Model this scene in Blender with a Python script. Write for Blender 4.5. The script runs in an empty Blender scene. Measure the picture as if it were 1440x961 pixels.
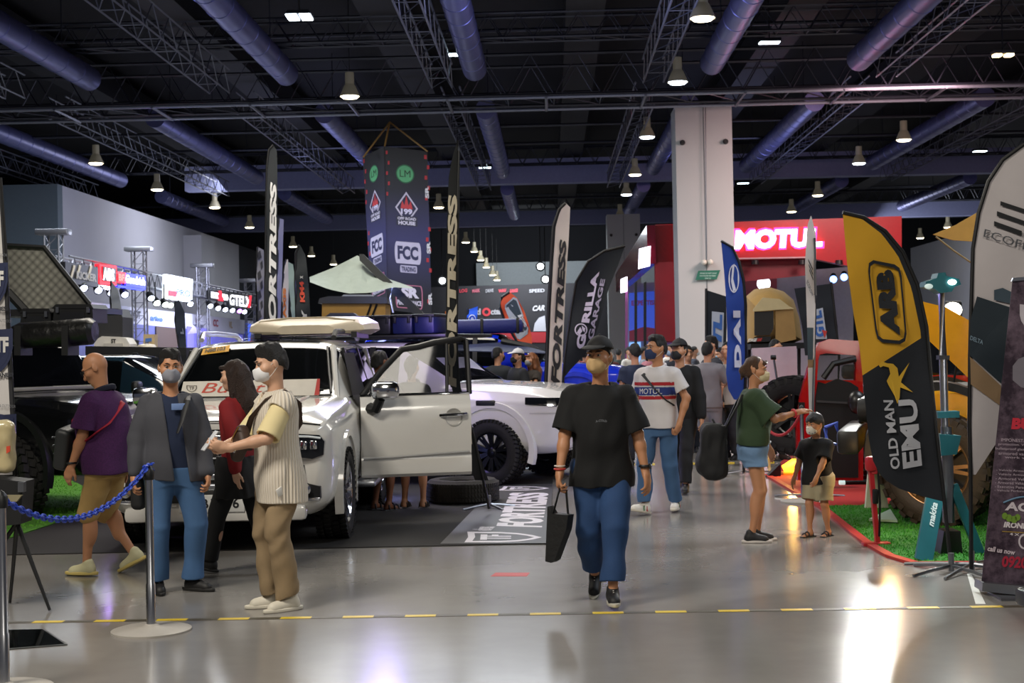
import bpy, bmesh, math, random
import numpy as np
from mathutils import Vector, Matrix, Euler
random.seed(7); rng = np.random.default_rng(7)
PI = math.pi
scn = bpy.context.scene
C = scn.collection
def R(d): return math.radians(d)
# ---------------------------------------------------------------- camera
CAM = (0, 0, 1.62); F = 2000.0
cam_d = bpy.data.cameras.new('camera'); cam = bpy.data.objects.new('camera', cam_d); C.objects.link(cam)
cam_d.lens = 50; cam_d.sensor_width = 36; cam_d.clip_end = 400; cam_d.clip_start = .05
CR = Matrix.Rotation(R(90.4), 3, 'X') @ Matrix.Rotation(R(-1.15), 3, 'Z')
cam.matrix_world = Matrix.Translation(CAM) @ CR.to_4x4()
scn.camera = cam
cam_d.dof.use_dof = True; cam_d.dof.focus_distance = 9.3; cam_d.dof.aperture_fstop = 7
CV = Vector(CAM)
def ray(px, py): return CR @ Vector(((px-720)/F, (480.5-py)/F, -1))
def G(px, py, z=0.0):
    d = ray(px, py); t = (z-CAM[2])/d.z; return CV + d*t
def D(px, py, Y):
    d = ray(px, py); return CV + d*(Y/d.y)
class Pl:
    """a vertical (or tilted) plane in the hall through p, turned by yaw; at() finds the point of it seen at a pixel"""
    def __init__(s, p, yaw=0, tilt=0):
        s.p = Vector(p); s.M = Matrix.Rotation(R(yaw), 3, 'Z') @ Matrix.Rotation(R(tilt), 3, 'X')
        s.n = s.M @ Vector((0, -1, 0)); s.u = s.M @ Vector((1, 0, 0)); s.v = s.M @ Vector((0, 0, 1))
    def at(s, px, py, off=0):
        d = ray(px, py); q = s.p + s.n*off; t = (q-CV).dot(s.n)/d.dot(s.n); return CV + d*t
    def uv(s, px, py):
        q = s.at(px, py)-s.p; return q.dot(s.u), q.dot(s.v)
    def W(s, u, v, off=0): return s.p + s.u*u + s.v*v + s.n*off
HA = math.atan((775-720)/F)
def H(u, v, z=0): return Vector((u*math.cos(HA)+v*math.sin(HA), v*math.cos(HA)-u*math.sin(HA), z))
# ---------------------------------------------------------------- materials
def lin(h, a=1.0):
    h = h.lstrip('#'); v = [int(h[i:i+2], 16)/255 for i in (0, 2, 4)]
    return tuple(x/12.92 if x <= .04045 else ((x+.055)/1.055)**2.4 for x in v)+(a,)
MATS = {}
def M(hx, rough=.55, metal=0, emit=0, bump=0, bscale=60, var=.12, vscale=8, alpha=1, coat=0, spec=.5, sheen=0):
    key = (hx, rough, metal, emit, bump, bscale, var, vscale, alpha, coat, spec, sheen)
    if key in MATS: return MATS[key]
    m = bpy.data.materials.new('material_%s' % hx.lstrip('#')); m.use_nodes = True
    nt = m.node_tree; b = nt.nodes['Principled BSDF']; L = nt.links.new
    c = lin(hx)
    b.inputs['Roughness'].default_value = rough; b.inputs['Metallic'].default_value = metal
    b.inputs['Specular IOR Level'].default_value = spec
    if coat: b.inputs['Coat Weight'].default_value = coat; b.inputs['Coat Roughness'].default_value = .05
    if sheen: b.inputs['Sheen Weight'].default_value = sheen
    if alpha < 1: b.inputs['Alpha'].default_value = alpha
    if emit:
        b.inputs['Emission Color'].default_value = c; b.inputs['Emission Strength'].default_value = emit
        b.inputs['Base Color'].default_value = c
        m.cycles.emission_sampling = 'NONE'
    else:
        tc = nt.nodes.new('ShaderNodeTexCoord'); nz = nt.nodes.new('ShaderNodeTexNoise')
        nz.inputs['Scale'].default_value = vscale; nz.inputs['Detail'].default_value = 3
        L(tc.outputs['Object'], nz.inputs['Vector'])
        mx = nt.nodes.new('ShaderNodeMix'); mx.data_type = 'RGBA'
        mx.inputs[6].default_value = tuple(min(1, x*(1-var)) for x in c[:3])+(1,)
        mx.inputs[7].default_value = tuple(min(1, x*(1+var)) for x in c[:3])+(1,)
        L(nz.outputs['Fac'], mx.inputs[0]); L(mx.outputs[2], b.inputs['Base Color'])
        if bump:
            n2 = nt.nodes.new('ShaderNodeTexNoise'); n2.inputs['Scale'].default_value = bscale; n2.inputs['Detail'].default_value = 4
            bp = nt.nodes.new('ShaderNodeBump'); bp.inputs['Strength'].default_value = bump; bp.inputs['Distance'].default_value = .02
            L(tc.outputs['Object'], n2.inputs['Vector']); L(n2.outputs['Fac'], bp.inputs['Height']); L(bp.outputs['Normal'], b.inputs['Normal'])
    MATS[key] = m; return m
def tex_mat(name, fn):
    m = bpy.data.materials.new(name); m.use_nodes = True; fn(m.node_tree, m.node_tree.nodes['Principled BSDF']); return m
BLK = M('#0b0c0e', .5); RUB = M('#141312', .75, bump=.2); CHR = M('#d8dade', .12, 1); ALU = M('#b9bcc2', .3, 1)
STEEL = M('#8d9096', .35, 1); DRK = M('#17191c', .6); WHT = M('#e6e4de', .55); GLS = M('#07090b', .06, coat=.5, var=0)
PNT = M('#d8d6d0', .22, coat=.8, var=.02); BPL = M('#121315', .45)
# ---------------------------------------------------------------- objects
def T(name, label, cat, loc=(0, 0, 0), rz=0, group=None):
    o = bpy.data.objects.new(name, None); C.objects.link(o); o.location = loc; o.rotation_euler = (0, 0, rz)
    o.empty_display_size = .1; o['label'] = label; o['category'] = cat
    if group: o['group'] = group
    return o
def tag(o, label, cat, group=None, kind=None):
    if label: o['label'] = label
    if cat: o['category'] = cat
    if group: o['group'] = group
    if kind: o['kind'] = kind
    return o
def struct(o): o['kind'] = 'structure'; return o
def link(name, me, parent=None, mats=(), lab=None):
    o = bpy.data.objects.new(name, me); C.objects.link(o)
    for m in mats: me.materials.append(m)
    if parent is not None: o.parent = parent
    if lab: o['label'] = lab
    return o
def kids(o): return [c for c in o.children]
def dup(root, loc=None, rz=None, label=None, name=None):
    r = root.copy(); C.objects.link(r)
    if loc is not None: r.location = loc
    if rz is not None: r.rotation_euler = (0, 0, rz)
    if label: r['label'] = label
    for ch in list(root.children):
        c = ch.copy(); C.objects.link(c); c.parent = r
        for g in list(ch.children):
            d = g.copy(); C.objects.link(d); d.parent = c
    return r
class B:
    """collects shapes, then links them as ONE mesh object"""
    def __init__(s): s.v = []; s.f = []; s.m = []; s.cm = 0
    def add(s, vs, fs):
        n = len(s.v); s.v.extend([Vector(v) for v in vs]); s.f.extend([tuple(i+n for i in f) for f in fs]); s.m.extend([s.cm]*len(fs)); return s
    def mat(s, i): s.cm = i; return s
    def box(s, c, d, rot=None, taper=1, bev=0):
        c = Vector(c); x, y, z = d[0]/2, d[1]/2, d[2]/2
        if bev:
            bm = bmesh.new(); bmesh.ops.create_cube(bm, size=1)
            for v in bm.verts: v.co = Vector((v.co.x*d[0]*(taper if v.co.z > 0 else 1), v.co.y*d[1]*(taper if v.co.z > 0 else 1), v.co.z*d[2]))
            bmesh.ops.bevel(bm, geom=bm.edges[:], offset=bev, segments=2, affect='EDGES', profile=.5)
            bm.verts.index_update()
            vs = [v.co.copy() for v in bm.verts]; fs = [[v.index for v in f.verts] for f in bm.faces]; bm.free()
        else:
            t = taper
            vs = [(-x, -y, -z), (x, -y, -z), (x, y, -z), (-x, y, -z), (-x*t, -y*t, z), (x*t, -y*t, z), (x*t, y*t, z), (-x*t, y*t, z)]
            fs = [(0, 3, 2, 1), (4, 5, 6, 7), (0, 1, 5, 4), (1, 2, 6, 5), (2, 3, 7, 6), (3, 0, 4, 7)]
        if rot is not None:
            if not isinstance(rot, Matrix): rot = Euler(rot).to_matrix()
            vs = [rot @ Vector(v) for v in vs]
        return s.add([c+Vector(v) for v in vs], fs)
    def cyl(s, a, b, r0, r1=None, n=16, cap=True):
        a = Vector(a); b = Vector(b); r1 = r0 if r1 is None else r1
        d = (b-a); q = d.to_track_quat('Z', 'Y'); vs = []; fs = []
        for p, r in ((a, r0), (b, r1)):
            for i in range(n):
                t = 2*PI*i/n; vs.append(p + q @ Vector((r*math.cos(t), r*math.sin(t), 0)))
        for i in range(n): j = (i+1) % n; fs.append((i, j, n+j, n+i))
        if cap: fs.append(tuple(range(n-1, -1, -1))); fs.append(tuple(range(n, 2*n)))
        return s.add(vs, fs)
    def tube(s, pts, r, n=8, closed=False, flat=None):
        pts = [Vector(p) for p in pts]; N = len(pts); vs = []; fs = []; up = Vector((0, 0, 1))
        rs = r if isinstance(r, (list, tuple)) else [r]*N
        for i, p in enumerate(pts):
            a = pts[(i-1) % N] if closed or i > 0 else p; b = pts[(i+1) % N] if closed or i < N-1 else p
            d = (b-a).normalized(); x = d.cross(up)
            if x.length < 1e-3: x = d.cross(Vector((0, 1, 0)))
            x.normalize(); y = x.cross(d)
            for k in range(n):
                t = 2*PI*k/n; vs.append(p + x*rs[i]*math.cos(t) + y*rs[i]*math.sin(t)*(flat or 1))
        m = N if closed else N-1
        for i in range(m):
            for k in range(n):
                a = i*n+k; b = i*n+(k+1) % n; c = ((i+1) % N)*n
                fs.append((a, c+k, c+(k+1) % n, b))
        if not closed: fs.append(tuple(range(n))); fs.append(tuple((N-1)*n+k for k in range(n-1, -1, -1)))
        return s.add(vs, fs)
    def lathe(s, prof, c=(0, 0, 0), axis='Z', n=28, rot=None):
        vs = []; fs = []; c = Vector(c); N = len(prof)
        for (r, h) in prof:
            for k in range(n):
                t = 2*PI*k/n; p = Vector((r*math.cos(t), r*math.sin(t), h))
                if axis == 'X': p = Vector((p.z, p.x, p.y))
                elif axis == 'Y': p = Vector((p.y, p.z, p.x))
                if rot is not None: p = rot @ p
                vs.append(c+p)
        for i in range(N-1):
            for k in range(n):
                j = (k+1) % n; fs.append((i*n+k, i*n+j, (i+1)*n+j, (i+1)*n+k))
        return s.add(vs, fs)
    def prism(s, poly, a, b):
        """poly: list of 3D points (planar), extruded by vector from offset a to b"""
        n = len(poly); vs = [Vector(p)+Vector(a) for p in poly]+[Vector(p)+Vector(b) for p in poly]
        fs = [tuple(range(n-1, -1, -1)), tuple(range(n, 2*n))]+[(i, (i+1) % n, n+(i+1) % n, n+i) for i in range(n)]
        return s.add(vs, fs)
    def grid(s, P):
        """P: rows of points"""
        r, c = len(P), len(P[0]); vs = [p for row in P for p in row]
        return s.add(vs, [(i*c+j, i*c+j+1, (i+1)*c+j+1, (i+1)*c+j) for i in range(r-1) for j in range(c-1)])
    def sphere(s, c, r, n=16, m=10, sc=(1, 1, 1)):
        prof = [(max(1e-4, r*math.sin(PI*i/m)), -r*math.cos(PI*i/m)) for i in range(m+1)]
        k = len(s.v); s.lathe(prof, (0, 0, 0), n=n)
        for i in range(k, len(s.v)): v = s.v[i]; s.v[i] = Vector((v.x*sc[0], v.y*sc[1], v.z*sc[2]))+Vector(c)
        return s
    def ob(s, name, mats, parent=None, smooth=40, rel=False, lab=None, fix=False):
        me = bpy.data.meshes.new(name)
        o = parent.location if (rel and parent is not None) else Vector((0, 0, 0))
        if rel and parent is not None and abs(parent.rotation_euler.z) > 1e-6:
            Ri = Matrix.Rotation(-parent.rotation_euler.z, 3, 'Z'); vs = [tuple(Ri @ (v-o)) for v in s.v]
        else: vs = [tuple(v-o) for v in s.v]
        me.from_pydata(vs, [], s.f); me.update()
        if not isinstance(mats, (list, tuple)): mats = [mats]
        if len(mats) > 1: me.polygons.foreach_set('material_index', s.m)
        bm = bmesh.new(); bm.from_mesh(me); bmesh.ops.remove_doubles(bm, verts=bm.verts, dist=1e-5) if fix else None
        bmesh.ops.recalc_face_normals(bm, faces=bm.faces); bm.to_mesh(me); bm.free()
        if smooth:
            me.shade_smooth(); me.set_sharp_from_angle(angle=R(smooth))
        return link(name, me, parent, mats, lab)
# ---------------------------------------------------------------- lettering
def text_geo(s, bold=0, shear=0, space=1):
    cu = bpy.data.curves.new('t', 'FONT'); cu.body = s; cu.offset = bold; cu.shear = shear; cu.space_character = space
    cu.resolution_u = 3; cu.size = 1
    o = bpy.data.objects.new('t', cu); C.objects.link(o); bpy.context.view_layer.update()
    me = bpy.data.meshes.new_from_object(o.evaluated_get(bpy.context.evaluated_depsgraph_get()))
    vs = np.array([v.co[:] for v in me.vertices]).reshape(-1, 3); fs = [tuple(p.vertices) for p in me.polygons]
    bpy.data.objects.remove(o); bpy.data.curves.remove(cu); bpy.data.meshes.remove(me)
    lo, hi = vs.min(0), vs.max(0); vs = (vs-lo)/np.maximum(hi-lo, 1e-6)
    return vs[:, :2], fs
def lettering(b, s, f, bold=.02, shear=0, space=1):
    """adds text to builder b; f maps (0..1, 0..1) of the text box to a point"""
    vs, fs = text_geo(s, bold, shear, space)
    return b.add([f(x, y) for x, y in vs], fs)
def quadmap(f, a, bb, c, d):
    """bilinear: a=bottom left, bb=bottom right, c=top right, d=top left in whatever space f takes"""
    def g(x, y):
        p = [(a[i]*(1-x)+bb[i]*x)*(1-y)+(d[i]*(1-x)+c[i]*x)*y for i in (0, 1)]
        return f(*p)
    return g
# ================================================================ THE HALL
def floor_nodes(nt, b):
    L = nt.links.new; tc = nt.nodes.new('ShaderNodeTexCoord')
    n1 = nt.nodes.new('ShaderNodeTexNoise'); n1.inputs['Scale'].default_value = .45; n1.inputs['Detail'].default_value = 6; n1.inputs['Roughness'].default_value = .6
    n2 = nt.nodes.new('ShaderNodeTexNoise'); n2.inputs['Scale'].default_value = 3.5; n2.inputs['Detail'].default_value = 8
    L(tc.outputs['Object'], n1.inputs['Vector']); L(tc.outputs['Object'], n2.inputs['Vector'])
    r = nt.nodes.new('ShaderNodeValToRGB'); r.color_ramp.elements[0].position = .35; r.color_ramp.elements[1].position = .68
    r.color_ramp.elements[0].color = lin('#7d7a76'); r.color_ramp.elements[1].color = lin('#928e89')
    mx = nt.nodes.new('ShaderNodeMix'); mx.data_type = 'FLOAT'; mx.inputs[0].default_value = .25
    L(n1.outputs['Fac'], mx.inputs[2]); L(n2.outputs['Fac'], mx.inputs[3]); L(mx.outputs[0], r.inputs['Fac']); L(r.outputs['Color'], b.inputs['Base Color'])
    mr = nt.nodes.new('ShaderNodeMapRange'); mr.inputs['To Min'].default_value = .13; mr.inputs['To Max'].default_value = .24
    L(n1.outputs['Fac'], mr.inputs['Value']); L(mr.outputs['Result'], b.inputs['Roughness'])
    b.inputs['Specular IOR Level'].default_value = .6
FLOORM = tex_mat('polished_concrete', floor_nodes)
struct(B().box((0, 50, -.1), (110, 150, .2)).ob('floor', FLOORM, smooth=0))
WALLM = M('#b3b4bc', .8, var=.06, vscale=.6, bump=.05, bscale=6); CEILM = M('#090a0f', .9)
struct(B().box((0, 50, 12.6), (110, 150, .2)).ob('ceiling', CEILM, smooth=0))
def wbox(u0, u1, v0, v1, z0, z1):
    b = B(); p = [H(u0, v0), H(u1, v0), H(u1, v1), H(u0, v1)]
    return b.prism(p, (0, 0, z0), (0, 0, z1))
struct(wbox(-21.2, -20.2, 58.6, 92, 0, 8.9).ob('wall_left', WALLM, smooth=0))
struct(wbox(-45, -20.2, 58, 58.6, 0, 8.9).ob('wall_left_return', M('#5d6b73', .8, var=.05), smooth=0))
struct(wbox(-20.2, -19.2, 78, 81, 0, 8.4).ob('wall_left_pier', WALLM, smooth=0))
struct(wbox(-21.2, -20.2, 92, 118, 0, 8.9).ob('wall_left_far', M('#2b3038', .8), smooth=0))  # darker copy of the wall colour, paints the unlit stretch
struct(wbox(29.5, 30.2, 30, 118, 0, 9.4).ob('wall_right', WALLM, smooth=0))
struct(wbox(-45, 45, 117, 118, 0, 12.5).ob('wall_back', M('#12141a', .9), smooth=0))
struct(wbox(-6, 9, 116.2, 116.9, 6.9, 8.9).ob('wall_back_bulkhead', M('#a3abaf', .8), smooth=0))
struct(wbox(-45, -44, -20, 118, 0, 12.5).ob('wall_far_left', M('#191b20', .9), smooth=0))
# --------------------------------------------------------------- columns
def column(u, v, w, d, ztop, label):
    t = T('concrete_column', label, 'column', H(u+w/2, v+d/2))
    wbox(u, u+w, v, v+d, 0, ztop).ob('shaft', M('#b5b8b6', .75, var=.04, vscale=.5), t, smooth=0, rel=True)
    b = B(); p = H(u+w*.5, v-.006)
    b.box((p.x, p.y, ztop/2), (.025, .02, ztop)); b.ob('joint_strip', M('#6f7476', .8), t, rel=True)
    for k in (.12, .88):
        q = H(u+w*k, v-.03); B().cyl((q.x, q.y, ztop-1.2), (q.x, q.y-.12, ztop-1.2), .09, .06, 14).ob('camera_dome', BLK, t, rel=True)
    return t
column(4.15+.0, 46, 1.82, 1.6, 9.45, 'tall pale square column in front of the red booth')
column(3.35, 82, 1.9, 1.6, 9.4, 'paler square column further back behind the red booth fascia')
# --------------------------------------------------------------- ceiling steel
TRM = M('#2b2e39', .45, .3); TRM2 = M('#60646f', .4, .3); DUCTM = M('#6c70a0', .38, .75, bump=.12, bscale=3, var=.2, vscale=2)
def lattice(b, p0, p1, w, h, n, r=.035, up=(0, 0, 1)):
    p0 = Vector(p0); p1 = Vector(p1); d = (p1-p0).normalized(); s = d.cross(Vector(up)).normalized()*w/2; hz = Vector(up)*h
    c = [(s, False), (-s, False), (s, True), (-s, True)]
    for sv, top in c: b.tube([p0+sv+(hz if top else hz*0), p1+sv+(hz if top else hz*0)], r, 4)
    for i in range(n):
        a = p0.lerp(p1, i/n); e = p0.lerp(p1, (i+1)/n); m = (a+e)/2
        for sv in (s, -s): b.tube([a+sv, m+sv+hz, e+sv], r*.55, 3)
        b.tube([a+s, e-s], r*.5, 3); b.tube([a-s, a+s], r*.5, 3)
    return b
ords = ['first', 'second', 'third', 'fourth', 'fifth', 'sixth', 'seventh', 'eighth', 'ninth', 'tenth']
us = [-22.5, -16, -9.8, -3.1, 3.2, 10.1, 16.4, 22.8]
for i, u in enumerate(us):
    for v0, v1, nm in ((14, 42.4, 'near side'), (46, 69.6, 'far side')):
        b = B(); lattice(b, H(u, v0, 9.55), H(u, v1, 9.55), .6, .7, int((v1-v0)*.7), .03)
        tag(b.ob('roof_truss', TRM2, smooth=0), 'slim lattice roof truss, %s from the left, %s of the double pipes' % (ords[i], nm), 'truss', 'trusses along the hall')
for v, z, h, nm in ((40.4, 10.5, .7, 'nearest to the camera above all lamps'), (67.6, 10.5, .8, 'just in front of the pale roof beam'), (88.3, 10.4, .9, 'beyond the pale roof beam'), (100, 10.4, .9, 'furthest back above the dark backdrop')):
    b = B(); lattice(b, H(-40, v, z), H(29, v, z), .6, h, 80, .04)
    tag(b.ob('cross_truss', TRM, smooth=0), 'dark lattice truss crossing the hall roof, ' + nm, 'truss', 'trusses across the hall')
t = T('double_pipe_truss', 'box truss with two pale lower pipes crossing the whole roof over the near column', 'truss', H(0, 44, 9.3))
for v in (43, 45.2): B().tube([H(-40, v, 9.3), H(29, v, 9.3)], .055, 8).ob('pipe', M('#8d93a0', .35, .6), t, rel=True)
b = B(); lattice(b, H(-40, 44.1, 9.4), H(29, 44.1, 9.4), 1.9, 1.25, 48, .05); b.ob('lattice', TRM, t, rel=True, smooth=0)
for i in range(23): B().tube([H(-39+i*3, 42.9, 9.28), H(-39+i*3, 45.3, 9.28)], .05, 5).ob('tie_bar', TRM2, t, rel=True)
for v, z0, z1, hx, nm in ((70, 9.9, 11.1, '#8b90b4', 'nearer of the two pale bands'), (90, 9.6, 10.6, '#6d7294', 'further of the two pale bands')):
    tag(wbox(-18 if v < 80 else -30, 34, v, v+.8, z0, z1).ob('roof_beam', M(hx, .7), smooth=0), 'deep painted roof beam crossing the hall, ' + nm, 'beam', 'roof beams')
for i, (v, z) in enumerate(((33, 10.6), (41, 10.9), (50, 10.7), (54, 10.2), (60, 10.4), (78, 10))):
    tag(B().tube([H(-42, v, z), H(29, v, z)], .06, 6).ob('conduit_pipe', TRM, smooth=40), 'thin dark pipe crossing under the roof deck, %s from the front' % ords[i], 'pipe', 'pipes across the hall')
us = [-20, -13.6, -7.7, -2.1, 4.9, 9.2, 15, 21.5]
segs = [((22, 42), 'nearest run'), ((49, 66), 'middle run'), ((73, 87), 'far run')]
for i, u in enumerate(us):
    for (v0, v1), nm in segs:
        z = 10.0; N = 14; b = B(); prof = [(.02, 0)]
        L = v1-v0
        for k in range(N+1):
            h = L*k/N; prof += [(.355, h-.03), (.368, h-.02), (.368, h+.02), (.355, h+.03)] if 0 < k < N else [(.355, h)]
        prof.append((.02, L))
        q = Matrix.Rotation(-HA, 3, 'Z')
        b.lathe(prof, H(u, v0, z), 'Y', 20, rot=q)
        t = T('air_duct', 'round spiral air duct, %s from the left, %s of the roof' % (ords[i], nm), 'duct', H(u, v0, z), group='round ducts under the roof'); b.ob('duct_tube', DUCTM, t, rel=True)
        for k in (.12, .5, .88): q = H(u, v0+L*k, z); B().tube([q+Vector((0, 0, .3)), (q.x, q.y, 12.52)], .015, 4).ob('hanger', TRM, t, rel=True)
DK2 = M('#0b0c11', .7)
for i, u in enumerate((-17, -11, -5.2, .6, 6.8, 12.5, 18.5)):
    tag(wbox(u, u+1.1, 20, 108, 11.2, 12.1).ob('roof_girder', DK2, smooth=0), 'dark square girder against the roof deck, %s from the left' % ords[i], 'beam', 'girders against the deck')
# --------------------------------------------------------------- lamps
WARM = M('#fff0cc', emit=9); COOL = M('#e4f2ff', emit=9)
def bell_lamp(label, p, cool=False, cable=1.6):
    t = T('pendant_lamp', label, 'lamp', p, group='pendant lamps of the hall')
    b = B(); b.lathe([(.02, .72), (.13, .72), (.135, .36), (.17, .32), (.30, .02), (.305, 0), (.295, 0), (.28, .03)], n=20); b.ob('shade', M('#8d8773', .4, emit=.10), t)  # faint emission paints the lamp light showing through the shade
    B().lathe([(.001, .02), (.28, .02), (.22, -.045), (.001, -.06)], n=20).ob('lens', COOL if cool else WARM, t)
    B().tube([(0, 0, .6), (0, 0, 3.22)], .012, 5).ob('cable', BLK, t)
    return t
lamp0 = None; lamp0c = None
spots = [(492, 136, 0, 'alone over the double pipe truss, left of centre'), (988, 26, 0, 'nearest one at the top edge above the column'), (953, 116, 1, 'beside the top left corner of the near column'),
 (135, 230, 0, 'furthest left, above the left wall return'), (221, 267, 0, 'second from the left, before the left wall'), (302, 292, 0, 'third from the left, before the pale left wall'),
 (351, 320, 0, 'just left of the tall dark feather flag'), (412, 347, 0, 'just right of the tall dark feather flag'), (438, 360, 0, 'above the small dark feather flag'), (469, 372, 0, 'above the canvas awning peak'),
 (617, 292, 0, 'between the hanging banner and the cream lettered dark flag'), (655, 341, 0, 'first of the row of six over the backdrop'), (667, 354, 0, 'second of the row of six over the backdrop'),
 (676, 366, 0, 'third of the row of six over the backdrop'), (684, 376, 0, 'fourth of the row of six over the backdrop'), (693, 387, 0, 'fifth of the row of six over the backdrop'), (699, 394, 0, 'last of the row of six over the backdrop'),
 (881, 274, 1, 'left of the column, highest of a row of four'), (872, 305, 0, 'left of the column, third down'), (865, 331, 0, 'above the tip of the black feather flag'), (859, 346, 0, 'lowest of the row left of the column'),
 (910, 193, 1, 'flat one close to the left side of the column'), (893, 246, 0, 'second close to the left side of the column'),
 (1271, 197, 0, 'right of the column, biggest on that side'), (1208, 230, 1, 'wide pale one right of the column'), (1150, 275, 0, 'above the white letters of the red booth'), (1113, 298, 0, 'just above the red booth header, left one'),
 (1294, 335, 0, 'just right of the yellow and black flag'), (1333, 320, 0, 'above the ochre awning corner')]
for px, py, cool, nm in spots:
    p = G(px, py, 9.3); p = p if p.y < 112 else D(px, py, 108+(p.y-112)*.08); lab = ('white' if cool else 'warm') + ' bell shaped pendant lamp, ' + nm
    src = lamp0c if cool else lamp0
    if src is None:
        o = bell_lamp(lab, p, cool)
        if cool: lamp0c = o
        else: lamp0 = o
    else: dup(src, p, label=lab)
for px, py, nm in ((645, 77, 'above the middle of the hall'), (1082, 60, 'right of the column near the top edge'), (682, 236, 'over the pale roof beam'), (1045, 258, 'right beside the column'), (1378, 213, 'at the right over the big white flag')):
    p = G(px, py, 10.2); t = T('panel_light', 'small flat white panel light ' + nm, 'lamp', p, group='small panel lights')
    B().box((0, 0, .06), (.62, .36, .1), bev=.02).ob('housing', BLK, t); B().box((0, 0, 0), (.56, .3, .03)).ob('diffuser', M('#dff6ff', emit=8), t)
    B().tube([(0, 0, .1), (0, 0, 2.32)], .015, 5).ob('rod', BLK, t)
t = T('four_panel_floodlight', 'square floodlight of four white panels near the top edge left of centre', 'lamp', G(421, 26, 9.6))
B().box((0, 0, .1), (.62, .62, .1), taper=.8).ob('housing', M('#2c2e33', .5), t)
for x in (-.16, .16):
    for y in (-.16, .16): B().box((x, y, .03), (.26, .26, .04), bev=.01).ob('panel', COOL, t)
B().tube([(0, 0, .1), (0, 0, 2.92)], .02, 6).ob('rod', BLK, t)
t = T('twin_floodlight', 'amber twin floodlight hanging near the right edge', 'lamp', G(1410, 80, 9.4))
B().box((0, 0, .12), (.6, .3, .1), bev=.02).ob('housing', M('#3c3a36', .5), t)
for x in (-.15, .17): B().box((x, 0, .04), (.22, .26, .07), bev=.02).ob('lens', M('#ffdca0', emit=8), t)
B().tube([(0, 0, .1), (0, 0, 3.12)], .02, 6).ob('rod', BLK, t)
for px, py, nm in ((760, 375, 'upper of two behind the cream flag'), (767, 393, 'lower of two behind the cream flag'), (622, 395, 'left of the dark flag with cream letters')):
    p = D(px, py, 98); t = T('flood_spotlight', 'bright white spotlight before the back wall, ' + nm, 'lamp', p)
    B().lathe([(.02, .3), (.2, .25), (.34, 0), (.3, 0)], axis='Y', n=16).ob('housing', BLK, t); B().sphere((0, -.02, 0), .22, sc=(1, .4, 1)).ob('lens', M('#f4fbff', emit=14), t)
    B().tube([(0, .1, .2), (0, .1, 4)], .03, 5).ob('drop_rod', BLK, t)
# --------------------------------------------------------------- ground coverings
def sheet(name, pts, z, mat, label, cat, kind=None):
    b = B(); b.prism(pts, (0, 0, 0), (0, 0, z)); return tag(b.ob(name, mat, smooth=0), label, cat, kind=kind)
CARP = M('#1a1817', .9, bump=.3, bscale=120)
e0, e1 = G(-200, 786), G(773, 765.5)
sheet('display_carpet', [e0, e1, G(778, 655), Vector((1.2, 34, 0)), Vector((-20, 34, 0))], .008, CARP, 'black carpet laid under the white display cars', 'carpet')
# lettered floor mat
gm = lambda x, y: G(x, y, .013)
t = T('lettered_floor_mat', 'charcoal vinyl floor mat with big white lettering and shields before the lying tyre', 'mat', G(700, 725))
b = B(); b.prism([G(619, 767), G(773, 766), G(777, 682), G(700, 683)], (0, 0, .0085), (0, 0, .012)); b.ob('sheet', M('#454547', .5), t, rel=True, smooth=0)
WV = M('#dcd6dc', .5)
b = B(); lettering(b, 'FORTRESS', quadmap(gm, (763, 742), (772, 693), (717, 693), (697, 740)), .045); b.ob('lettering', WV, t, rel=True, smooth=0)
b = B(); lettering(b, 'wilderness', quadmap(gm, (690, 747), (697, 741), (665, 741), (664, 746)), .03); b.ob('small_lettering', WV, t, rel=True, smooth=0)
def shield_pts(n=10):
    L = [(0, 1), (.5, .96), (1, .98), (1, .55), (.9, .3), (.72, .12), (.5, 0), (.28, .12), (.1, .3), (0, .55)]
    return L
def ringpoly(b, outer, inner, f):
    n = len(outer); vs = [f(*p) for p in outer]+[f(*p) for p in inner]
    return b.add(vs, [(i, (i+1) % n, n+(i+1) % n, n+i) for i in range(n)])
for (q, nm) in ((((770, 755), (655, 762), (655, 750), (770, 752)), 'near'), (((772, 687), (703, 690), (703, 683), (772, 684)), 'far')):
    f = quadmap(gm, (762, 763) if nm == 'near' else (772, 690), (762, 749) if nm == 'near' else (773, 684), (655, 748) if nm == 'near' else (707, 684), (653, 763) if nm == 'near' else (700, 690))
    sp = shield_pts(); b = B(); ringpoly(b, sp, [(.5+(x-.5)*.74, .5+(y-.5)*.8) for x, y in sp], f)
    lettering(b, 'TF', lambda x, y: f(.25+x*.5, .4+y*.4), .04); b.ob('shield_emblem', WV, t, rel=True, smooth=0)
def turf(name, poly, label, hx, hx2, n, seed):
    b = B(); b.prism(poly, (0, 0, .004), (0, 0, .018)); r = random.Random(seed)
    xs = [p.x for p in poly]; ys = [p.y for p in poly]; m = len(poly); b.mat(1)
    def ins(x, y):
        c = False; j = m-1
        for i in range(m):
            if (poly[i].y > y) != (poly[j].y > y) and x < (poly[j].x-poly[i].x)*(y-poly[i].y)/(poly[j].y-poly[i].y)+poly[i].x: c = not c
            j = i
        return c
    k = 0
    while k < n:
        x, y = r.uniform(min(xs), max(xs)), r.uniform(min(ys), max(ys))
        if not ins(x, y): continue
        k += 1; a = r.uniform(0, 6.28); w = .006; dx, dy = math.cos(a)*w, math.sin(a)*w; hh = r.uniform(.02, .04)
        b.add([(x-dx, y-dy, .017), (x+dx, y+dy, .017), (x+r.uniform(-.012, .012), y+r.uniform(-.012, .012), .017+hh*.5)], [(0, 1, 2)])
    return tag(b.ob(name, [M(hx, .85, bump=.6, bscale=200, var=.3), M(hx2, .8, var=.3)], smooth=0), label, 'turf', kind='stuff')
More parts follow.
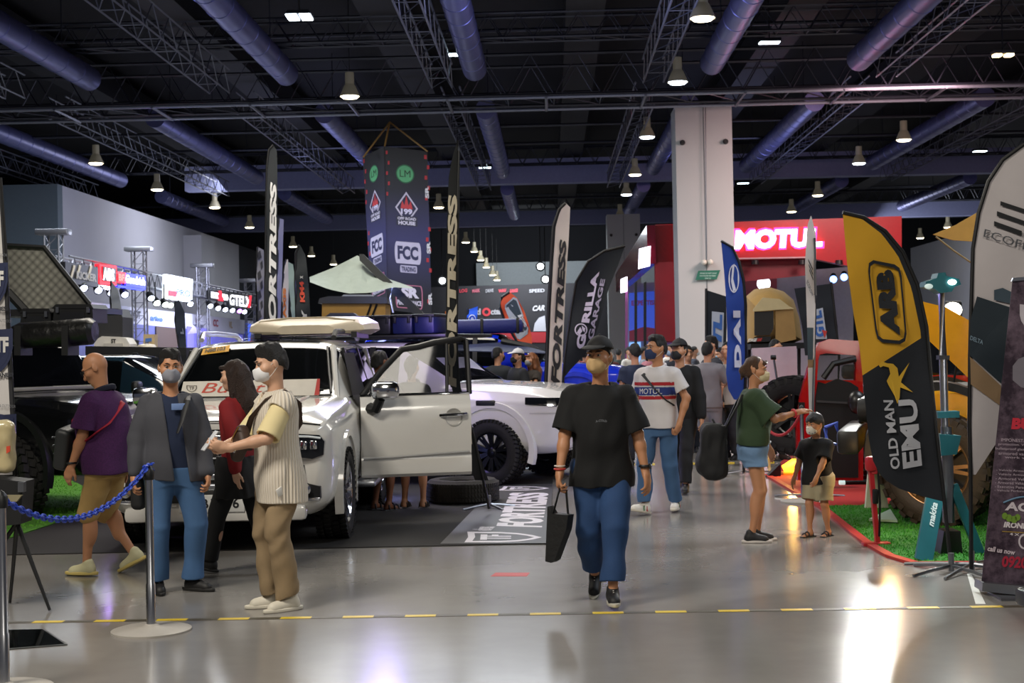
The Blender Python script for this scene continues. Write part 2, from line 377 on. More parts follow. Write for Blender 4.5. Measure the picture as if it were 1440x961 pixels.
turf('artificial_turf', [G(-160, 812), G(20, 757), G(165, 709), Vector((-6.4, 20, 0)), Vector((-14, 20, 0))], 'bright green artificial turf under the black four wheel drive at the left', '#4c8a1e', '#62a82a', 14000, 3)
RC = M('#a8201c', .85, bump=.2, bscale=100)
sheet('red_carpet', [G(1080, 668), G(1161, 714), G(1330, 711), G(1420, 640), G(1110, 640)], .012, RC, 'red carpet behind the small boy under the red off-roader', 'carpet')
gt = [G(1161, 714), G(1195, 741), G(1226, 765), G(1258, 783), G(1292, 793), G(1560, 790), G(1560, 690), G(1330, 711)]
turf('artificial_turf', gt, 'green artificial turf with red border under the yellow off-roader at the right', '#2f7a22', '#3f9428', 16000, 4)
b = B(); edge = [(1082, 669), (1120, 691), (1161, 715), (1195, 742), (1226, 766), (1258, 784), (1292, 794), (1440, 793), (1560, 791)]
for i in range(len(edge)-1):
    a, c = G(*edge[i]), G(*edge[i+1]); d = (c-a).normalized(); s = Vector((d.y, -d.x, 0))*.07
    b.prism([a, c, c+s, a+s], (0, 0, .0), (0, 0, .022))
tag(b.ob('edging_strip', M('#b02a22', .6), smooth=0), 'red edging strip curving round the green turf at the right', 'edging')
# hazard tape on the floor
b = B(); a, c = G(-40, 877), G(1480, 852.5); d = (c-a).normalized(); s = Vector((-d.y, d.x, 0)); Ltot = (c-a).length; w = .032
b.prism([a-s*w, a+s*w, c+s*w, c-s*w], (0, 0, .0), (0, 0, .002)); b.mat(1); x = 0
while x < Ltot-.3:
    p, q = a+d*x, a+d*(x+.19); b.prism([p-s*w, p+s*w, q+s*w, q-s*w], (0, 0, .002), (0, 0, .003)); x += .385
tag(b.ob('hazard_tape', [M('#4b4538', .5), M('#d9bb2a', .45, var=.25, vscale=20)], smooth=0), 'yellow and black hazard tape stuck across the whole floor', 'tape')
sheet('floor_tape', [G(690, 811), G(741, 811), G(745, 806), G(697, 806)], .002, M('#b8302a', .5), 'short strip of red tape on the bare floor', 'tape')
sheet('floor_tape', [G(1372, 850), G(1386, 850), G(1366, 808), G(1360, 808)], .002, M('#c9c9c4', .5), 'short strip of white tape on the floor under the big white flag', 'tape')
b = B(); b.prism([G(1090, 656), G(1112, 656), G(1108, 649), G(1088, 649)], (0, 0, 0), (0, 0, .0))
yl = [((880+i*28, 655-i*.4), (893+i*28, 655-i*.4)) for i in range(8)]
b = B()
for (x0, y0), (x1, y1) in yl: b.prism([G(x0, y0), G(x1, y1), G(x1, y1-2.5), G(x0, y0-2.5)], (0, 0, 0), (0, 0, .004))
tag(b.ob('hazard_tape', M('#d9bb2a', .5), smooth=0), 'far line of yellow dashes on the floor behind the white polo shirt man', 'tape')
t = T('floor_hatch', 'dark glass floor hatch set in the concrete at the lower left corner', 'hatch', G(50, 900))
b = B(); hp = [G(-30, 918), G(95, 908), G(62, 886), G(-30, 888)]; b.prism(hp, (0, 0, 0), (0, 0, .006)); b.ob('frame', M('#3a3b3a', .4), t, rel=True, smooth=0)
ctr = sum(hp, Vector())/4; b = B(); b.prism([ctr+(p-ctr)*.93 for p in hp], (0, 0, .006), (0, 0, .008)); b.ob('glass', M('#050706', .05, var=0), t, rel=True, smooth=0)
# --------------------------------------------------------------- light
def area(name, loc, size, energy, col=(1, 1, 1), rot=(0, 0, 0), sy=None, shape='RECTANGLE'):
    l = bpy.data.lights.new(name, 'AREA'); l.energy = energy; l.color = col; l.shape = shape; l.size = size; l.size_y = sy or size
    o = bpy.data.objects.new(name, l); C.objects.link(o); o.location = loc; o.rotation_euler = rot; return o
def point(name, loc, energy, col=(1, 1, 1), r=.1):
    l = bpy.data.lights.new(name, 'POINT'); l.energy = energy; l.color = col; l.shadow_soft_size = r
    o = bpy.data.objects.new(name, l); C.objects.link(o); o.location = loc; return o
def spot(name, loc, tgt, energy, col=(1, 1, 1), ang=60, r=.2, blend=.5):
    l = bpy.data.lights.new(name, 'SPOT'); l.energy = energy; l.color = col; l.spot_size = R(ang); l.spot_blend = blend; l.shadow_soft_size = r
    o = bpy.data.objects.new(name, l); C.objects.link(o); o.location = loc
    o.rotation_euler = (Vector(tgt)-Vector(loc)).to_track_quat('-Z', 'Y').to_euler(); return o
w = bpy.data.worlds.new('hall_air'); scn.world = w; w.use_nodes = True
bg = w.node_tree.nodes['Background']; bg.inputs[0].default_value = (.42, .45, .6, 1); bg.inputs[1].default_value = .12
scn.view_settings.view_transform = 'Standard'; scn.view_settings.look = 'None'
W1 = (1, .93, .82); C1 = (.86, .92, 1)
area('lamp_key', (-5.5, 3.5, 8.8), 2.6, 950, W1, rot=(R(18), R(-20), 0))
area('lamp_front', (3, -3, 8.8), 3, 420, W1, rot=(R(35), 0, 0))
area('lamp_right', (8, 14, 9), 4, 620, C1, rot=(0, R(15), 0))
area('lamp_mid', (-3, 20, 9), 5, 900, W1)
area('lamp_back_left', (-12, 42, 9), 8, 1800, C1)
area('lamp_back', (-2, 36, 9), 7, 1500, C1)
area('lamp_back_right', (13, 38, 9), 7, 1300, W1)
area('lamp_far', (-4, 85, 9), 10, 1800, C1)
for x, y in ((-14, 30), (2, 32), (16, 30), (-8, 58), (10, 58)):
    area('roof_fill', (x, y, 6.5), 2.5, 230 if y < 50 else 130, (.52, .55, 1), rot=(PI, 0, 0))  # upward fill lights added to tint the roof steel, no fixture built
# ================================================================ VEHICLES  (local: nose towards -Y, front axle at y=0, ground z=0)
def wheel(parent, loc, r, w, rimr, side, rim_m, spokes=10, knob=True, steer=0, tread=28, tyre_m=None, lab=None):
    """side=+1: outer face towards +X"""
    q = Matrix.Rotation(R(steer), 3, 'Z'); loc = Vector(loc); b = B(); hw = w/2
    prof = [(rimr, -hw*.8), (rimr+.03, -hw*.95), (r-.06, -hw), (r-.015, -hw*.86), (r-.012, 0), (r-.015, hw*.86), (r-.06, hw), (rimr+.03, hw*.95), (rimr, hw*.8), (rimr-.01, 0)]
    b.lathe(prof, loc, 'X', 44, rot=q)
    if knob:
        for i in range(tread):
            for k, xo in enumerate((-.34, -.11, .12, .34)):
                a = 2*PI*(i+(.5 if k % 2 else 0))/tread; m = Matrix.Rotation(a, 3, 'X')
                b.box(loc+q @ (m @ Vector((xo*w*1.18, 0, r-.008))), (w*.2, 2*PI*r/tread*.62, .03), rot=q @ m @ Matrix.Rotation(.25*(-1 if k < 2 else 1), 3, 'Z'))
            if tread < 40:
                m = Matrix.Rotation(2*PI*i/tread, 3, 'X'); b.box(loc+q @ (m @ Vector((side*hw*.97, 0, r-.055))), (.02, 2*PI*r/tread*.45, .05), rot=q @ m)
    t = b.ob('wheel', tyre_m or RUB, parent, smooth=35, lab=lab)
    b = B(); b.lathe([(rimr, -hw*.8), (rimr-.02, -hw*.7), (rimr-.025, hw*.55), (rimr, hw*.82), (rimr+.008, hw*.84)], loc, 'X', 36, rot=q)
    for i in range(spokes):
        m = Matrix.Rotation(2*PI*i/spokes, 3, 'X')
        for da in (-.11, .11):
            mm = Matrix.Rotation(2*PI*i/spokes+da, 3, 'X')
            b.add([loc+q @ p for p in (m @ Vector((side*hw*.5, -.018, .05)), m @ Vector((side*hw*.5, .018, .05)), mm @ Vector((side*hw*.74, .016, rimr-.01)), mm @ Vector((side*hw*.74, -.016, rimr-.01)),
                   m @ Vector((side*hw*.3, -.018, .05)), m @ Vector((side*hw*.3, .018, .05)), mm @ Vector((side*hw*.5, .016, rimr-.01)), mm @ Vector((side*hw*.5, -.016, rimr-.01)))],
                  [(0, 1, 2, 3), (7, 6, 5, 4), (0, 4, 5, 1), (2, 6, 7, 3), (1, 5, 6, 2), (0, 3, 7, 4)])
    b.ob('rim', rim_m, t, smooth=35)
    b = B(); b.lathe([(.001, hw*.62*side), (.05, hw*.6*side), (.075, hw*.45*side), (.08, hw*.25*side)], loc, 'X', 16, rot=q); b.ob('hub_cap', rim_m, t)
    b = B(); b.lathe([(.001, -hw*.2*side), (rimr-.03, -hw*.2*side)], loc, 'X', 24, rot=q); b.ob('brake_disc', M('#26272a', .5, .5), t)
    return t
def carbody(parent, st, segs, paint, arches, ar, aw=.42, glass=None, crease=(0, .4, .3, .2, .5, .85, .75, .35, 0), name='body', end_cr=.7):
    """st: [(y, [9 (x,z)])]; segs: kind per gap (hood, ws, cab, rear, bed)"""
    bm = bmesh.new(); rows = []; n = 9
    for y, pts in st:
        row = [bm.verts.new((x, y, z)) for x, z in pts]+[bm.verts.new((-x, y, z)) for x, z in pts[-2:0:-1]]
        rows.append(row)
    N = len(rows[0]); cl = bm.edges.layers.float.new('crease_edge'); fi = []
    for i in range(len(rows)-1):
        for k in range(N):
            f = bm.faces.new((rows[i][k], rows[i][(k+1) % N], rows[i+1][(k+1) % N], rows[i+1][k])); kk = k if k < 8 else 15-k
            s = segs[i]; f.material_index = 1 if (s == 'cab' and kk == 5) or (s in ('ws', 'rear') and kk in (6, 7)) else 0
    bm.faces.new(rows[0][::-1]); bm.faces.new(rows[-1])
    bm.edges.ensure_lookup_table()
    idx = {v: (i, k) for i, r in enumerate(rows) for k, v in enumerate(r)}
    for e in bm.edges:
        (i, k), (j, l) = idx[e.verts[0]], idx[e.verts[1]]
        if i != j: kk = k if k <= 8 else 16-k; e[cl] = crease[kk]
        elif i in (0, len(rows)-1): e[cl] = end_cr
        else:
            a = segs[i-1]; c = segs[i]
            if a != c and ('ws' in (a, c) or 'rear' in (a, c)): e[cl] = .8
            elif a != c: e[cl] = .5
    bmesh.ops.recalc_face_normals(bm, faces=bm.faces)
    me = bpy.data.meshes.new(name); bm.to_mesh(me); bm.free()
    o = link(name, me, parent, [paint, glass or GLS, BLK])
    s = o.modifiers.new('s', 'SUBSURF'); s.levels = 3; s.render_levels = 3
    cuts = []
    for y in arches:
        for sd in (-1, 1):
            b = B(); b.cyl((sd*1.3, y, ar[1]), (sd*(1.0-aw), y, ar[1]), ar[0], n=40)
            b.box((sd*(1.15-aw/2), y, ar[1]-.5), (.3+aw, ar[0]*2, 1.0)) if False else None
            c = b.ob('cut', BLK, None, smooth=0); cuts.append(c)
            m = o.modifiers.new('b', 'BOOLEAN'); m.operation = 'DIFFERENCE'; m.object = c; m.solver = 'EXACT'
    bpy.context.view_layer.update()
    dg = bpy.context.evaluated_depsgraph_get(); nm = bpy.data.meshes.new_from_object(o.evaluated_get(dg), preserve_all_data_layers=False)
    o.modifiers.clear(); old = o.data; o.data = nm; bpy.data.meshes.remove(old)
    for c in cuts: me2 = c.data; bpy.data.objects.remove(c); bpy.data.meshes.remove(me2)
    nm.shade_smooth(); nm.set_sharp_from_angle(angle=R(32))
    return o
def arch_trim(parent, y, zc, r, x, sd, mat, w=.05, th=.05):
    b = B(); P = []
    for rr, xo in ((r+.0, x-.06), (r+.0, x+.012), (r+w, x+.012), (r+w+.012, x-.06)):
        P.append([Vector((sd*xo, y+rr*math.cos(a), zc+rr*math.sin(a))) for a in [R(-18+216*i/26) for i in range(27)]])
    P.append(P[0]); b.grid(P); b.ob('arch_trim', mat, parent)
def prof(zb, hw, zm, zs, zbelt, hr, zr, zt, hwb=None, hood=None):
    """9-point half profile; hood: (zedge, zcentre) collapses the roof onto the bonnet"""
    wb = hwb or hw-.16
    base = [(0, zb), (wb, zb), (hw-.035, zb+.13), (hw, zm), (hw-.015, zs), (hw-.08, zbelt)]
    if hood: return base+[(hw*.78, hood[0]), (hw*.5, (hood[0]+2*hood[1])/3), (0, hood[1])]
    return base+[(hr, zr), (hr-.14, zt-.025), (0, zt)]
def slab(b, c, s, bev=.01, rot=None): return b.box(c, s, rot=rot, bev=bev)
LED = M('#f4f8ff', emit=6)
# ---------------------------------------------------------------- the white hero off-roader
CY = 12.62
LC = T('car', 'big white off-roader facing the camera with open driver door and roof pod', 'car', (-2.45, CY, 0), R(-.6))
hw = .985
st = [(-.90, [(0, .34), (.62, .34), (.78, .40), (.84, .62), (.845, .93), (.83, 1.00), (.66, 1.055), (.42, 1.075), (0, 1.08)]),
      (-.80, [(0, .28), (.74, .28), (.91, .38), (.945, .66), (.94, .97), (.90, 1.06), (.70, 1.11), (.45, 1.13), (0, 1.135)]),
      (-.52, prof(.28, .975, .72, 1.02, 1.10, 0, 0, 0, hood=(1.165, 1.17))),
      (0, prof(.32, hw, .74, 1.05, 1.13, 0, 0, 0, hood=(1.205, 1.20))),
      (.55, prof(.32, hw, .74, 1.08, 1.17, 0, 0, 0, hood=(1.235, 1.235))),
      (.68, prof(.32, hw, .74, 1.09, 1.19, 0, 0, 0, hood=(1.25, 1.26))),
      (1.38, prof(.32, hw, .74, 1.11, 1.21, .74, 1.66, 1.755)),
      (1.55, prof(.32, hw, .74, 1.11, 1.21, .75, 1.69, 1.785)),
      (2.6, prof(.32, hw, .74, 1.11, 1.22, .76, 1.70, 1.81)),
      (3.6, prof(.34, hw, .74, 1.11, 1.23, .75, 1.69, 1.79)),
      (3.82, prof(.36, .965, .74, 1.10, 1.23, .73, 1.65, 1.76)),
      (4.0, prof(.42, .93, .74, 1.08, 1.18, .72, 1.24, 1.26))]
sg = ['hood', 'hood', 'hood', 'hood', 'hood', 'ws', 'cab', 'cab', 'cab', 'cab', 'rear']
LCb = carbody(LC, st, sg, PNT, (0, 2.85), (.475, .43))
for y in (0, 2.85):
    for sd in (-1, 1):
        arch_trim(LC, y, .43, .475, .985, sd, PNT, .05)
        wheel(LC, (sd*.86, y, .40), .40, .27, .265, sd, CHR, 10, tread=46)
b = B()   # grille
GB = M('#08090a', .4)
slab(B(), (0, 0, 0), (1, 1, 1))
b.box((0, -.905, .775), (1.10, .06, .50), bev=.04); b.ob('grille_back', GB, LC)
for z in (.955, .845, .745, .64, .555): B().box((0, -.945, z), (1.06, .05, .052), bev=.015).ob('grille_bar', CHR if z > .9 else ALU, LC)
for sd in (-1, 1):
    B().box((sd*.57, -.92, .78), (.05, .08, .50), bev=.02, rot=(0, sd*R(5), 0)).ob('grille_side', CHR, LC)
    b = B(); pts = [(.58, .99), (.86, .965), (.90, .91), (.89, .80), (.80, .77), (.62, .80)]
    b.prism([Vector((sd*x, -.945+.10*max(0, x-.6)/.3, z)) for x, z in pts], (0, -.055, 0), (0, .25, 0)); h = b.ob('headlamp', M('#15171a', .08, coat=1, var=0), LC, smooth=30)
    for k, x in enumerate((.645, .735, .815)):
        B().box((sd*x, -1.01+.10*max(0, x-.6)/.3, .885), (.062, .03, .075), bev=.012).ob('lamp_unit', CHR, h)
    B().tube([(sd*.60, -1.01, .965), (sd*.78, -.95, .955), (sd*.87, -.92, .94)], .010, 6).ob('light_strip', M('#dfe6ea', .2), h)
    b = B(); b.prism([Vector((sd*x, -.86, z)) for x, z in ((.62, .74), (.73, .72), (.75, .57), (.86, .54), (.86, .44), (.62, .44))], (0, -.05, 0), (0, .1, 0)); f = b.ob('bumper_recess', BPL, LC)
    B().lathe([(.001, -.03), (.045, -.02), (.05, .02)], (sd*.74, -.915, .52), 'Y', 16).ob('fog_lamp', CHR, f)
    B().box((sd*.75, -.92, .44), (.22, .03, .03), bev=.01).ob('chrome_strip', CHR, f)
    B().box((sd*.72, -.90, .47), (.20, .02, .06), bev=.01).ob('reflector', DRK, f)
b = B(); b.lathe([(.06, -.01), (.105, -.022), (.12, -.012), (.122, .03)], (0, -.975, .80), 'Y', 30)
n0 = len(b.v)
E = b.ob('emblem', CHR, LC)
for v in E.data.vertices: v.co.x *= 1.30
b = B(); b.lathe([(.001, -.012), (.10, -.008)], (0, -.975, .80), 'Y', 24); b2 = b.ob('emblem_field', BLK, E)
for v in b2.data.vertices: v.co.x *= 1.28
def ell(b, cx, cz, rx, rz, y, r=.008): return b.tube([(cx+rx*math.cos(t), y, cz+rz*math.sin(t)) for t in [2*PI*i/24 for i in range(24)]], r, 6, closed=True)
b = B(); ell(b, 0, .80, .045, .085, -.992); ell(b, 0, .835, .085, .042, -.994); b.ob('emblem_rings', CHR, E)
B().box((0, -.93, .335), (1.5, .10, .13), bev=.04).ob('bumper_lip', PNT, LC)
B().box((0, -.915, .46), (.98, .05, .07), bev=.015).ob('lower_intake', BPL, LC)
PLT = B().box((-.02, -.985, .425), (.54, .02, .145), bev=.008).ob('number_plate', M('#d9dad6', .5), LC)
b = B(); lettering(b, 'N8B1D16', lambda x, y: Vector((-.245+.45*x, -.998, .385+.082*y)), .02); b.ob('lettering', M('#16181c', .5), PLT, smooth=0)
# bonnet details
b = B()
for sd in (-1, 1): b.tube([(sd*.52, -.72, 1.118), (sd*.50, -.2, 1.197), (sd*.56, .5, 1.243)], [.004, .018, .012], 6)
b.ob('bonnet_crease', PNT, LC)
b = B(); b.tube([(-.86, -.84, 1.045), (-.6, -.90, 1.078), (0, -.915, 1.095), (.6, -.90, 1.078), (.86, -.84, 1.045)], .007, 6); b.ob('bonnet_gap', BLK, LC)
for x0 in (-.62, .05): B().tube([(x0, .62, 1.262), (x0+.3, .66, 1.278), (x0+.62, .70, 1.295)], .012, 6).ob('wiper', BLK, LC)
B().box((0, .64, 1.245), (1.5, .09, .03), bev=.01).ob('cowl', BPL, LC)
def wsp(x, k, off=.012):
    """point of the windscreen: x across, k 0 bottom..1 top"""
    y0, z0, y1, z1 = .68, 1.26-.02*abs(x)/.7, 1.40, 1.752-.07*(abs(x)/.7)**2
    return Vector((x, y0+(y1-y0)*k-off*.75, z0+(z1-z0)*k+off*.75))
# windscreen header, pillars and stickers
b = B(); b.grid([[wsp(-.64+1.28*i/8, k, .012) for i in range(9)] for k in (.0, .12)]); b.ob('screen_frit', BLK, LC)
ST = B().grid([[wsp(x, k, .03) for x in (-.60, -.33)] for k in (.83, .96)]).ob('sticker', M('#e2a51c', .5), LC, smooth=0)
b = B(); lettering(b, 'N8B103', lambda x, y: wsp(-.57+.2*x, .855+.08*y, .036), .03); b.ob('lettering', M('#473a18', .5), ST, smooth=0)
for sd in (-1, 1):
    B().tube([wsp(sd*.80, -.02, -.02), wsp(sd*.735, .5, .0), wsp(sd*.675, 1.0, .01)], [.028, .03, .034], 8).ob('pillar', PNT, LC)
    B().tube([wsp(sd*.745, .02, .03), wsp(sd*.68, .5, .03), wsp(sd*.62, .98, .02)], .012, 6).ob('pillar_trim', BLK, LC)
    B().tube([(sd*.66, 1.55, 1.795), (sd*.665, 1.66, 1.855), (sd*.67, 2.3, 1.865), (sd*.67, 3.3, 1.855), (sd*.66, 3.5, 1.80)], .028, 8).ob('roof_rail', BPL if sd > 0 else ALU, LC)
    B().box((sd*1.03, 1.75, .40), (.20, 1.95, .06), bev=.02).ob('side_step', ALU, LC)
    B().tube([(sd*.885, .85, 1.215), (sd*.89, 2.5, 1.235), (sd*.87, 3.75, 1.24)], .012, 6).ob('belt_trim', CHR, LC)
    for y in (1.52, 2.62, 3.45):
        B().box((sd*.822, y, 1.45), (.03, .07 if y < 3 else .16, .50), rot=(0, -sd*R(16), 0)).ob('window_pillar', BPL if y < 3 else PNT, LC)
B().grid([[Vector((x, y, 1.793+.022*min(1, (y-1.45)/.8)-.02*(x/.55)**2+.006)) for x in (-.52, -.26, 0, .26, .52)] for y in (1.48, 1.7, 2.1, 2.5)]).ob('sunroof', GLS, LC)
# right hand mirror (far side) and dark sheets painted as the unlit doorway behind the open door
B().box((-1.08, .98, 1.26), (.24, .13, .17), bev=.05).ob('mirror', CHR, LC)
B().grid([[Vector((sdx, y, z)) for y in (.92, 2.0)] for sdx, z in ((.995, .48), (1.0, .74), (.985, 1.10), (.915, 1.23))]).ob('doorway_shade_sheet', M('#0a0a0b', .8), LC, smooth=0)
B().grid([[Vector((.905-(z-1.21)*.27+.015, y+(z-1.21)*.6*(1-j), z)) for j, y in enumerate((.92, 2.0))] for z in (1.21, 1.42, 1.64)]).ob('window_shade_sheet', M('#060607', .8), LC, smooth=0)
# the open driver door: hinge line at (0.99, .92)
def door(parent, hinge, ang, L, paint, z0=.44, zb=1.22, ztop=1.72, lab='open driver door', mirror=True):
    """door built along +y from its hinge, then swung out by ang about the hinge"""
    q = Matrix.Rotation(-R(ang), 3, 'Z'); hg = Vector(hinge)
    def P(d, o, z): return hg+q @ Vector((o, d, z))
    b = B()
    def sheet_(pts, o0, o1, bb): bb.prism([P(d, 0, z) for d, z in pts], q @ Vector((o0, 0, 0)), q @ Vector((o1, 0, 0)))
    rows = []
    for k, (z, o) in enumerate(((z0, -.03), (z0+.03, 0), (z0+.16, .012), (z0+.20, -.004), (z0+.34, .018), (.95, .03), (1.08, .022), (zb-.04, -.01), (zb, -.035))):
        rows.append([P(d, o, z+(.0 if k else 0)) for d in [L*i/12 for i in range(13)]])
    b.grid(rows); n = len(rows)
    b.grid([[P(d, -.13, z) for d in [L*i/12 for i in range(13)]] for z in (z0, zb)])
    b.grid([[r[-1] for r in rows], [P(L, -.13, z0+(zb-z0)*i/(n-1)) for i in range(n)]]); b.grid([[r[0] for r in rows], [P(0, -.13, z0+(zb-z0)*i/(n-1)) for i in range(n)]])
    b.grid([rows[0], [P(L*i/12, -.13, z0) for i in range(13)]]); b.grid([rows[-1], [P(L*i/12, -.13, zb) for i in range(13)]])
    dr = b.ob('door', paint, parent, smooth=30, lab=lab)
    # frame: slopes up from the hinge side
    top = [(.02, zb), (.20, zb+.22), (.42, zb+.44), (.58, ztop-.04), (.74, ztop), (L-.06, ztop+.03), (L-.01, ztop+.02), (L, zb)]
    T1 = lambda d, z: P(d, -.05-(z-zb)*.22, z)
    b = B(); b.tube([T1(*p) for p in top], .026, 8, flat=1.3); b.ob('window_frame', BPL, dr)
    b = B(); vs = [T1(*p) for p in top]; b.add(vs, [tuple(range(len(vs)))]); b.ob('window', M('#15181b', .03, alpha=.72, var=0), dr, smooth=0)
    b = B(); b.tube([T1(L-.22, zb), T1(L-.2, ztop+.02)], .016, 6); b.ob('window_divider', BPL, dr)
    b = B(); b.tube([P(.0, -.035, zb+.005), P(L, -.035, zb+.012)], .013, 6); b.ob('belt_trim', CHR, dr)
    b = B(); b.tube([P(L-.30, .035, 1.02), P(L-.26, .075, 1.025), P(L-.08, .075, 1.03), P(L-.05, .035, 1.03)], .017, 8); b.ob('door_handle', CHR, dr)
    b = B(); b.lathe([(.001, 0), (.07, .004), (.085, .016)], P(L-.17, .022, 1.0), 'X', 18, rot=q); b.ob('handle_cup', M('#a8a6a0', .3), dr)
    b = B(); b.tube([P(.02, .026, .62), P(L-.02, .026, .665)], .012, 6); b.ob('crease_strip', M('#9c9b98', .35), dr)
    if mirror:
        B().box(P(.22, .17, 1.275), (.15, .27, .17), rot=q, bev=.055).ob('mirror', CHR, dr)
        b = B(); b.tube([P(.10, .0, 1.10), P(.14, .09, 1.10), P(.18, .15, 1.20)], [.06, .05, .045], 8); b.ob('mirror_arm', BPL, dr)
    return dr
door(LC, (.985, .93, 0), 79, 1.06, PNT)
# roof pod of the white car
t = T('roof_pod', 'long cream roof pod lying on top of the big white car', 'roof box', (-2.14, CY+2.75, 1.815))
bm_st = [(-.62, .30, .09), (-.52, .60, .14), (-.2, .66, .18), (.4, .68, .20), (.75, .64, .19), (.85, .5, .13)]
b = B(); rows = []
for y, x, z in bm_st: rows.append([Vector((xx*x, y, zz*z+.03)) for xx, zz in ((0, 0), (.85, 0), (1, .25), (.97, .62), (.8, .93), (.45, 1), (0, 1.02), (-.45, 1), (-.8, .93), (-.97, .62), (-1, .25), (-.85, 0))])
for r in rows: r.append(r[0])
b.grid(rows); b.add(rows[0][:-1], [tuple(range(12))]); b.add(rows[-1][:-1], [tuple(range(12))]); b.ob('shell', M('#d9cbb2', .4), t, smooth=40)
B().tube([(-.5, -.50, .16), (-.2, -.44, .20), (.2, -.44, .20), (.5, -.50, .16)], .012, 6).ob('lid_seam', M('#b7a98f', .5), t)
for x in (-.5, .5): B().box((x, 0, .015), (.06, 1.2, .06)).ob('foot_bar', BPL, t)
# placard on the windscreen base
t = T('placard', 'white placard with red hand lettering propped on the windscreen of the big white car', 'sign', (-2.45, CY+.56, 1.28))
pp = Pl((-2.45, CY+.55, 1.28), -.6, -22)
b = B(); c = [pp.at(253, 558), pp.at(448, 556), pp.at(449, 533), pp.at(258, 537)]; b.prism(c, pp.n*0, pp.n*-.008); b.ob('board', M('#d8d2c6', .6), t, rel=True, smooth=0)
b = B(); lettering(b, 'Bullet', quadmap(lambda x, y: pp.at(x, y, .004), (283, 553), (372, 552), (374, 538), (283, 539)), .0, .35); b.ob('lettering', M('#c0402a', .6), t, rel=True, smooth=0)
f = quadmap(lambda x, y: pp.at(x, y, .004), (262, 552), (277, 552), (277, 542), (262, 542)); b = B(); ringpoly(b, shield_pts(), [(.5+(x-.5)*.78, .5+(y-.5)*.8) for x, y in shield_pts()], f)
lettering(b, 'TF', lambda x, y: f(.25+.5*x, .35+.45*y), .03); b.ob('shield_emblem', M('#6a6258', .6), t, rel=True, smooth=0)
b = B(); q = [pp.at(442, 556), pp.at(449, 556), pp.at(450, 533), pp.at(446, 533)]; b.prism(q, pp.n*.003, pp.n*0); b.ob('edge_stripe', M('#b8332c', .6), t, rel=True, smooth=0)
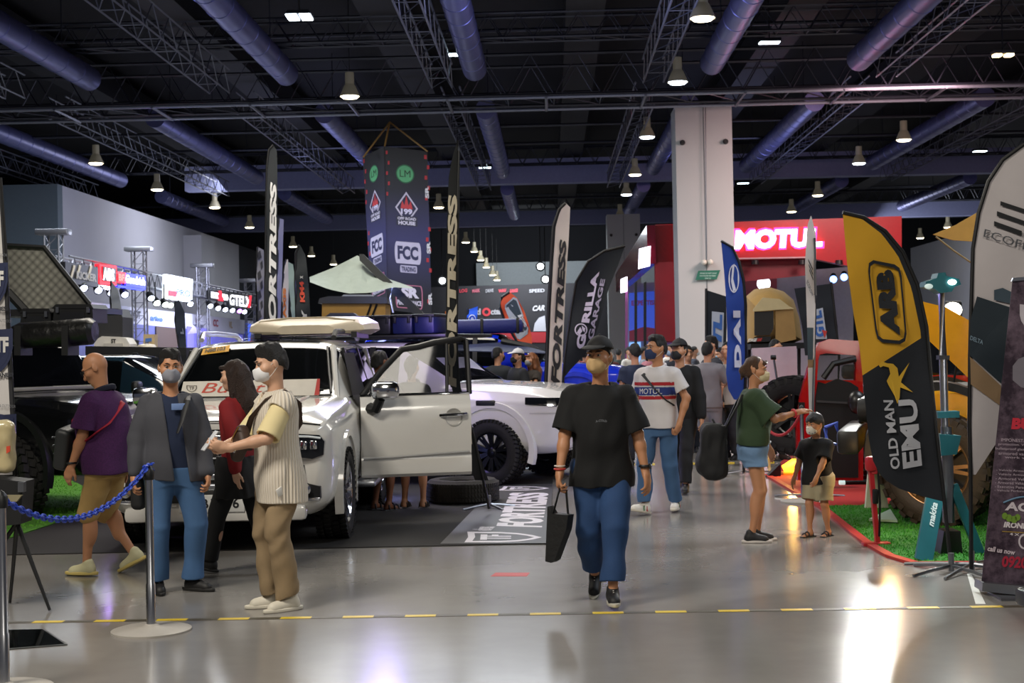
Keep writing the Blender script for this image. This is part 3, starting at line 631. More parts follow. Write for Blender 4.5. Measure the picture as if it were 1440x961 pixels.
# ---------------------------------------------------------------- the other vehicles
def offroader(name, label, loc, rz, paint, rim, kind='pickup', hw=.93, roof=1.80, lift=0, wr=.38, L=3.0, ar=None, tyre=None, steer=0, glass=None, tread=28, sp=8, hoodz=1.16, flat=False, fo=.92):
    t = T(name, label, 'car', loc, R(rz)); k = lift; ar = ar or wr+.085; hz = hoodz
    s = [(-.92, [(0, .45+k), (.60, .45+k), (.74, .52+k), (hw-.11, .72+k), (hw-.10, .95+k), (hw-.12, 1.0+k), (.62, hz-.12+k), (.40, hz-.11+k), (0, hz-.1+k)]),
         (-.80, [(0, .38+k), (.70, .38+k), (hw-.06, .48+k), (hw-.03, .72+k), (hw-.04, .98+k), (hw-.07, 1.04+k), (.68, hz-.06+k), (.44, hz-.045+k), (0, hz-.04+k)]),
         (-.45, prof(.36+k, hw-.01, .74+k, 1.0+k, hz-.08+k, 0, 0, 0, hood=(hz-.01+k, hz+k))),
         (.1, prof(.38+k, hw, .76+k, 1.02+k, hz-.05+k, 0, 0, 0, hood=(hz+.02+k, hz+.03+k))),
         (.55, prof(.38+k, hw, .76+k, 1.05+k, hz-.02+k, 0, 0, 0, hood=(hz+.04+k, hz+.06+k)))]
    g = ['hood']*4; ws = .30 if flat else .78
    s += [(.55+ws, prof(.38+k, hw, .76+k, 1.06+k, 1.14+k, hw*.77, roof-.10+k, roof-.015+k))]; g.append('ws')
    if kind == 'pickup':
        s += [(1.75, prof(.38+k, hw, .76+k, 1.06+k, 1.15+k, hw*.78, roof-.08+k, roof+k)), (2.45, prof(.38+k, hw, .76+k, 1.06+k, 1.16+k, hw*.76, roof-.10+k, roof-.02+k)),
              (2.68, prof(.38+k, hw, .76+k, 1.06+k, 1.16+k, 0, 0, 0, hood=(1.17+k, 1.16+k))), (4.2, prof(.42+k, hw, .76+k, 1.06+k, 1.16+k, 0, 0, 0, hood=(1.16+k, 1.15+k))), (4.3, prof(.48+k, hw-.04, .76+k, 1.04+k, 1.13+k, 0, 0, 0, hood=(1.14+k, 1.13+k)))]
        g += ['cab', 'cab', 'rear', 'bed', 'bed']
    else:
        e = L+.72
        s += [(1.75, prof(.38+k, hw, .76+k, 1.06+k, 1.15+k, hw*.79, roof-.07+k, roof+k)), (e-.2, prof(.40+k, hw, .76+k, 1.06+k, 1.16+k, hw*.79, roof-.07+k, roof+k)), (e-.05, prof(.42+k, hw-.02, .76+k, 1.06+k, 1.16+k, hw*.76, roof-.12+k, roof-.04+k)), (e, prof(.5+k, hw-.06, .76+k, 1.04+k, 1.13+k, hw*.7, 1.2+k, 1.21+k))]
        g += ['cab', 'cab', 'cab', 'rear']
    s = [(y*fo/.92 if y < 0 else y, q) for y, q in s]
    carbody(t, s, g, paint, (0, L), (ar, wr+.04+k*.6), glass=glass)
    for y in (0, L):
        for sd in (-1, 1):
            arch_trim(t, y, wr+.04+k*.6, ar, hw, sd, paint if not flat else BPL, .07)
            wheel(t, (sd*(hw-.10), y, wr), wr, .28, wr*.62, sd, rim, sp, tread=tread, steer=steer if y == 0 else 0, tyre_m=tyre)
    for sd in (-1, 1):
        B().box((sd*(hw+.12), .98, 1.22+k), (.22, .12, .19), bev=.05).ob('mirror', BPL, t)
        B().box((sd*(hw+.03), 1.5, .42+k), (.12, 1.5, .06), bev=.02).ob('side_step', BPL, t)
        for y in (1.72,): B().box((sd*(hw*.86+.005), y, 1.43+k), (.02, .08, .58), rot=(0, -sd*R(16), 0)).ob('window_pillar', BPL, t)
        B().tube([(sd*(hw+.012), .98+.9, .98+k), (sd*(hw+.03), 1.95, .985+k), (sd*(hw+.012), 2.05, .985+k)], .014, 6).ob('door_handle', CHR, t)
        B().tube([(sd*(hw-.0), 1.70, .5+k), (sd*(hw+.006), 1.70, .8+k), (sd*(hw-.01), 1.70, 1.12+k)], .006, 4).ob('door_gap', BLK, t)
    return t
# white pickup behind the open door
TR = offroader('pickup_truck', 'white pickup truck with dark spoked wheels, nose to the right beyond the open door', (.10, 18.05, 0), 66, PNT, M('#1b1c20', .3, .6), wr=.40, ar=.50, tread=46, sp=10, steer=-8, hoodz=1.2)
def wrap(body, par, name, mat, th0, th1, z0, z1, n=14, m=5, off=.012, c=(0, -.1), taper=None, smooth=40):
    """a panel laid on the body all the way round its nose; th from the nose (0) to the flank (90)"""
    P = []
    for j in range(m):
        row = []
        for i in range(n):
            th = R(th0+(th1-th0)*i/(n-1)); k = j/(m-1); a, b_ = (z0, z1) if taper is None else taper(i/(n-1)); z = a+(b_-a)*k
            d = Vector((math.sin(th), -math.cos(th), 0)); o = Vector((c[0], c[1], z))+d*3; hit, q, nn, _ = body.ray_cast(o, -d)
            row.append((q if hit else o-d*2.2)+d*off)
        P.append(row)
    return B().grid(P).ob(name, mat, par, smooth=smooth)
TRb = [c for c in kids(TR) if c.name.startswith('body')][0]
for sd in (-1, 1):
    yy = lambda x: -.93+.42*max(0, (x-.6)/.3)**1.3
    h = wrap(TRb, TR, 'headlamp', M('#121417', .08, coat=1, var=0), sd*28, sd*69, .93, 1.07, taper=lambda u: (.93+.05*u, 1.05+.015*u), off=.014)
    for u in (34, 42, 50): wrap(TRb, h, 'lamp_unit', CHR, sd*u, sd*(u+5), .965, 1.03, n=4, m=3, off=.024)
    wrap(TRb, h, 'light_strip', CHR, sd*30, sd*66, .975, .985, off=.022, m=2)
    wrap(TRb, TR, 'bumper_recess', M('#0b0b0c', .15), sd*30, sd*48, .58, .76, off=.014); wrap(TRb, TR, 'bumper_crease', M('#b9b7b2', .3), sd*30, sd*66, .865, .88, off=.006, m=2)
    f = TR
    B().box((sd*.70, -.86, .65), (.14, .05, .10), bev=.02).ob('fog_lamp', CHR, f)
    B().tube([(sd*.52, -.95, .80), (sd*.80, -.79, .79), (sd*.88, -.66, .77)], .02, 6).ob('bumper_strip', PNT, TR)
    B().box((sd*.935, .06, 1.0), (.03, .26, .07), bev=.015).ob('fender_vent', BPL, TR)
    B().grid([[Vector((sd*.938, y, z)) for y in (-.35, 0, .35)] for z in (.92, .925)]).ob('fender_crease', PNT, TR)
B().box((0, -.945, .80), (.86, .05, .42), bev=.03).ob('grille', M('#0c0d0f', .25), TR)
for z in (.9, .78): B().box((0, -.975, z), (.8, .03, .03), bev=.01).ob('grille_bar', CHR, TR)
b = B(); b.grid([[Vector((x, .62+.35*k, 1.26+.28*k+.02)) for x in (-.45, .5)] for k in (0, 1)]); b.ob('lit_screen_sheet', M('#e8e4ff', .5), TR, smooth=0)  # pale violet sheet paints the purple light on the windscreen
B().box((0, 1.7, 1.835), (1.4, 2.0, .05), bev=.02).ob('roof_rack', BPL, TR)
for i, lab in enumerate(('first from the left', 'second from the left', 'third from the left', 'fourth from the left')):
    m = Matrix.Rotation(R(66), 3, 'Z'); p = Vector((.10, 18.05, 0))+m @ Vector((-.45, 1.95-i*.31, 1.865))
    t = T('storage_case', 'black ribbed storage case on the white pickup rack, ' + lab, 'case', p, R(66), 'cases on the white pickup rack')
    B().box((0, 0, .11), (.44, .285, .22), bev=.03).ob('box', M('#131417' if i < 2 else '#151c44', .4), t)  # navy on the later cases paints blue light falling on black boxes
    B().box((0, 0, .23), (.46, .30, .04), bev=.015).ob('lid', BPL, t)
    for y in (-.1, .1): B().box((-.23, y, .18), (.02, .04, .08), bev=.006).ob('latch', BLK, t)
# blue 4x4
BL = offroader('pickup_truck', 'bright blue four wheel drive side on behind two men in dark shirts', (1.15, 25.2, 0), 84, M('#0f2fd0', .25, coat=.8), M('#2b2c30', .4, .5), kind='suv', roof=1.74, tread=24, wr=.46, lift=.22)
B().box((0, 2.0, 2.0), (1.3, 2.0, .07), bev=.02).ob('roof_rack', BPL, BL)
t = T('folded_awning', 'deep blue folded awning bag along the roof of the blue four wheel drive', 'awning', (-.7, 24.0, 1.93))
b = B(); b.box((.15, 0, .12), (1.5, .5, .24), bev=.08); b.ob('bag', M('#101b66', .5, bump=.3, bscale=12), t)
for x in (-.4, .2, .8): B().box((x, 0, .12), (.05, .52, .26), bev=.01).ob('strap', BLK, t)
t = T('awning_canopy', 'dark grey awning panel on a curved strut beside the blue four wheel drive', 'awning', (.3, 23.6, 1.5))
b = B(); b.prism([D(640, 487, 23.6), D(716, 482, 23.6), D(775, 498, 22.6), D(640, 494, 22.6)], (0, 0, 0), (0, 0, .015)); b.ob('panel', M('#2c3350', .7), t, rel=True, smooth=0)
b = B(); b.tube([D(706, 480, 23.4), D(745, 488, 23.2), D(762, 498, 23), D(757, 511, 23), D(735, 505, 23)], [.05, .06, .07, .08, .05], 8); b.ob('strut', BLK, t, rel=True)
# black truck at the left
BK = offroader('pickup_truck', 'black lifted four wheel drive with bull bar and loaded roof rack, far left', (-4.72, 15.5, 0), 58, M('#0d0e10', .2, coat=.6), M('#17181b', .4, .4), roof=1.78, lift=.06, wr=.43, ar=.52, steer=-14, flat=True, sp=6)
for z, x in ((.62, .72), (.80, .80), (.98, .62)): B().tube([(-x, -.88, z), (-x*.8, -1.05, z), (x*.8, -1.05, z), (x, -.88, z)], .035, 8).ob('bull_bar', BPL if z < .9 else STEEL, BK)
for sd in (-1, 1):
    B().tube([(sd*.42, -1.05, .6), (sd*.40, -1.06, 1.0), (sd*.30, -1.02, 1.16)], .03, 8).ob('bull_bar_post', BPL, BK)
    B().lathe([(.001, -.04), (.085, -.03), (.10, .02), (.07, .07)], (sd*.33, -1.10, 1.1), 'Y', 18).ob('driving_lamp', CHR, BK)
    B().lathe([(.001, -.02), (.09, -.01), (.1, .05)], (sd*.68, -.94, 1.0), 'Y', 18).ob('headlamp', CHR, BK)
B().box((0, -.98, .70), (.7, .2, .16), bev=.03).ob('winch', M('#2a2b2e', .4, .5), BK)
B().tube([(.1, -1.1, .7), (.05, -1.16, .6), (.0, -1.12, .5)], .03, 6).ob('tow_hook', STEEL, BK)
B().tube([(-.97, .5, .8), (-1.0, .45, 1.2), (-.93, .62, 1.3), (-.86, 1.0, 1.82), (-.84, 1.05, 1.92)], .045, 8).ob('snorkel', BPL, BK)
for x in (-.72, .72): B().tube([(x, 1.05, 1.93), (x, 2.9, 1.93)], .03, 6).ob('rack_rail', BPL, BK)
for y in (1.1, 1.7, 2.3, 2.9):
    B().tube([(-.72, y, 1.93), (.72, y, 1.93)], .022, 6).ob('rack_bar', BPL, BK)
    for x in (-.68, .68): B().box((x, y, 1.86), (.08, .08, .14), taper=.7).ob('rack_foot', BPL, BK)
PBE = M('#8d897b', .4)
for sd in (-1, 1): B().box((sd*.90, 1.62, 1.235), (.05, 1.75, .07), bev=.015).ob('belt_panel', PBE, BK)
B().box((0, .60, 1.31), (1.55, .10, .05), bev=.015).ob('cowl_panel', PBE, BK)
B().box((0, 1.65, 1.835), (1.36, 1.6, .06), bev=.02).ob('roof_panel', M('#6f7468', .4), BK)
AW = Pl((-4.65, 14.55, 2.0), -6)
def on(pl, name, pts, mat, parent=None, th=.02, lab=None, off=0):
    b = B(); b.prism([pl.at(*p) for p in pts], pl.n*off, pl.n*(off-th)); return b.ob(name, mat, parent, smooth=0, rel=parent is not None, lab=lab)
def along(pl, name, pts, r, mat, parent, n=10, off=0):
    return B().tube([pl.at(*p, off) for p in pts], r, n).ob(name, mat, parent, rel=parent is not None)
t = T('awning_bag', 'long black rolled awning bag with shiny cover on the rack of the black truck', 'awning', AW.at(80, 468))
along(AW, 'bag', [(18, 473), (30, 472), (80, 470), (128, 466), (134, 466)], [.10, .135, .14, .14, .10], M('#131313', .35, bump=.8, bscale=9), t, 14)
along(AW, 'zip_flap', [(22, 462), (80, 459), (112, 453), (128, 459)], .022, M('#5a5c60', .3), t, 6, .06)
for px in (29, 95): on(AW, 'mount_strap', [(px, 500), (px+9, 500), (px+9, 458), (px, 459)], BLK, t, .28, off=.15)
for x0, x1, y0, y1, nm in ((28, 72, 457, 434, 'lower one on the left'), (74, 131, 455, 428, 'taller one on the right')):
    pl = Pl((-4.6, 14.95, 2), -8); t = T('storage_case', 'black storage case on the rack of the black truck, ' + nm, 'case', pl.at((x0+x1)/2, y0))
    on(pl, 'box', [(x0, y0), (x1, y0-1), (x1-1, y1+6), (x0+2, y1+6)], M('#131415', .45), t, .36); on(pl, 'lid', [(x0-1, y1+6), (x1+1, y1+6), (x1-3, y1), (x0+5, y1)], BPL, t, .38, off=.01)
    on(pl, 'front_panel', [(x0+9, y0-4), (x1-9, y0-4), (x1-12, y1+11), (x0+12, y1+11)], M('#222325', .3), t, .02, off=.02)
    for px in (x0+6, x1-8): on(pl, 'latch', [(px, y1+12), (px+4, y1+12), (px+4, y1+4), (px, y1+4)], STEEL, t, .03, off=.03)
HS = Pl((-5.6, 15.6, 2.6), -4, 0)
t = T('rooftop_tent', 'hard shell rooftop tent tilted open over the black truck, quilted lid', 'tent', HS.at(60, 440))
def quilt(nt, b):
    L = nt.links.new; tc = nt.nodes.new('ShaderNodeTexCoord'); mp = nt.nodes.new('ShaderNodeMapping'); mp.inputs['Rotation'].default_value = (0, R(45), 0); mp.inputs['Scale'].default_value = (14, 14, 14)
    ck = nt.nodes.new('ShaderNodeTexVoronoi'); ck.inputs['Scale'].default_value = 1; ck.inputs['Randomness'].default_value = 0
    L(tc.outputs['Object'], mp.inputs['Vector']); L(mp.outputs['Vector'], ck.inputs['Vector'])
    r = nt.nodes.new('ShaderNodeValToRGB'); r.color_ramp.elements[0].color = lin('#a6a59a'); r.color_ramp.elements[1].color = lin('#4e4d48'); r.color_ramp.elements[1].position = .75
    L(ck.outputs['Distance'], r.inputs['Fac']); L(r.outputs['Color'], b.inputs['Base Color']); b.inputs['Roughness'].default_value = .5
on(HS, 'lid', [(8, 346), (62, 349), (124, 427), (118, 434), (32, 436), (2, 415)], tex_mat('quilted_liner', quilt), t, .03)
along(HS, 'lid_rim', [(4, 345), (62, 348), (126, 428)], .03, BPL, t, 6, .02); along(HS, 'strut', [(10, 410), (36, 438)], .05, BPL, t, 6, .05)
on(HS, 'base', [(-5, 446), (128, 440), (128, 432), (-5, 436)], BPL, t, 1.0)
for x in (24, 112): on(HS, 'foot', [(x, 470), (x+8, 470), (x+8, 440), (x, 440)], BPL, t, .1, off=-.1)
# dark teal suv behind, and what lies on the rack behind it
SV = offroader('car', 'dark teal car with curved window line behind the bald man', (-4.1, 20.6, 0), 82, M('#12222c', .15, coat=.9), M('#4a4b50', .3, .7), kind='suv', roof=1.70, tread=40, hw=.90)
DKB = Pl((-5.2, 22.6, 1.6), 0)
t = T('truck_bed_cover', 'black covered truck bed standing behind the teal car', 'truck bed', Vector((DKB.at(190, 500).x, 22.9, 0)))
on(DKB, 'cover', [(120, 499), (262, 500), (262, 489), (120, 487)], BPL, t, 1.2); on(DKB, 'bed', [(120, 660), (262, 655), (262, 500), (120, 499)], M('#16171b', .3, coat=.4), t, 1.2)
t = T('white_locker', 'white locker with rounded top and small dark emblem behind the bald man', 'locker', DKB.at(157, 498))
b = B(); b.prism([DKB.at(*p) for p in ((131, 497), (181, 495), (181, 484), (176, 476), (168, 474), (142, 473), (135, 477), (131, 484))], DKB.n*-.05, DKB.n*-.5); b.ob('shell', M('#d5d2c8', .45), t, rel=True, smooth=25)
on(DKB, 'front_panel', [(145, 491), (172, 491), (172, 483), (145, 483)], M('#bfbcb2', .5), t, .03, off=-.02)
b = B(); lettering(b, '5T', quadmap(lambda x, y: DKB.at(x, y, -.03), (156, 483), (163, 483), (163, 477), (156, 477)), .06); b.ob('emblem', BLK, t, rel=True, smooth=0)
t = T('gas_canister', 'cream canister with red label beside the white locker', 'canister', DKB.at(202, 500))
p0, p1 = DKB.at(202, 500), DKB.at(202, 482); b = B(); b.lathe([(.001, 0), (.13, 0), (.155, .03), (.155, .13), (.13, .17), (.05, .185), (.001, .19)], p0+Vector((0, .2, 0)), n=24); b.ob('body', M('#d9d3c2', .4), t, rel=True)
on(DKB, 'label', [(204, 496), (211, 496), (211, 489), (204, 489)], M('#b8242c', .5), t, .01, off=-.03)
B().cyl(p0+Vector((0, .2, .185)), p0+Vector((0, .2, .22)), .03).ob('valve', STEEL, t, rel=True)
t = T('cardboard_box', 'small cardboard box with blue print above the cream canister', 'box', DKB.at(200, 484)+Vector((0, .3, 0)))
on(DKB, 'carton', [(192, 500), (208, 500), (208, 470), (192, 470)], M('#b7a27a', .7), t, .2, off=-.42); on(DKB, 'print', [(195, 481), (204, 480), (204, 475), (195, 476)], M('#3c6ab0', .6), t, .01, off=-.41)
t = T('hard_case', 'dark padded hard case behind the roof boxes of the black truck', 'case', Vector((DKB.at(150, 468).x, 22.75, DKB.at(150, 488).z)))
b = B(); b.prism([DKB.at(*p) for p in ((133, 487), (170, 486), (170, 446), (164, 434), (136, 433))], DKB.n*-.1, DKB.n*-.7); b.ob('shell', M('#2c2d2f', .5), t, rel=True, smooth=20)
on(DKB, 'tray', [(133, 489), (176, 487), (176, 478), (133, 480)], BPL, t, .75, off=-.08)
# red off-roader with open rear door and spare wheel
RD = M('#b01018', .2, coat=.9)
RB = offroader('off_roader', 'red boxy off-roader with open rear door and big spare wheel beyond the boy', (5.49, 19.08, 0), 168, RD, M('#1a1a1c', .4, .4), kind='suv', roof=1.72, lift=.05, wr=.45, L=2.4, hw=.84, flat=True)
dp = Pl((3.45, 15.95, 1.0), 4)
t = RB
def dpart(name, pts, mat, th=.03, off=0, par=RB): 
    b = B(); b.prism([dp.at(*p) for p in pts], dp.n*off, dp.n*(off-th)); return b.ob(name, mat, par, smooth=0, rel=True) if par is RB else b
dl = [(1122, 676), (1121, 600), (1126, 560), (1136, 520), (1146, 492), (1152, 482), (1166, 477), (1212, 480), (1214, 560), (1214, 676)]
il = [(1149, 535), (1152, 500), (1162, 497), (1205, 500), (1203, 535)]
b = B(); o = [dp.at(*p) for p in dl]; i2 = [dp.at(*p) for p in [(1149, 535), (1149, 535), (1149, 533), (1150, 520), (1151, 505), (1153, 499), (1162, 497), (1204, 500), (1203, 533), (1203, 535)]]
m = len(o)
for off in (0, -.07):
    vs = [p+dp.n*off for p in o+i2]; b.add(vs, [(k, k+1, m+k+1, m+k) for k in range(m-1)]+[(0, m, 2*m-1, m-1)])
b.add([p for p in o]+[p-dp.n*.07 for p in o], [(k, (k+1) % m, m+(k+1) % m, m+k) for k in range(m)])
dr = b.ob('rear_door', RD, RB, smooth=0, rel=True)
def dsub(name, pts, mat, th=.02, off=.01):
    b = B(); b.prism([dp.at(*p) for p in pts], dp.n*off, dp.n*(off-th)); vs = b
    return vs.ob(name, mat, dr, smooth=0, rel=False) if False else _rel(vs, name, mat)
def _rel(b, name, mat):
    Ri = Matrix.Rotation(-RB.rotation_euler.z, 3, 'Z'); b.v = [Ri @ (v-RB.location) for v in b.v]; return b.ob(name, mat, dr, smooth=0)
dsub('inner_panel', [(1146, 672), (1146, 560), (1150, 537), (1160, 540), (1176, 533), (1195, 538), (1206, 545), (1206, 672)], M('#0d0d0e', .7), .05, .03)
dsub('panel_strip', [(1147, 566), (1205, 569), (1205, 566), (1147, 563)], M('#3a3a3c', .5), .01, .045)
dsub('latch', [(1123, 583), (1131, 583), (1131, 566), (1123, 566)], BLK, .03, .02)
dsub('window', [(1149, 536), (1151, 505), (1153, 499), (1162, 497), (1204, 500), (1203, 535)], M('#3a3f3c', .05, alpha=.35, var=0), .01, -.03)
b = B(); b.tube([dp.at(1158, 532, .03), dp.at(1172, 512, .04), dp.at(1203, 505, .03)], .035, 8); _rel(b, 'wiper_motor', BLK)
sw = D(1117, 584, 16.35)
Ri = Matrix.Rotation(-RB.rotation_euler.z, 3, 'Z')
w_ = wheel(RB, (0, 0, 0), .45, .30, .26, -1, M('#1a1a1c', .4, .4), 6, tread=24, lab='spare wheel on the open rear door')
for ob_ in [w_]+kids(w_):
    for v in ob_.data.vertices: v.co = Ri @ ((Matrix.Rotation(R(62), 3, 'Z') @ v.co)+sw-RB.location)
lb = D(1205, 566, 15.6); b = B(); b.sphere(lb, .13, 14, 10, sc=(.8, .7, 1)); b.v = [Ri @ (v-RB.location) for v in b.v]; b.ob('mirror', M('#1c1b1b', .35), RB)
# yellow off-roader with open bonnet
YL = M('#e8a512', .25, coat=.8)
YB = offroader('off_roader', 'yellow off-roader with raised bonnet and big bronze wheel on the green turf', (4.0, 13.4, 0), -107, YL, M('#8a6a48', .35, .6), kind='suv', roof=1.86, lift=.16, wr=.51, ar=.56, hw=.92, flat=True, steer=-22, sp=8, tread=26, tyre=M('#2b2119', .6, bump=.2), fo=.60, hoodz=1.02)  # brown of the tyre puts the bronze light on it into its colour
hp_ = Pl((4.05, 13.0, 1.5), -20)
on(hp_, 'raised_bonnet', [(1282, 416), (1300, 425), (1330, 432), (1358, 448), (1420, 480), (1432, 598), (1361, 531), (1305, 478), (1282, 458)], YL, None, .04).parent = None
ob_ = bpy.data.objects['raised_bonnet']; Ry = Matrix.Rotation(-YB.rotation_euler.z, 3, 'Z')
for v in ob_.data.vertices: v.co = Ry @ (v.co-YB.location)
ob_.parent = YB
b = B(); b.tube([hp_.at(1340, 545, -.05), hp_.at(1352, 470, -.05)], .012, 6); b.v = [Ry @ (v-YB.location) for v in b.v]; b.ob('prop_rod', BLK, YB)
B().box((0, .0, 1.2), (1.3, .8, .06)).ob('engine_bay', BLK, YB)
for sd in (-1, 1):
    B().lathe([(.001, -.03), (.10, -.02), (.12, .06)], (sd*.58, -.68, 1.02), 'Y', 20).ob('headlamp', DRK, YB)
B().box((0, -.78, .74), (1.7, .2, .22), bev=.04).ob('bumper', BPL, YB)
B().tube([(.6, -.86, .7), (.62, -.98, .72), (.6, -1.0, .86), (.58, -.9, .9)], .025, 8, closed=True).ob('shackle', M('#4a62c8', .4), YB)
B().box((0, -.68, 1.0), (1.0, .06, .24), bev=.03).ob('grille', BPL, YB)
# the lying tyre and the wheel leaning on it
t = T('tyre', 'tyre lying flat on the black carpet before the white pickup', 'tyre', G(651, 706))
b = B(); b.lathe([(.22, .03), (.25, 0), (.35, 0), (.385, .03), (.39, .125), (.385, .22), (.35, .25), (.25, .25), (.22, .22), (.25, .125), (.22, .03)], n=56)
for i in range(70):
    for zz in (.05, .1, .15, .2):
        m = Matrix.Rotation(2*PI*i/70, 3, 'Z'); b.box(m @ Vector((.389, 0, zz)), (.016, .024, .036), rot=m @ Matrix.Rotation(.3, 3, 'X'))
b.ob('carcass', M('#2a2723', .8, bump=.2), t)
t = T('alloy_wheel', 'dark wheel with bright chrome rim lip leaning inside the lying tyre', 'wheel', G(645, 698)+Vector((0, .0, .03)))
w_ = wheel(t, (0, 0, 0), .34, .22, .27, -1, CHR, 12, tread=46); mm = Matrix.Rotation(R(28), 3, 'Y') @ Matrix.Rotation(R(-60), 3, 'Z')
for ob_ in [w_]+kids(w_):
    for v in ob_.data.vertices: v.co = Matrix.Rotation(R(-40), 3, 'Y') @ (Matrix.Rotation(R(20), 3, 'Z') @ v.co)+Vector((-.05, .12, .36))
# ================================================================ PEOPLE (sculpted as smooth blended volumes, one surface each)
class SDF:
    def __init__(s, h): s.h = h; s.ops = []; s.lo = np.full(3, 1e9); s.hi = np.full(3, -1e9)
    def _add(s, fn, lo, hi, op, k):
        lo = np.array(lo, float); hi = np.array(hi, float)
        if op == 'u': s.lo = np.minimum(s.lo, lo); s.hi = np.maximum(s.hi, hi)
        s.ops.append((fn, lo, hi, op, k)); return s
    def cap(s, a, b, ra, rb=None, k=.03, op='u', flat=False):
        a = np.array(a, float); b = np.array(b, float); rb = ra if rb is None else rb; ba = b-a; L2 = max(ba.dot(ba), 1e-9); L = L2**.5
        def fn(P):
            pa = P-a; t0 = pa@ba/L2; t = np.clip(t0, 0, 1); d = np.sqrt(((pa-t[..., None]*ba)**2).sum(-1))-(ra+(rb-ra)*t)
            if flat: d = np.maximum(d, (t0-1)*L if flat == 2 else np.maximum(-t0, t0-1)*L)
            return d
        m = max(ra, rb); return s._add(fn, np.minimum(a, b)-m, np.maximum(a, b)+m, op, k)
    def ell(s, c, r, rot=None, k=.03, op='u'):
        c = np.array(c, float); r = np.array(r, float); Q = np.eye(3) if rot is None else np.array(rot)
        def fn(P):
            q = (P-c)@Q; k0 = np.sqrt(((q/r)**2).sum(-1)); k1 = np.sqrt(((q/(r*r))**2).sum(-1))+1e-9
            return k0*(k0-1)/k1
        e = np.abs(Q)@r; return s._add(fn, c-e, c+e, op, k)
    def box(s, c, d, rot=None, rnd=.01, k=.02, op='u'):
        c = np.array(c, float); d = np.array(d, float); Q = np.eye(3) if rot is None else np.array(rot)
        def fn(P):
            q = np.abs((P-c)@Q)-(d-rnd); return np.sqrt((np.maximum(q, 0)**2).sum(-1))+np.minimum(q.max(-1), 0)-rnd
        e = np.abs(Q)@d; return s._add(fn, c-e, c+e, op, k)
    def stack(s, keys, k=.03, op='u', p=2.3):
        """keys: (z, cx, cy, rx, ry) rising"""
        K = np.array(keys, float); zz = np.linspace(K[0, 0], K[-1, 0], 120); ks = np.stack([np.interp(zz, K[:, 0], K[:, i]) for i in range(1, 5)], 1)
        w = np.ones(9)/9; pad = np.pad(ks, ((4, 4), (0, 0)), 'edge'); ks = np.stack([np.convolve(pad[:, i], w, 'valid') for i in range(4)], 1)
        def fn(P):
            z = P[..., 2]; v = [np.interp(z, zz, ks[:, i]) for i in range(4)]
            q = (np.abs((P[..., 0]-v[0])/v[2])**p+np.abs((P[..., 1]-v[1])/v[3])**p)**(1/p)
            return np.maximum((q-1)*np.minimum(v[2], v[3])*.9, np.maximum(K[0, 0]-z, z-K[-1, 0]))
        m = K[:, 3:].max(0); lo = [K[:, 1].min()-m[0], K[:, 2].min()-m[1], K[0, 0]]; hi = [K[:, 1].max()+m[0], K[:, 2].max()+m[1], K[-1, 0]]
        return s._add(fn, lo, hi, op, k)
    def plane(s, n, c, k=.0):
        """keeps the side where n.p < c"""
        n = np.array(n, float); n /= np.linalg.norm(n); return s._add(lambda P: P@n-c, [0, 0, 0], [0, 0, 0], 'i', k)
    def wr(s, amp, seed=0, f=(14, 14, 7)):
        r = np.random.default_rng(seed); W = [(r.normal(size=3)*np.array(f), r.uniform(0, 6.28)) for _ in range(7)]
        def fn(P):
            d = 0
            for kv, ph in W: d = d+np.sin(P@kv+ph+1.5*np.sin(P@kv[[1, 2, 0]]*.6+ph))
            return d*amp/2.6
        return s._add(fn, [0]*3, [0]*3, 'w', 0)
    def mesh(s, name):
        h = s.h; lo = s.lo-3*h; hi = s.hi+3*h; n = np.ceil((hi-lo)/h).astype(int)+1
        ax = [lo[i]+h*np.arange(n[i]) for i in range(3)]; Dv = np.full(n, 9., np.float32)
        for fn, a, b, op, k in s.ops:
            if op in ('i', 'w'):
                sel = Dv < .12 if op == 'w' else Dv < 1; ii = np.nonzero(sel)
                P = np.stack([ax[i][ii[i]] for i in range(3)], -1); v = fn(P)
                Dv[ii] = Dv[ii]+v if op == 'w' else np.maximum(Dv[ii], v); continue
            m = k+3*h+.012; i0 = np.maximum(np.floor((a-m-lo)/h).astype(int), 0); i1 = np.minimum(np.ceil((b+m-lo)/h).astype(int)+1, n)
            if (i1 <= i0).any(): continue
            sl = tuple(slice(i0[i], i1[i]) for i in range(3)); P = np.stack(np.meshgrid(*[ax[i][sl[i]] for i in range(3)], indexing='ij'), -1)
            d = fn(P); D0 = Dv[sl]
            if op == 'u':
                hh = np.maximum(k-np.abs(D0-d), 0)/max(k, 1e-6); Dv[sl] = np.minimum(D0, d)-hh*hh*k*.25
            else:
                hh = np.maximum(k-np.abs(D0+d), 0)/max(k, 1e-6); Dv[sl] = np.maximum(D0, -d)+hh*hh*k*.25
        I = Dv < 0; c8 = [I[dx:n[0]-1+dx, dy:n[1]-1+dy, dz:n[2]-1+dz] for dx in (0, 1) for dy in (0, 1) for dz in (0, 1)]
        sm = sum(c.astype(np.int8) for c in c8); act = (sm > 0) & (sm < 8); ii = np.argwhere(act)
        if len(ii) == 0: return None
        ids = np.full(act.shape, -1, np.int64); ids[act] = np.arange(len(ii))
        off = np.array([(dx, dy, dz) for dx in (0, 1) for dy in (0, 1) for dz in (0, 1)])
        V = np.stack([Dv[ii[:, 0]+o[0], ii[:, 1]+o[1], ii[:, 2]+o[2]] for o in off], 1); acc = np.zeros((len(ii), 3)); cnt = np.zeros(len(ii))
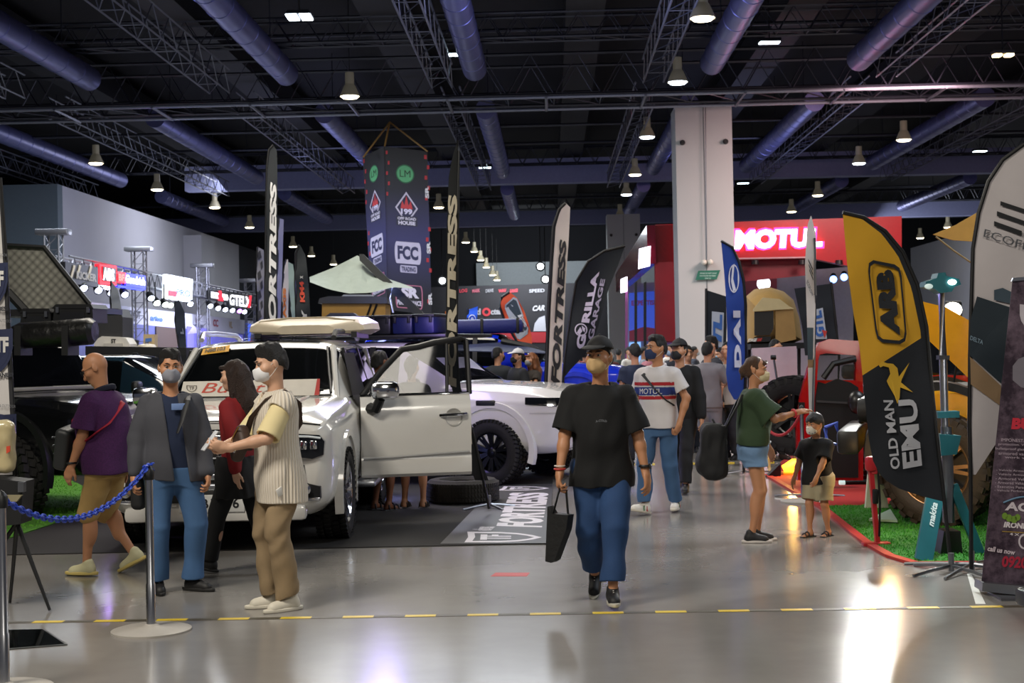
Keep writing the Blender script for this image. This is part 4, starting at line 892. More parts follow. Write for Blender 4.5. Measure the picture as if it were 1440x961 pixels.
        for p in range(8):
            for q in range(p+1, 8):
                if np.abs(off[p]-off[q]).sum() != 1: continue
                x = (V[:, p] < 0) != (V[:, q] < 0); t = np.where(x, V[:, p]/np.where(x, V[:, p]-V[:, q], 1), 0)
                acc += np.where(x[:, None], off[p]+(off[q]-off[p])*t[:, None], 0); cnt += x
        vs = lo+h*(ii+acc/cnt[:, None]); F_ = []
        for a in range(3):
            e = [0, 0, 0]; e[a] = 1; s0 = [slice(1, n[i]-1) if i != a else slice(0, n[i]-1) for i in range(3)]; s1 = [slice(1, n[i]-1) if i != a else slice(1, n[i]) for i in range(3)]
            A, Bb = I[tuple(s0)], I[tuple(s1)]; ch = np.argwhere(A != Bb)
            if len(ch) == 0: continue
            fl = A[tuple(ch.T)]; base = ch+np.array([1 if i != a else 0 for i in range(3)]); u, v = (a+1) % 3, (a+2) % 3
            def cid(du, dv):
                q = base.copy(); q[:, u] += du; q[:, v] += dv; return ids[tuple(q.T)]
            qd = np.stack([cid(-1, -1), cid(0, -1), cid(0, 0), cid(-1, 0)], 1); qd[~fl] = qd[~fl][:, ::-1]; F_.append(qd)
        Q = np.concatenate(F_); Q = Q[(Q >= 0).all(1)]
        me = bpy.data.meshes.new(name); me.vertices.add(len(vs)); me.vertices.foreach_set('co', vs.astype(np.float32).ravel())
        me.loops.add(len(Q)*4); me.loops.foreach_set('vertex_index', Q.ravel().astype(np.int32)); me.polygons.add(len(Q)); me.polygons.foreach_set('loop_start', np.arange(0, len(Q)*4, 4, dtype=np.int32))
        me.update(calc_edges=True); me.validate(); me.shade_smooth(); return me
    def ob(s, name, mat, parent, lab=None):
        me = s.mesh(name)
        return link(name, me, parent, [mat], lab) if me else None
def nrm(v): v = np.array(v, float); return v/max(np.linalg.norm(v), 1e-9)
def ik(a, c, l1, l2, hint):
    a = np.array(a, float); c = np.array(c, float); d = c-a; L = np.linalg.norm(d)
    if L > (l1+l2)*.995: c = a+d*((l1+l2)*.995/L); d = c-a; L = np.linalg.norm(d)
    x = (l1*l1-l2*l2+L*L)/(2*L); y = max(l1*l1-x*x, 0)**.5; u = d/L; hd = np.array(hint, float); hd = hd-u*hd.dot(u); hd = nrm(hd)
    return a+u*x+hd*y, c
SKIN = M('#c79373', .5, var=.08, vscale=14); SKIN2 = M('#b9835f', .5, var=.08, vscale=14); SKIN3 = M('#d2a588', .5, var=.06, vscale=14); SKIN4 = M('#7d4d33', .55)
HAIRB = M('#0d0b0b', .5, bump=.8, bscale=160, var=.4, vscale=60); HAIRN = M('#2a1a13', .5, bump=.8, bscale=130, var=.4, vscale=50)
EYEW = M('#8f8378', .3); EYED = M('#120c08', .2)
def hand(S, w, d, pn, side, s, curl=.5, grip=None, spread=.2):
    """w wrist, d direction of palm, pn palm normal (palm side), side +1 left"""
    d = nrm(d); pn = np.array(pn, float); pn = nrm(pn-d*pn.dot(d)); x = np.cross(d, pn)*side   # x points to the thumb side
    w = np.array(w, float); Q = np.stack([x, pn, d], 1)
    S.cap(w-d*.02*s, w+d*.02*s, .024*s, .026*s, k=.015); S.ell(w+d*.05*s, (.041*s, .017*s, .052*s), Q, k=.018)
    for i, (o, L) in enumerate(((.028, .072), (.010, .080), (-.009, .075), (-.027, .060))):
        b = w+d*(.088-.006*abs(i-1))*s+x*o*s; c = curl*(.8+.14*i); d1 = nrm(d*math.cos(c*.7)+pn*math.sin(c*.7)+x*(1.2-i)*spread*.16); d2 = nrm(d*math.cos(c*1.6)+pn*math.sin(c*1.6)); d3 = nrm(d*math.cos(c*2.4)+pn*math.sin(c*2.4))
        p1 = b+d1*L*.46*s; p2 = p1+d2*L*.32*s; p3 = p2+d3*L*.24*s
        S.cap(b-d*.02*s, p1, .0095*s, .0088*s, k=.006); S.cap(p1, p2, .0088*s, .008*s, k=.003); S.cap(p2, p3, .008*s, .0068*s, k=.003)
    b = w+d*.025*s+x*.03*s; p1 = b+nrm(d*.75+x*.62+pn*.35*curl)*.042*s; p2 = p1+nrm(d*.95+x*.15+pn*.75*curl)*.034*s
    S.cap(w+d*.02*s+x*.012*s, b, .014*s, .0135*s, k=.012); S.cap(b, p1, .0135*s, .0105*s, k=.008); S.cap(p1, p2, .0105*s, .0075*s, k=.003)
def person(label, loc, face, Hh=1.7, g=1.0, feet=None, hands=None, elbow=(None, None), drop=.015, lean=(0, 0), twist=0, head=(0, 0, 0), skin=SKIN, h=.0065, eyes=True,
           hair='short', hairm=HAIRB, mask=None, top=None, bottom=None, shoes='#161616', sole='#161616', shoe_kind='sneaker', cap=None, curl=(.45, .45), palm=(None, None), hdir=(None, None), female=False, belly=0, extra=None, child=False, name='person'):
    s = Hh/1.72; t = T(name, label, 'person', loc, R(face)); A = lambda *v: np.array(v, float)
    fw = .80 if female else 1.0
    feet = feet or [(.10, 0, 0, 0), (-.10, 0, 0, 0)]
    hz = .525*Hh-drop*s; pel = A((feet[0][0]+feet[1][0])/2*.5, (feet[0][1]+feet[1][1])/2, hz)
    lx, ly = lean
    def sp(z): # spine centre at height z above pelvis (fraction of s)
        return pel+A(lx*z, ly*z-.012*math.sin(min(z, .5)*6), z)
    tw = Matrix.Rotation(R(twist), 3, 'Z')
    shw = .165*s*g**.5*(.88 if female else 1); tl = (.478 if not child else .45)*s
    sh = sp(tl); SL = [sh+np.array(tw @ Vector((sd*shw, .0, 0))) for sd in (1, -1)]
    nb = sp(tl+.077*s); hd_yaw, hd_pit, hd_rol = head; hs = s*(1.28 if child else 1.0)
    HR = (Matrix.Rotation(R(hd_yaw), 3, 'Z') @ Matrix.Rotation(R(hd_pit), 3, 'X') @ Matrix.Rotation(R(hd_rol), 3, 'Y')); HRn = np.array(HR)
    hc = nb+A(lx*.12, ly*.12-.018-.05*math.sin(R(hd_pit)), .150*hs)*A(s, s, 1)
    hp = lambda x, y, z: hc+HRn@(A(x, y, z)*hs)
    # --- limbs
    legs = []; arms = []
    for i, sd in enumerate((1, -1)):
        f = feet[i]; fyaw = Matrix.Rotation(R(f[3] if len(f) > 3 else 0), 3, 'Z'); pit = R(f[4]) if len(f) > 4 else 0
        ank = A(f[0], f[1], f[2]+.085*s); hip = pel+A(sd*.088*s*g**.4, 0, -.02*s); kd = np.array(fyaw @ Vector((0, -1, .0)))
        kn, ank = ik(hip, ank, .402*s, .392*s, kd); legs.append((hip, kn, ank, fyaw, pit))
        hn = hands[i] if hands else (sd*.26*s, -.02, .46*Hh); el, wr = ik(SL[i], A(*hn), .285*s, .245*s, elbow[i] or (sd*.5, 1, -.3)); arms.append((SL[i], el, wr))
    # --- body surface
    S = SDF(h*s); bd = .85
    S.ell(sp(.0), (.135*s*g*bd, .095*s*g*bd, .11*s), k=.05); S.ell(sp(.20*s), (.13*s*g*bd*fw, .095*s*g*bd, .18*s), k=.05); S.ell(sp(.36*s), (.145*s*g*bd*fw, .10*s*g*bd, .14*s), k=.05)
    S.cap(SL[0]-A(.02*s, 0, .035*s), SL[1]-A(-.02*s, 0, .035*s), .040*s, k=.04); S.cap(sp(tl-.02), hc+A(0, .0, 0)+HRn@A(0, .018, -.05)*s, .055*s*(.86 if female else g**.4), .048*s*(.86 if female else 1), k=.035)
    for sd in (1, -1): S.cap(nb+A(0, .01, -.055*s), SL[0 if sd > 0 else 1]-A(0, 0, .045*s), .030*s, .034*s, k=.03)
    for i, sd in enumerate((1, -1)):
        a, e, w = arms[i]; ga = g**.6*(.86 if female else 1)
        S.cap(a-A(0, 0, .035*s), e, .043*s*ga, .036*s*ga, k=.02); S.cap(e, e+(w-e)*.35, .038*s*ga, .037*s*ga, k=.02); S.cap(e+(w-e)*.3, w, .037*s*ga, .024*s*ga**.5, k=.02)
        dd = hdir[i] or (w-e); pn = palm[i] or (-sd, .1, 0); hand(S, w+nrm(w-e)*.008, dd, pn, sd, s*(.93 if female else 1), curl[i])
        hp_, kn, an, fy, pit = legs[i]; gl = g**.5
        S.cap(hp_, kn, .074*s*gl*(1.12 if female else 1), .05*s*gl, k=.04); S.cap(kn, an, .047*s*gl, .031*s, k=.02); S.ell(kn+(an-kn)*.32+np.array(fy @ Vector((0, .022*s, 0))), (.046*s*gl, .046*s*gl, .12*s), k=.03)
        if shoe_kind in ('sandal', 'bare'):
            q = lambda x, y, z: an+np.array(fy @ Vector((x*s, y*s, z*s)))
            S.cap(q(0, .01, -.02), q(0, .03, -.055), .035*s, .03*s, k=.02); S.cap(q(0, 0, -.04), q(.0, -.11, -.062), .034*s, .022*s, k=.02)
            for j in range(5): S.cap(q((j-2)*.014, -.10, -.066), q((j-2)*.017*1.1, -.155+abs(j-2)*.008, -.07), .012*s, .009*s, k=.006)
    # --- head
    hf = .93 if female else 1
    S.ell(hp(0, .012, .022), (.075*hs*hf, .094*hs, .096*hs), HRn, k=.02); S.ell(hp(0, -.028, -.042), (.060*hs*hf, .064*hs, .074*hs), HRn, k=.04); S.ell(hp(0, -.060, -.092), (.030*hs*hf, .028*hs, .024*hs), HRn, k=.03)
    S.cap(hp(0, -.088, .004), hp(0, -.108, -.034), .009*hs, .014*hs, k=.012); S.ell(hp(0, -.098, -.040), (.020*hs, .014*hs, .010*hs), HRn, k=.01)
    S.ell(hp(0, -.090, -.068), (.024*hs, .010*hs, .009*hs), HRn, k=.012)
    for sd in (1, -1):
        S.ell(hp(sd*.030, -.092, .012), (.019*hs, .012*hs, .012*hs), HRn, k=.012, op='s'); S.ell(hp(sd*.032, -.078, .030), (.026*hs, .014*hs, .008*hs), HRn, k=.015)
        S.ell(hp(sd*.048, -.055, -.022), (.024*hs, .024*hs, .020*hs), HRn, k=.03); S.ell(hp(sd*.077*hf, .015, -.006), (.010*hs, .020*hs, .032*hs), HRn @ np.array(Matrix.Rotation(sd*R(22), 3, 'Z')), k=.008)
    body = S.ob('body', skin, t)
    if eyes:
        for sd in (1, -1):
            e = B(); e.sphere(hp(sd*.030, -.0775, .012), .0118*hs, 12, 8, sc=(1.1, 1, .8)); eo = e.ob('eye', EYEW, t); e = B(); e.sphere(hp(sd*.030+.000, -.0875, .012), .0062*hs, 10, 6); e.ob('pupil', EYED, eo)
            B().tube([hp(sd*.012, -.093, .031), hp(sd*.03, -.094, .037), hp(sd*.052, -.080, .032)], [.003*hs, .0042*hs, .002*hs], 6).ob('eyebrow', hairm, t)
    # --- hair, cap, mask
    if hair and hair != 'bald':
        S = SDF(h*s*1.0)
        S.ell(hp(0, .018, .028), (.0795*hs*hf, .0985*hs, .100*hs), HRn, k=.02); S.ell(hp(0, .050, -.018), (.070*hs*hf, .068*hs, .072*hs), HRn, k=.02)
        if hair == 'quiff': S.ell(hp(0, -.026, .098), (.056*hs, .043*hs, .028*hs), HRn, k=.03); S.ell(hp(0, .01, .10), (.062*hs, .075*hs, .036*hs), HRn, k=.03)
        if hair == 'bowl': S.ell(hp(0, -.012, .050), (.080*hs, .085*hs, .062*hs), HRn, k=.03)
        if hair in ('long', 'bun', 'pony'):
            n = HRn@A(0, -.75, -.55); c = n.dot(hp(0, -.062, .052)); S.plane(n, c/np.linalg.norm(n)) if False else None
        if hair == 'bowl': n = HRn@A(0, -.52, -.85); c = hp(0, -.085, .038)
        elif hair in ('long', 'bun', 'pony'): n = HRn@A(0, -.85, -.35); c = hp(0, -.050, .045)
        else: n = HRn@A(0, -.60, -.80); c = hp(0, -.070, .058)
        n = nrm(n); S.plane(n, n.dot(c))
        if hair not in ('long',):
            n2 = nrm(HRn@A(0, .25, -1)); S.plane(n2, n2.dot(hp(0, .09, -.075)))
        if hair == 'long':
            bk = [hp(0, .065, -.02), nb+A(0, .10*s, -.06*s), nb+A(0, .125*s, -.20*s)]
            S.cap(bk[0], bk[1], .080*s, .088*s, k=.05); S.cap(bk[1], bk[2], .088*s, .055*s, k=.04)
            for sd in (1, -1): S.cap(hp(sd*.066, .0, .02), hp(sd*.075, .02, -.13), .030*s, .032*s, k=.03); S.cap(hp(sd*.075, .02, -.13), nb+A(sd*.085*s, .03*s, -.12*s), .032*s, .02*s, k=.03)
        if hair == 'bun': S.ell(hp(0, .118, -.015), (.045*s, .038*s, .05*s), HRn, k=.02); S.cap(hp(.03, .12, -.02), hp(.02, .13, -.10), .024*s, .008*s, k=.02)
        if hair == 'pony': S.cap(hp(0, .105, .0), hp(0, .125, -.13), .035*s, .018*s, k=.02)
        if hair in ('bun', 'long', 'pony'): S.cap(hp(-.05, -.075, .066), hp(.045, -.082, .07), .018*s, .018*s, k=.02)
        S.wr(.004 if hair != 'bowl' else .003, 5, (70, 70, 25)); S.ob('hair', hairm, t)
    if cap:
        S = SDF(h*s*.9); S.ell(hp(0, .014, .036), (.090*hs*hf, .108*hs, .104*hs), HRn, k=.01); n = nrm(HRn@A(0, -.10, -1)); S.plane(n, n.dot(hp(0, 0, .054))); co = S.ob('cap', M(cap, .75, bump=.15, bscale=150), t)
        S = SDF(h*s*.7); S.ell(hp(0, -.095, .064), (.078*hs, .082*hs, .013*hs), np.array(HR @ Matrix.Rotation(R(9), 3, 'X')), k=.01); n = nrm(HRn@A(0, 1, .0)); S.plane(n, n.dot(hp(0, -.062, .05))); S.ob('brim', M(cap, .75), co)
        e = B(); e.sphere(hp(0, .014, .142), .008*hs); e.ob('button', M(cap, .7), co)
    if mask:
        S = SDF(h*s*.75); S.ell(hp(0, -.054, -.050), (.066*hs*hf, .066*hs, .062*hs), HRn, k=.02); S.cap(hp(0, -.112, -.012), hp(0, -.112, -.075), .014*hs, .012*hs, k=.03)
        n = nrm(HRn@A(0, 1, -.12)); S.plane(n, n.dot(hp(0, -.040, -.05))); n = nrm(HRn@A(0, -.28, 1)); S.plane(n, n.dot(hp(0, -.105, -.008)))
        mo = S.ob('face_mask', mask if not isinstance(mask, str) else M(mask, .8), t)
        for sd in (1, -1):
            for z0, z1 in ((-.022, .018), (-.082, -.028)):
                B().tube([hp(sd*.060*hf, -.046, z0), hp(sd*.074*hf, -.012, (z0+z1)/2), hp(sd*.084*hf, .016, z1)], .0018*hs, 5).ob('ear_loop', WHT, mo)
    # --- clothes
    def torso(S, infl, z0, z1, w=1.0, wz=None, seat=1.0, flare=0):
        keys = []
        for z, rx, ry in ((-.16, .165, .115), (-.08, .172, .122), (0, .172, .122), (.08, .160, .112+belly*.05), (.17, .150*(fw if female else 1), .108+belly*.09), (.27, .158*(.9 if female else 1), .112+belly*.07), (.37, .172*(.9 if female else 1), .118+belly*.02), (.44, .168*(.9 if female else 1), .106), (.468, .148*(.9 if female else 1), .092), (.495, .108, .078), (.525, .07, .062)):
            c = sp(z*s); fl = flare*max(0, (.2-z)/.36)
            keys.append((c[2], c[0], c[1]-belly*.03*math.exp(-((z-.17)/.12)**2), rx*s*g*w+infl+fl, ry*s*g*w*1.0+infl+fl))
        keys = [kk for kk in keys if True]; K = np.array(keys); zs = np.linspace(z0, min(z1, K[-1, 0]), 24)
        S.stack([[z]+[np.interp(z, K[:, 0], K[:, i]) for i in range(1, 5)] for z in zs], k=.03)
    neckc = lambda dz: nb+A(0, -.03*s, dz)
    def shirt(nm, col, sleeve=.62, hem=-.10, infl=.012, w=1.0, slw=1.0, wr=.004, seed=1, neck=.068, vneck=0, flare=0, rough=.85, mat=None, cuff=None, nodeep=0, splay=0):
        S = SDF(h*s*1.15); hz_ = pel[2]+hem*s
        torso(S, infl, hz_, nb[2]+.02, w, flare=flare)
        for i, sd in enumerate((1, -1)):
            a, e, wv = arms[i]; ga = g**.6*(.9 if female else 1)
            S.cap(nb+A(0, .012, -.050*s), a-A(0, 0, .022*s), .036*s+infl*.4, .044*s+infl*.4, k=.04)
            if sleeve > 0:
                r0, r1 = (.056*s*ga+infl*.8)*slw**.3, (.050*s*ga+infl*.9)*slw
                if sleeve <= 1: S.cap(a, a+(e-a)*sleeve, r0, r1, k=.035, flat=False) if False else (S.ell(a-A(0, 0, .034*s), (r0*.95,)*3, k=.04), S.cap(a-A(0, 0, .03*s), a+(e-a)*sleeve, r0*.95, r1, k=.02, flat=True))
                else:
                    f = min(sleeve-1, 1); S.cap(a-A(0, 0, .022*s), e, r0*.93, r1, k=.016); S.cap(e, e+(wv-e)*f, r1, (.036*s+infl*.8)*slw**.5, k=.02, flat=False)
        if wr: S.wr(wr, seed, (13, 13, 9))
        for i in (0, 1):
            a, e, wv = arms[i]
            if 0 < sleeve <= 1: p = a+(e-a)*sleeve; u = nrm(e-a); S.cap(p-u*.03*s, p+u*.05, (.040*s*g**.6+infl*.8)*slw, k=.004, op='s', flat=True)
        S.cap(neckc(-.045*s)-A(0, -.018*s, .0), neckc(.09*s)+A(0, .01, 0), neck*s, neck*s*1.2, k=.012, op='s')
        if vneck: S.cap(neckc(.02), neckc(-vneck*s)+A(0, -.09*s, 0), .055*s, .012*s, k=.01, op='s')
        if extra: extra('shirt', nm, S, dict(sp=sp, nb=nb, pel=pel, s=s, arms=arms, A=A))
        return S.ob(nm, mat or M(col, rough, bump=.12, bscale=220, var=.06), t)
    def trousers(nm, col, cuff=1.0, waist=.09, infl=.012, wid=1.0, taper=1.0, wr=.005, seed=2, mat=None, rough=.85, bulge=0):
        S = SDF(h*s*1.15); torso(S, infl*.4, pel[2]-.13*s, pel[2]+waist*s, .97)
        for i, sd in enumerate((1, -1)):
            hp0, kn, an, fy, pit = legs[i]; gl = g**.5; r0, r1, r2 = .084*s*gl*wid+infl, .060*s*gl*wid+infl, (.045*s*wid*taper+infl)
            if cuff <= 1: S.cap(hp0, hp0+(kn-hp0)*cuff, r0, r0+(r1*1.08-r0)*cuff, k=.035, flat=True); S.ell(hp0, (r0,)*3, k=.03)
            else: S.cap(hp0, kn, r0, r1, k=.03); S.cap(kn, kn+(an-kn)*(cuff-1), r1*.985, r2, k=.006, flat=2)
        if wr: S.wr(wr, seed, (12, 12, 16))
        for i in (0, 1):
            hp0, kn, an, fy, pit = legs[i]
            if cuff <= 1: p = hp0+(kn-hp0)*cuff; u = nrm(kn-hp0); S.cap(p-u*.05*s, p+u*.05, .072*s*g**.5*wid, k=.004, op='s', flat=True)
            elif taper > .9: p = kn+(an-kn)*(cuff-1); u = nrm(an-kn); S.cap(p-u*.03*s, p+u*.05, .038*s*wid*taper, k=.004, op='s', flat=True)
        return S.ob(nm, mat or M(col, rough, bump=.15, bscale=160, var=.3, vscale=5), t)
    for fn in (bottom, top):
        if fn: fn(shirt, trousers, dict(sp=sp, nb=nb, pel=pel, s=s, SDF=SDF, h=h, t=t, torso=torso, A=A, arms=arms, legs=legs, neckc=neckc, hp=hp))
    # --- shoes
    if shoe_kind != 'bare':
        for i in (0, 1):
            hp0, kn, an, fy, pit = legs[i]; fr = np.array(fy @ Matrix.Rotation(pit, 3, 'X')); piv = an
            q = lambda x, y, z: piv+fr@(A(x, y, z)*s)
            if shoe_kind == 'sneaker':
                S = SDF(h*s*.8); S.cap(q(0, .035, -.052), q(0, -.12, -.060), .036*s, .034*s, k=.02); S.cap(q(0, .02, -.02), q(0, .015, .005), .042*s, .040*s, k=.03); S.cap(q(0, -.02, -.03), q(0, -.10, -.052), .034*s, .030*s, k=.03)
                n = nrm(fr@A(0, 0, -1)); S.plane(n, n.dot(q(0, 0, -.078))); so = S.ob('shoe', M(shoes, .6), t)
                S = SDF(h*s*.8); S.ell(q(0, -.045, -.070), (.044*s, .142*s, .06*s), fr, k=.01); n = nrm(fr@A(0, 0, 1)); S.plane(n, n.dot(q(0, 0, -.060))); S.plane(-n, -n.dot(q(0, 0, -.0845))); S.ob('sole', M(sole, .6), so)
                e = B()
                for j in range(4): e.tube([q(-.018, -.035-.02*j, -.005-.009*j), q(0, -.04-.02*j, .003-.009*j), q(.018, -.035-.02*j, -.005-.009*j)], .0035*s, 5)
                e.ob('laces', M('#d8d4cc' if shoes[1] in '0123' else '#a9a59c', .7), so)
            else:
                S = SDF(h*s*.8); S.box(q(0, -.04, -.078), A(.044, .135, .011)*s, fr, rnd=.008, k=.01); so = S.ob('sandal', M(shoes, .6), t)
                e = B()
                for y, z in ((-.115, -.045), (-.055, -.028), (.025, -.03)): e.tube([q(-.043, y, -.074), q(-.030, y, z+.008), q(0, y-.004, z+.022), q(.030, y, z+.008), q(.043, y, -.074)], .010*s, 6)
                e.ob('strap', M(shoes, .6), so)
    t['_'] = 0; del t['_']
    return t, dict(sp=sp, nb=nb, pel=pel, s=s, arms=arms, legs=legs, hp=hp, HR=HR)
def jeans(col, **k): return lambda sh, tr, q: tr('trousers', col, **k)
def tee(nm, col, **k): return lambda sh, tr, q: sh(nm, col, **k)
def many(*f):
    def go(sh, tr, q):
        for x in f: x(sh, tr, q)
    return go
def strap(t, pts, r, col, name='strap', flat=.35):
    return B().tube(pts, r, 8, flat=flat).ob(name, M(col, .6), t)
def surf_text(t, q, s, x0, x1, z, hgt, y, col, bold=.02, name='lettering'):
    b = B(); lettering(b, s, lambda u, v: Vector((x0+(x1-x0)*u, y(x0+(x1-x0)*u, z+hgt*v), z+hgt*v)), bold); return b.ob(name, col if not isinstance(col, str) else M(col, .7), t, smooth=0)
# ---------------------------------------------------------------- the man in the black tee with a tote
def p_extra_none(*a): pass
p1 = G(850, 850)
man, q = person('man in oversized black tee and cap walking towards the camera with a black tote', p1, -4, 1.70, 1.02,
    feet=[(.055, -.10, 0, 4, -2), (-.06, .30, .06, -6, 28)], hands=[(.30, .02, .74), (-.285, -.06, .75)], elbow=((.4, 1, -.2), (-.6, 1, -.2)), lean=(0, -.03), head=(-22, 1, 0), skin=SKIN2, hair='short', cap='#0d0d10', mask='#c9a878',
    top=tee('shirt', '#0b0c0e', sleeve=.92, hem=-.13, infl=.02, w=1.03, slw=1.36, wr=.007, seed=3, flare=.012), bottom=jeans('#23426e', cuff=1.84, infl=.018, wid=1.12, taper=1.15, wr=.008), shoes='#17181a', sole='#b9b5a8', curl=(.55, 1.0), palm=((-1, .5, 0), (1, .2, 0)), h=.0058, belly=.25)
b = B(); lettering(b, 'A-COLD', lambda u, v: Vector((-.03+.07*u, -.19-.0, 1.165+.014*v+.006*math.sin(u*3.1))), .02); b.ob('chest_print', M('#6d7076', .7), man, smooth=0)
wr_ = q['arms'][1][2]
b = B(); b.tube([Vector(wr_)+Vector((.034*math.cos(a), .034*math.sin(a), .015)) for a in [i*PI/8 for i in range(16)]], .006, 6, closed=True); b.ob('bracelet', M('#c0342c', .5), man)
b = B(); b.tube([Vector(wr_)+Vector((.033*math.cos(a), .033*math.sin(a), .035)) for a in [i*PI/8 for i in range(16)]], .004, 6, closed=True); b.ob('bracelet', M('#d9d5cc', .5), man)
wl_ = q['arms'][0][2]; b = B(); b.tube([Vector(wl_)+Vector((.034*math.cos(a), .036*math.sin(a), .03)) for a in [i*PI/8 for i in range(16)]], .010, 6, closed=True); wt = b.ob('watch', BLK, man); B().box(Vector(wl_)+Vector((.03, -.02, .03)), (.012, .036, .036), bev=.004).ob('watch_face', DRK, wt)
hw_ = Matrix.Rotation(man.rotation_euler.z, 3, 'Z') @ Vector(wr_)+Vector(man.location)
TP = Pl((hw_.x, hw_.y-.02, .5), -35)
t = T('tote_bag', 'flat black tote bag with long handle carried by the man in the black tee', 'bag', TP.at(786, 740)); TB = M('#101113', .6, bump=.2, bscale=30)
b = B(); b.prism([TP.at(*p) for p in ((774, 712), (780, 722), (803, 724), (800, 745), (784, 788), (779, 791), (771, 789))], TP.n*.035, TP.n*-.035); b.ob('bag_body', TB, t, rel=True, smooth=0)
b = B(); b.tube([TP.at(778, 722, .03), TP.at(787, 688, .02), TP.at(791, 682, 0), TP.at(796, 690, -.02), TP.at(799, 724, -.03)], .012, 8, flat=.5); b.ob('handle', TB, t, rel=True)
# ---------------------------------------------------------------- young man in cream knit vest with a phone
def vest_extra(kind, nm, S, q):
    if nm != 'knit_vest': return
    A = q['A']; s = q['s']; p = q['pel']
    for i in (0, 1):
        pass
    for sd in (1, -1): S.cap(p+A(sd*.27, -.01, -.30), p+A(sd*.20, -.01, .10), .075*s, .004, k=.01, op='s')
def rib_nodes(nt, b):
    L = nt.links.new; tc = nt.nodes.new('ShaderNodeTexCoord'); sx = nt.nodes.new('ShaderNodeSeparateXYZ'); L(tc.outputs['Object'], sx.inputs[0])
    def mth(op, x, y=None):
        m = nt.nodes.new('ShaderNodeMath'); m.operation = op
        for k, v in enumerate((x, y)):
            if v is None: continue
            if isinstance(v, (int, float)): m.inputs[k].default_value = v
            else: L(v, m.inputs[k])
        return m.outputs[0]
    a = mth('SINE', mth('MULTIPLY', mth('ARCTAN2', sx.outputs['Y'], sx.outputs['X']), 56)); f = mth('MULTIPLY_ADD', a, .5); f.node.inputs[2].default_value = .5
    bp = nt.nodes.new('ShaderNodeBump'); bp.inputs['Strength'].default_value = .6; bp.inputs['Distance'].default_value = .01; L(f, bp.inputs['Height']); L(bp.outputs['Normal'], b.inputs['Normal'])
    r = nt.nodes.new('ShaderNodeValToRGB'); r.color_ramp.elements[0].color = lin('#d3c8b6'); r.color_ramp.elements[1].color = lin('#e6ddce'); L(f, r.inputs['Fac']); L(r.outputs['Color'], b.inputs['Base Color']); b.inputs['Roughness'].default_value = .9
RIB = tex_mat('ribbed_knit', rib_nodes)
p2 = G(398, 857)
yman, q = person('young man in cream ribbed knit vest and khaki trousers looking at his phone', p2, -62, 1.70, .98,
    feet=[(.07, .02, 0, 8), (-.10, -.03, 0, -12)], hands=[(.09, -.36, 1.055), (-.07, -.36, 1.055)], elbow=((.9, .9, -.5), (-.9, .9, -.5)), lean=(0, -.02), head=(-4, 14, 0), skin=SKIN3, hair='quiff', mask='#e4e4e6',
    top=many(tee('shirt', '#e3d3a0', sleeve=.96, hem=-.05, infl=.006, slw=1.45, seed=4, wr=.002), tee('knit_vest', '', sleeve=.30, slw=1.05, hem=-.19, infl=.026, w=1.02, wr=.003, mat=RIB, neck=.07, vneck=.12, seed=5, flare=.012)), extra=vest_extra,
    bottom=jeans('#8f7a5c', cuff=1.97, infl=.016, wid=1.05, taper=1.25, wr=.009, seed=6), shoes='#d6d0c0', sole='#d6d0c0', curl=(.9, .9), palm=((-1, .1, .5), (1, .1, .5)), hdir=((-.25, -1, .25), (.25, -1, .25)), h=.0055)
PRN = M('#3b291f', .6, var=.35, vscale=60); BR2 = M('#4a3327', .6)
sp_, s_ = q['sp'], q['s']
strap(yman, [sp_(.495)+(.11, .02, .03), sp_(.47)+(.10, -.10, .0), sp_(.36)+(.02, -.165, 0), sp_(.22)+(-.10, -.175, 0), sp_(.14)+(-.17, -.13, 0)], .024, '#3f2d22')
strap(yman, [sp_(.495)+(.11, .02, .03), sp_(.44)+(.10, .12, 0), sp_(.30)+(.0, .16, 0), sp_(.18)+(-.12, .13, 0), sp_(.14)+(-.17, 0, 0)], .022, '#3f2d22')
t_ = Matrix.Rotation(yman.rotation_euler.z, 3, 'Z')
bg_ = T('belt_bag', 'brown checked belt bag worn across the chest of the young man in the cream vest', 'bag', Vector(yman.location)+t_ @ Vector(tuple(sp_(.19)+(-.07, -.22, 0))), yman.rotation_euler.z)
S = SDF(.006); S.box((0, 0, 0), (.13, .042, .075), np.array(Euler((0, R(-34), 0)).to_matrix()), rnd=.035); bo = S.ob('bag_body', PRN, bg_)
B().tube([Vector((-.11, -.04, -.05)), Vector((0, -.052, .03)), Vector((.11, -.04, .11))], .004, 6).ob('zip', M('#b08a3a', .35, .8), bo)
hL = (np.array(q['arms'][0][2])+np.array(q['arms'][1][2]))/2
ph = T('phone', 'white phone held in both hands by the young man in the cream vest', 'phone', Vector(yman.location)+t_ @ Vector(tuple(hL+(0, -.10, .045))), yman.rotation_euler.z)
B().box((0, 0, 0), (.072, .009, .15), rot=(R(-38), 0, 0), bev=.003).ob('case', M('#dcdfe4', .3), ph); B().box((0, .004, .003), (.066, .003, .142), rot=(R(-38), 0, 0)).ob('screen', M('#11151d', .1), ph)
wl_ = q['arms'][0][2]; b = B(); b.tube([Vector(wl_)+Vector((.03*math.cos(a), 0, .03*math.sin(a)))+Vector((0, .03, 0)) for a in [i*PI/8 for i in range(16)]], .005, 6, closed=True); b.ob('bracelet', CHR, yman)
tg = B(); tg.box(Vector(q['pel'])+Vector((.19, -.05, -.10)), (.012, .08, .05), rot=(R(25), 0, R(20)), bev=.002); tg = tg.ob('hanging_tag', WHT, yman)
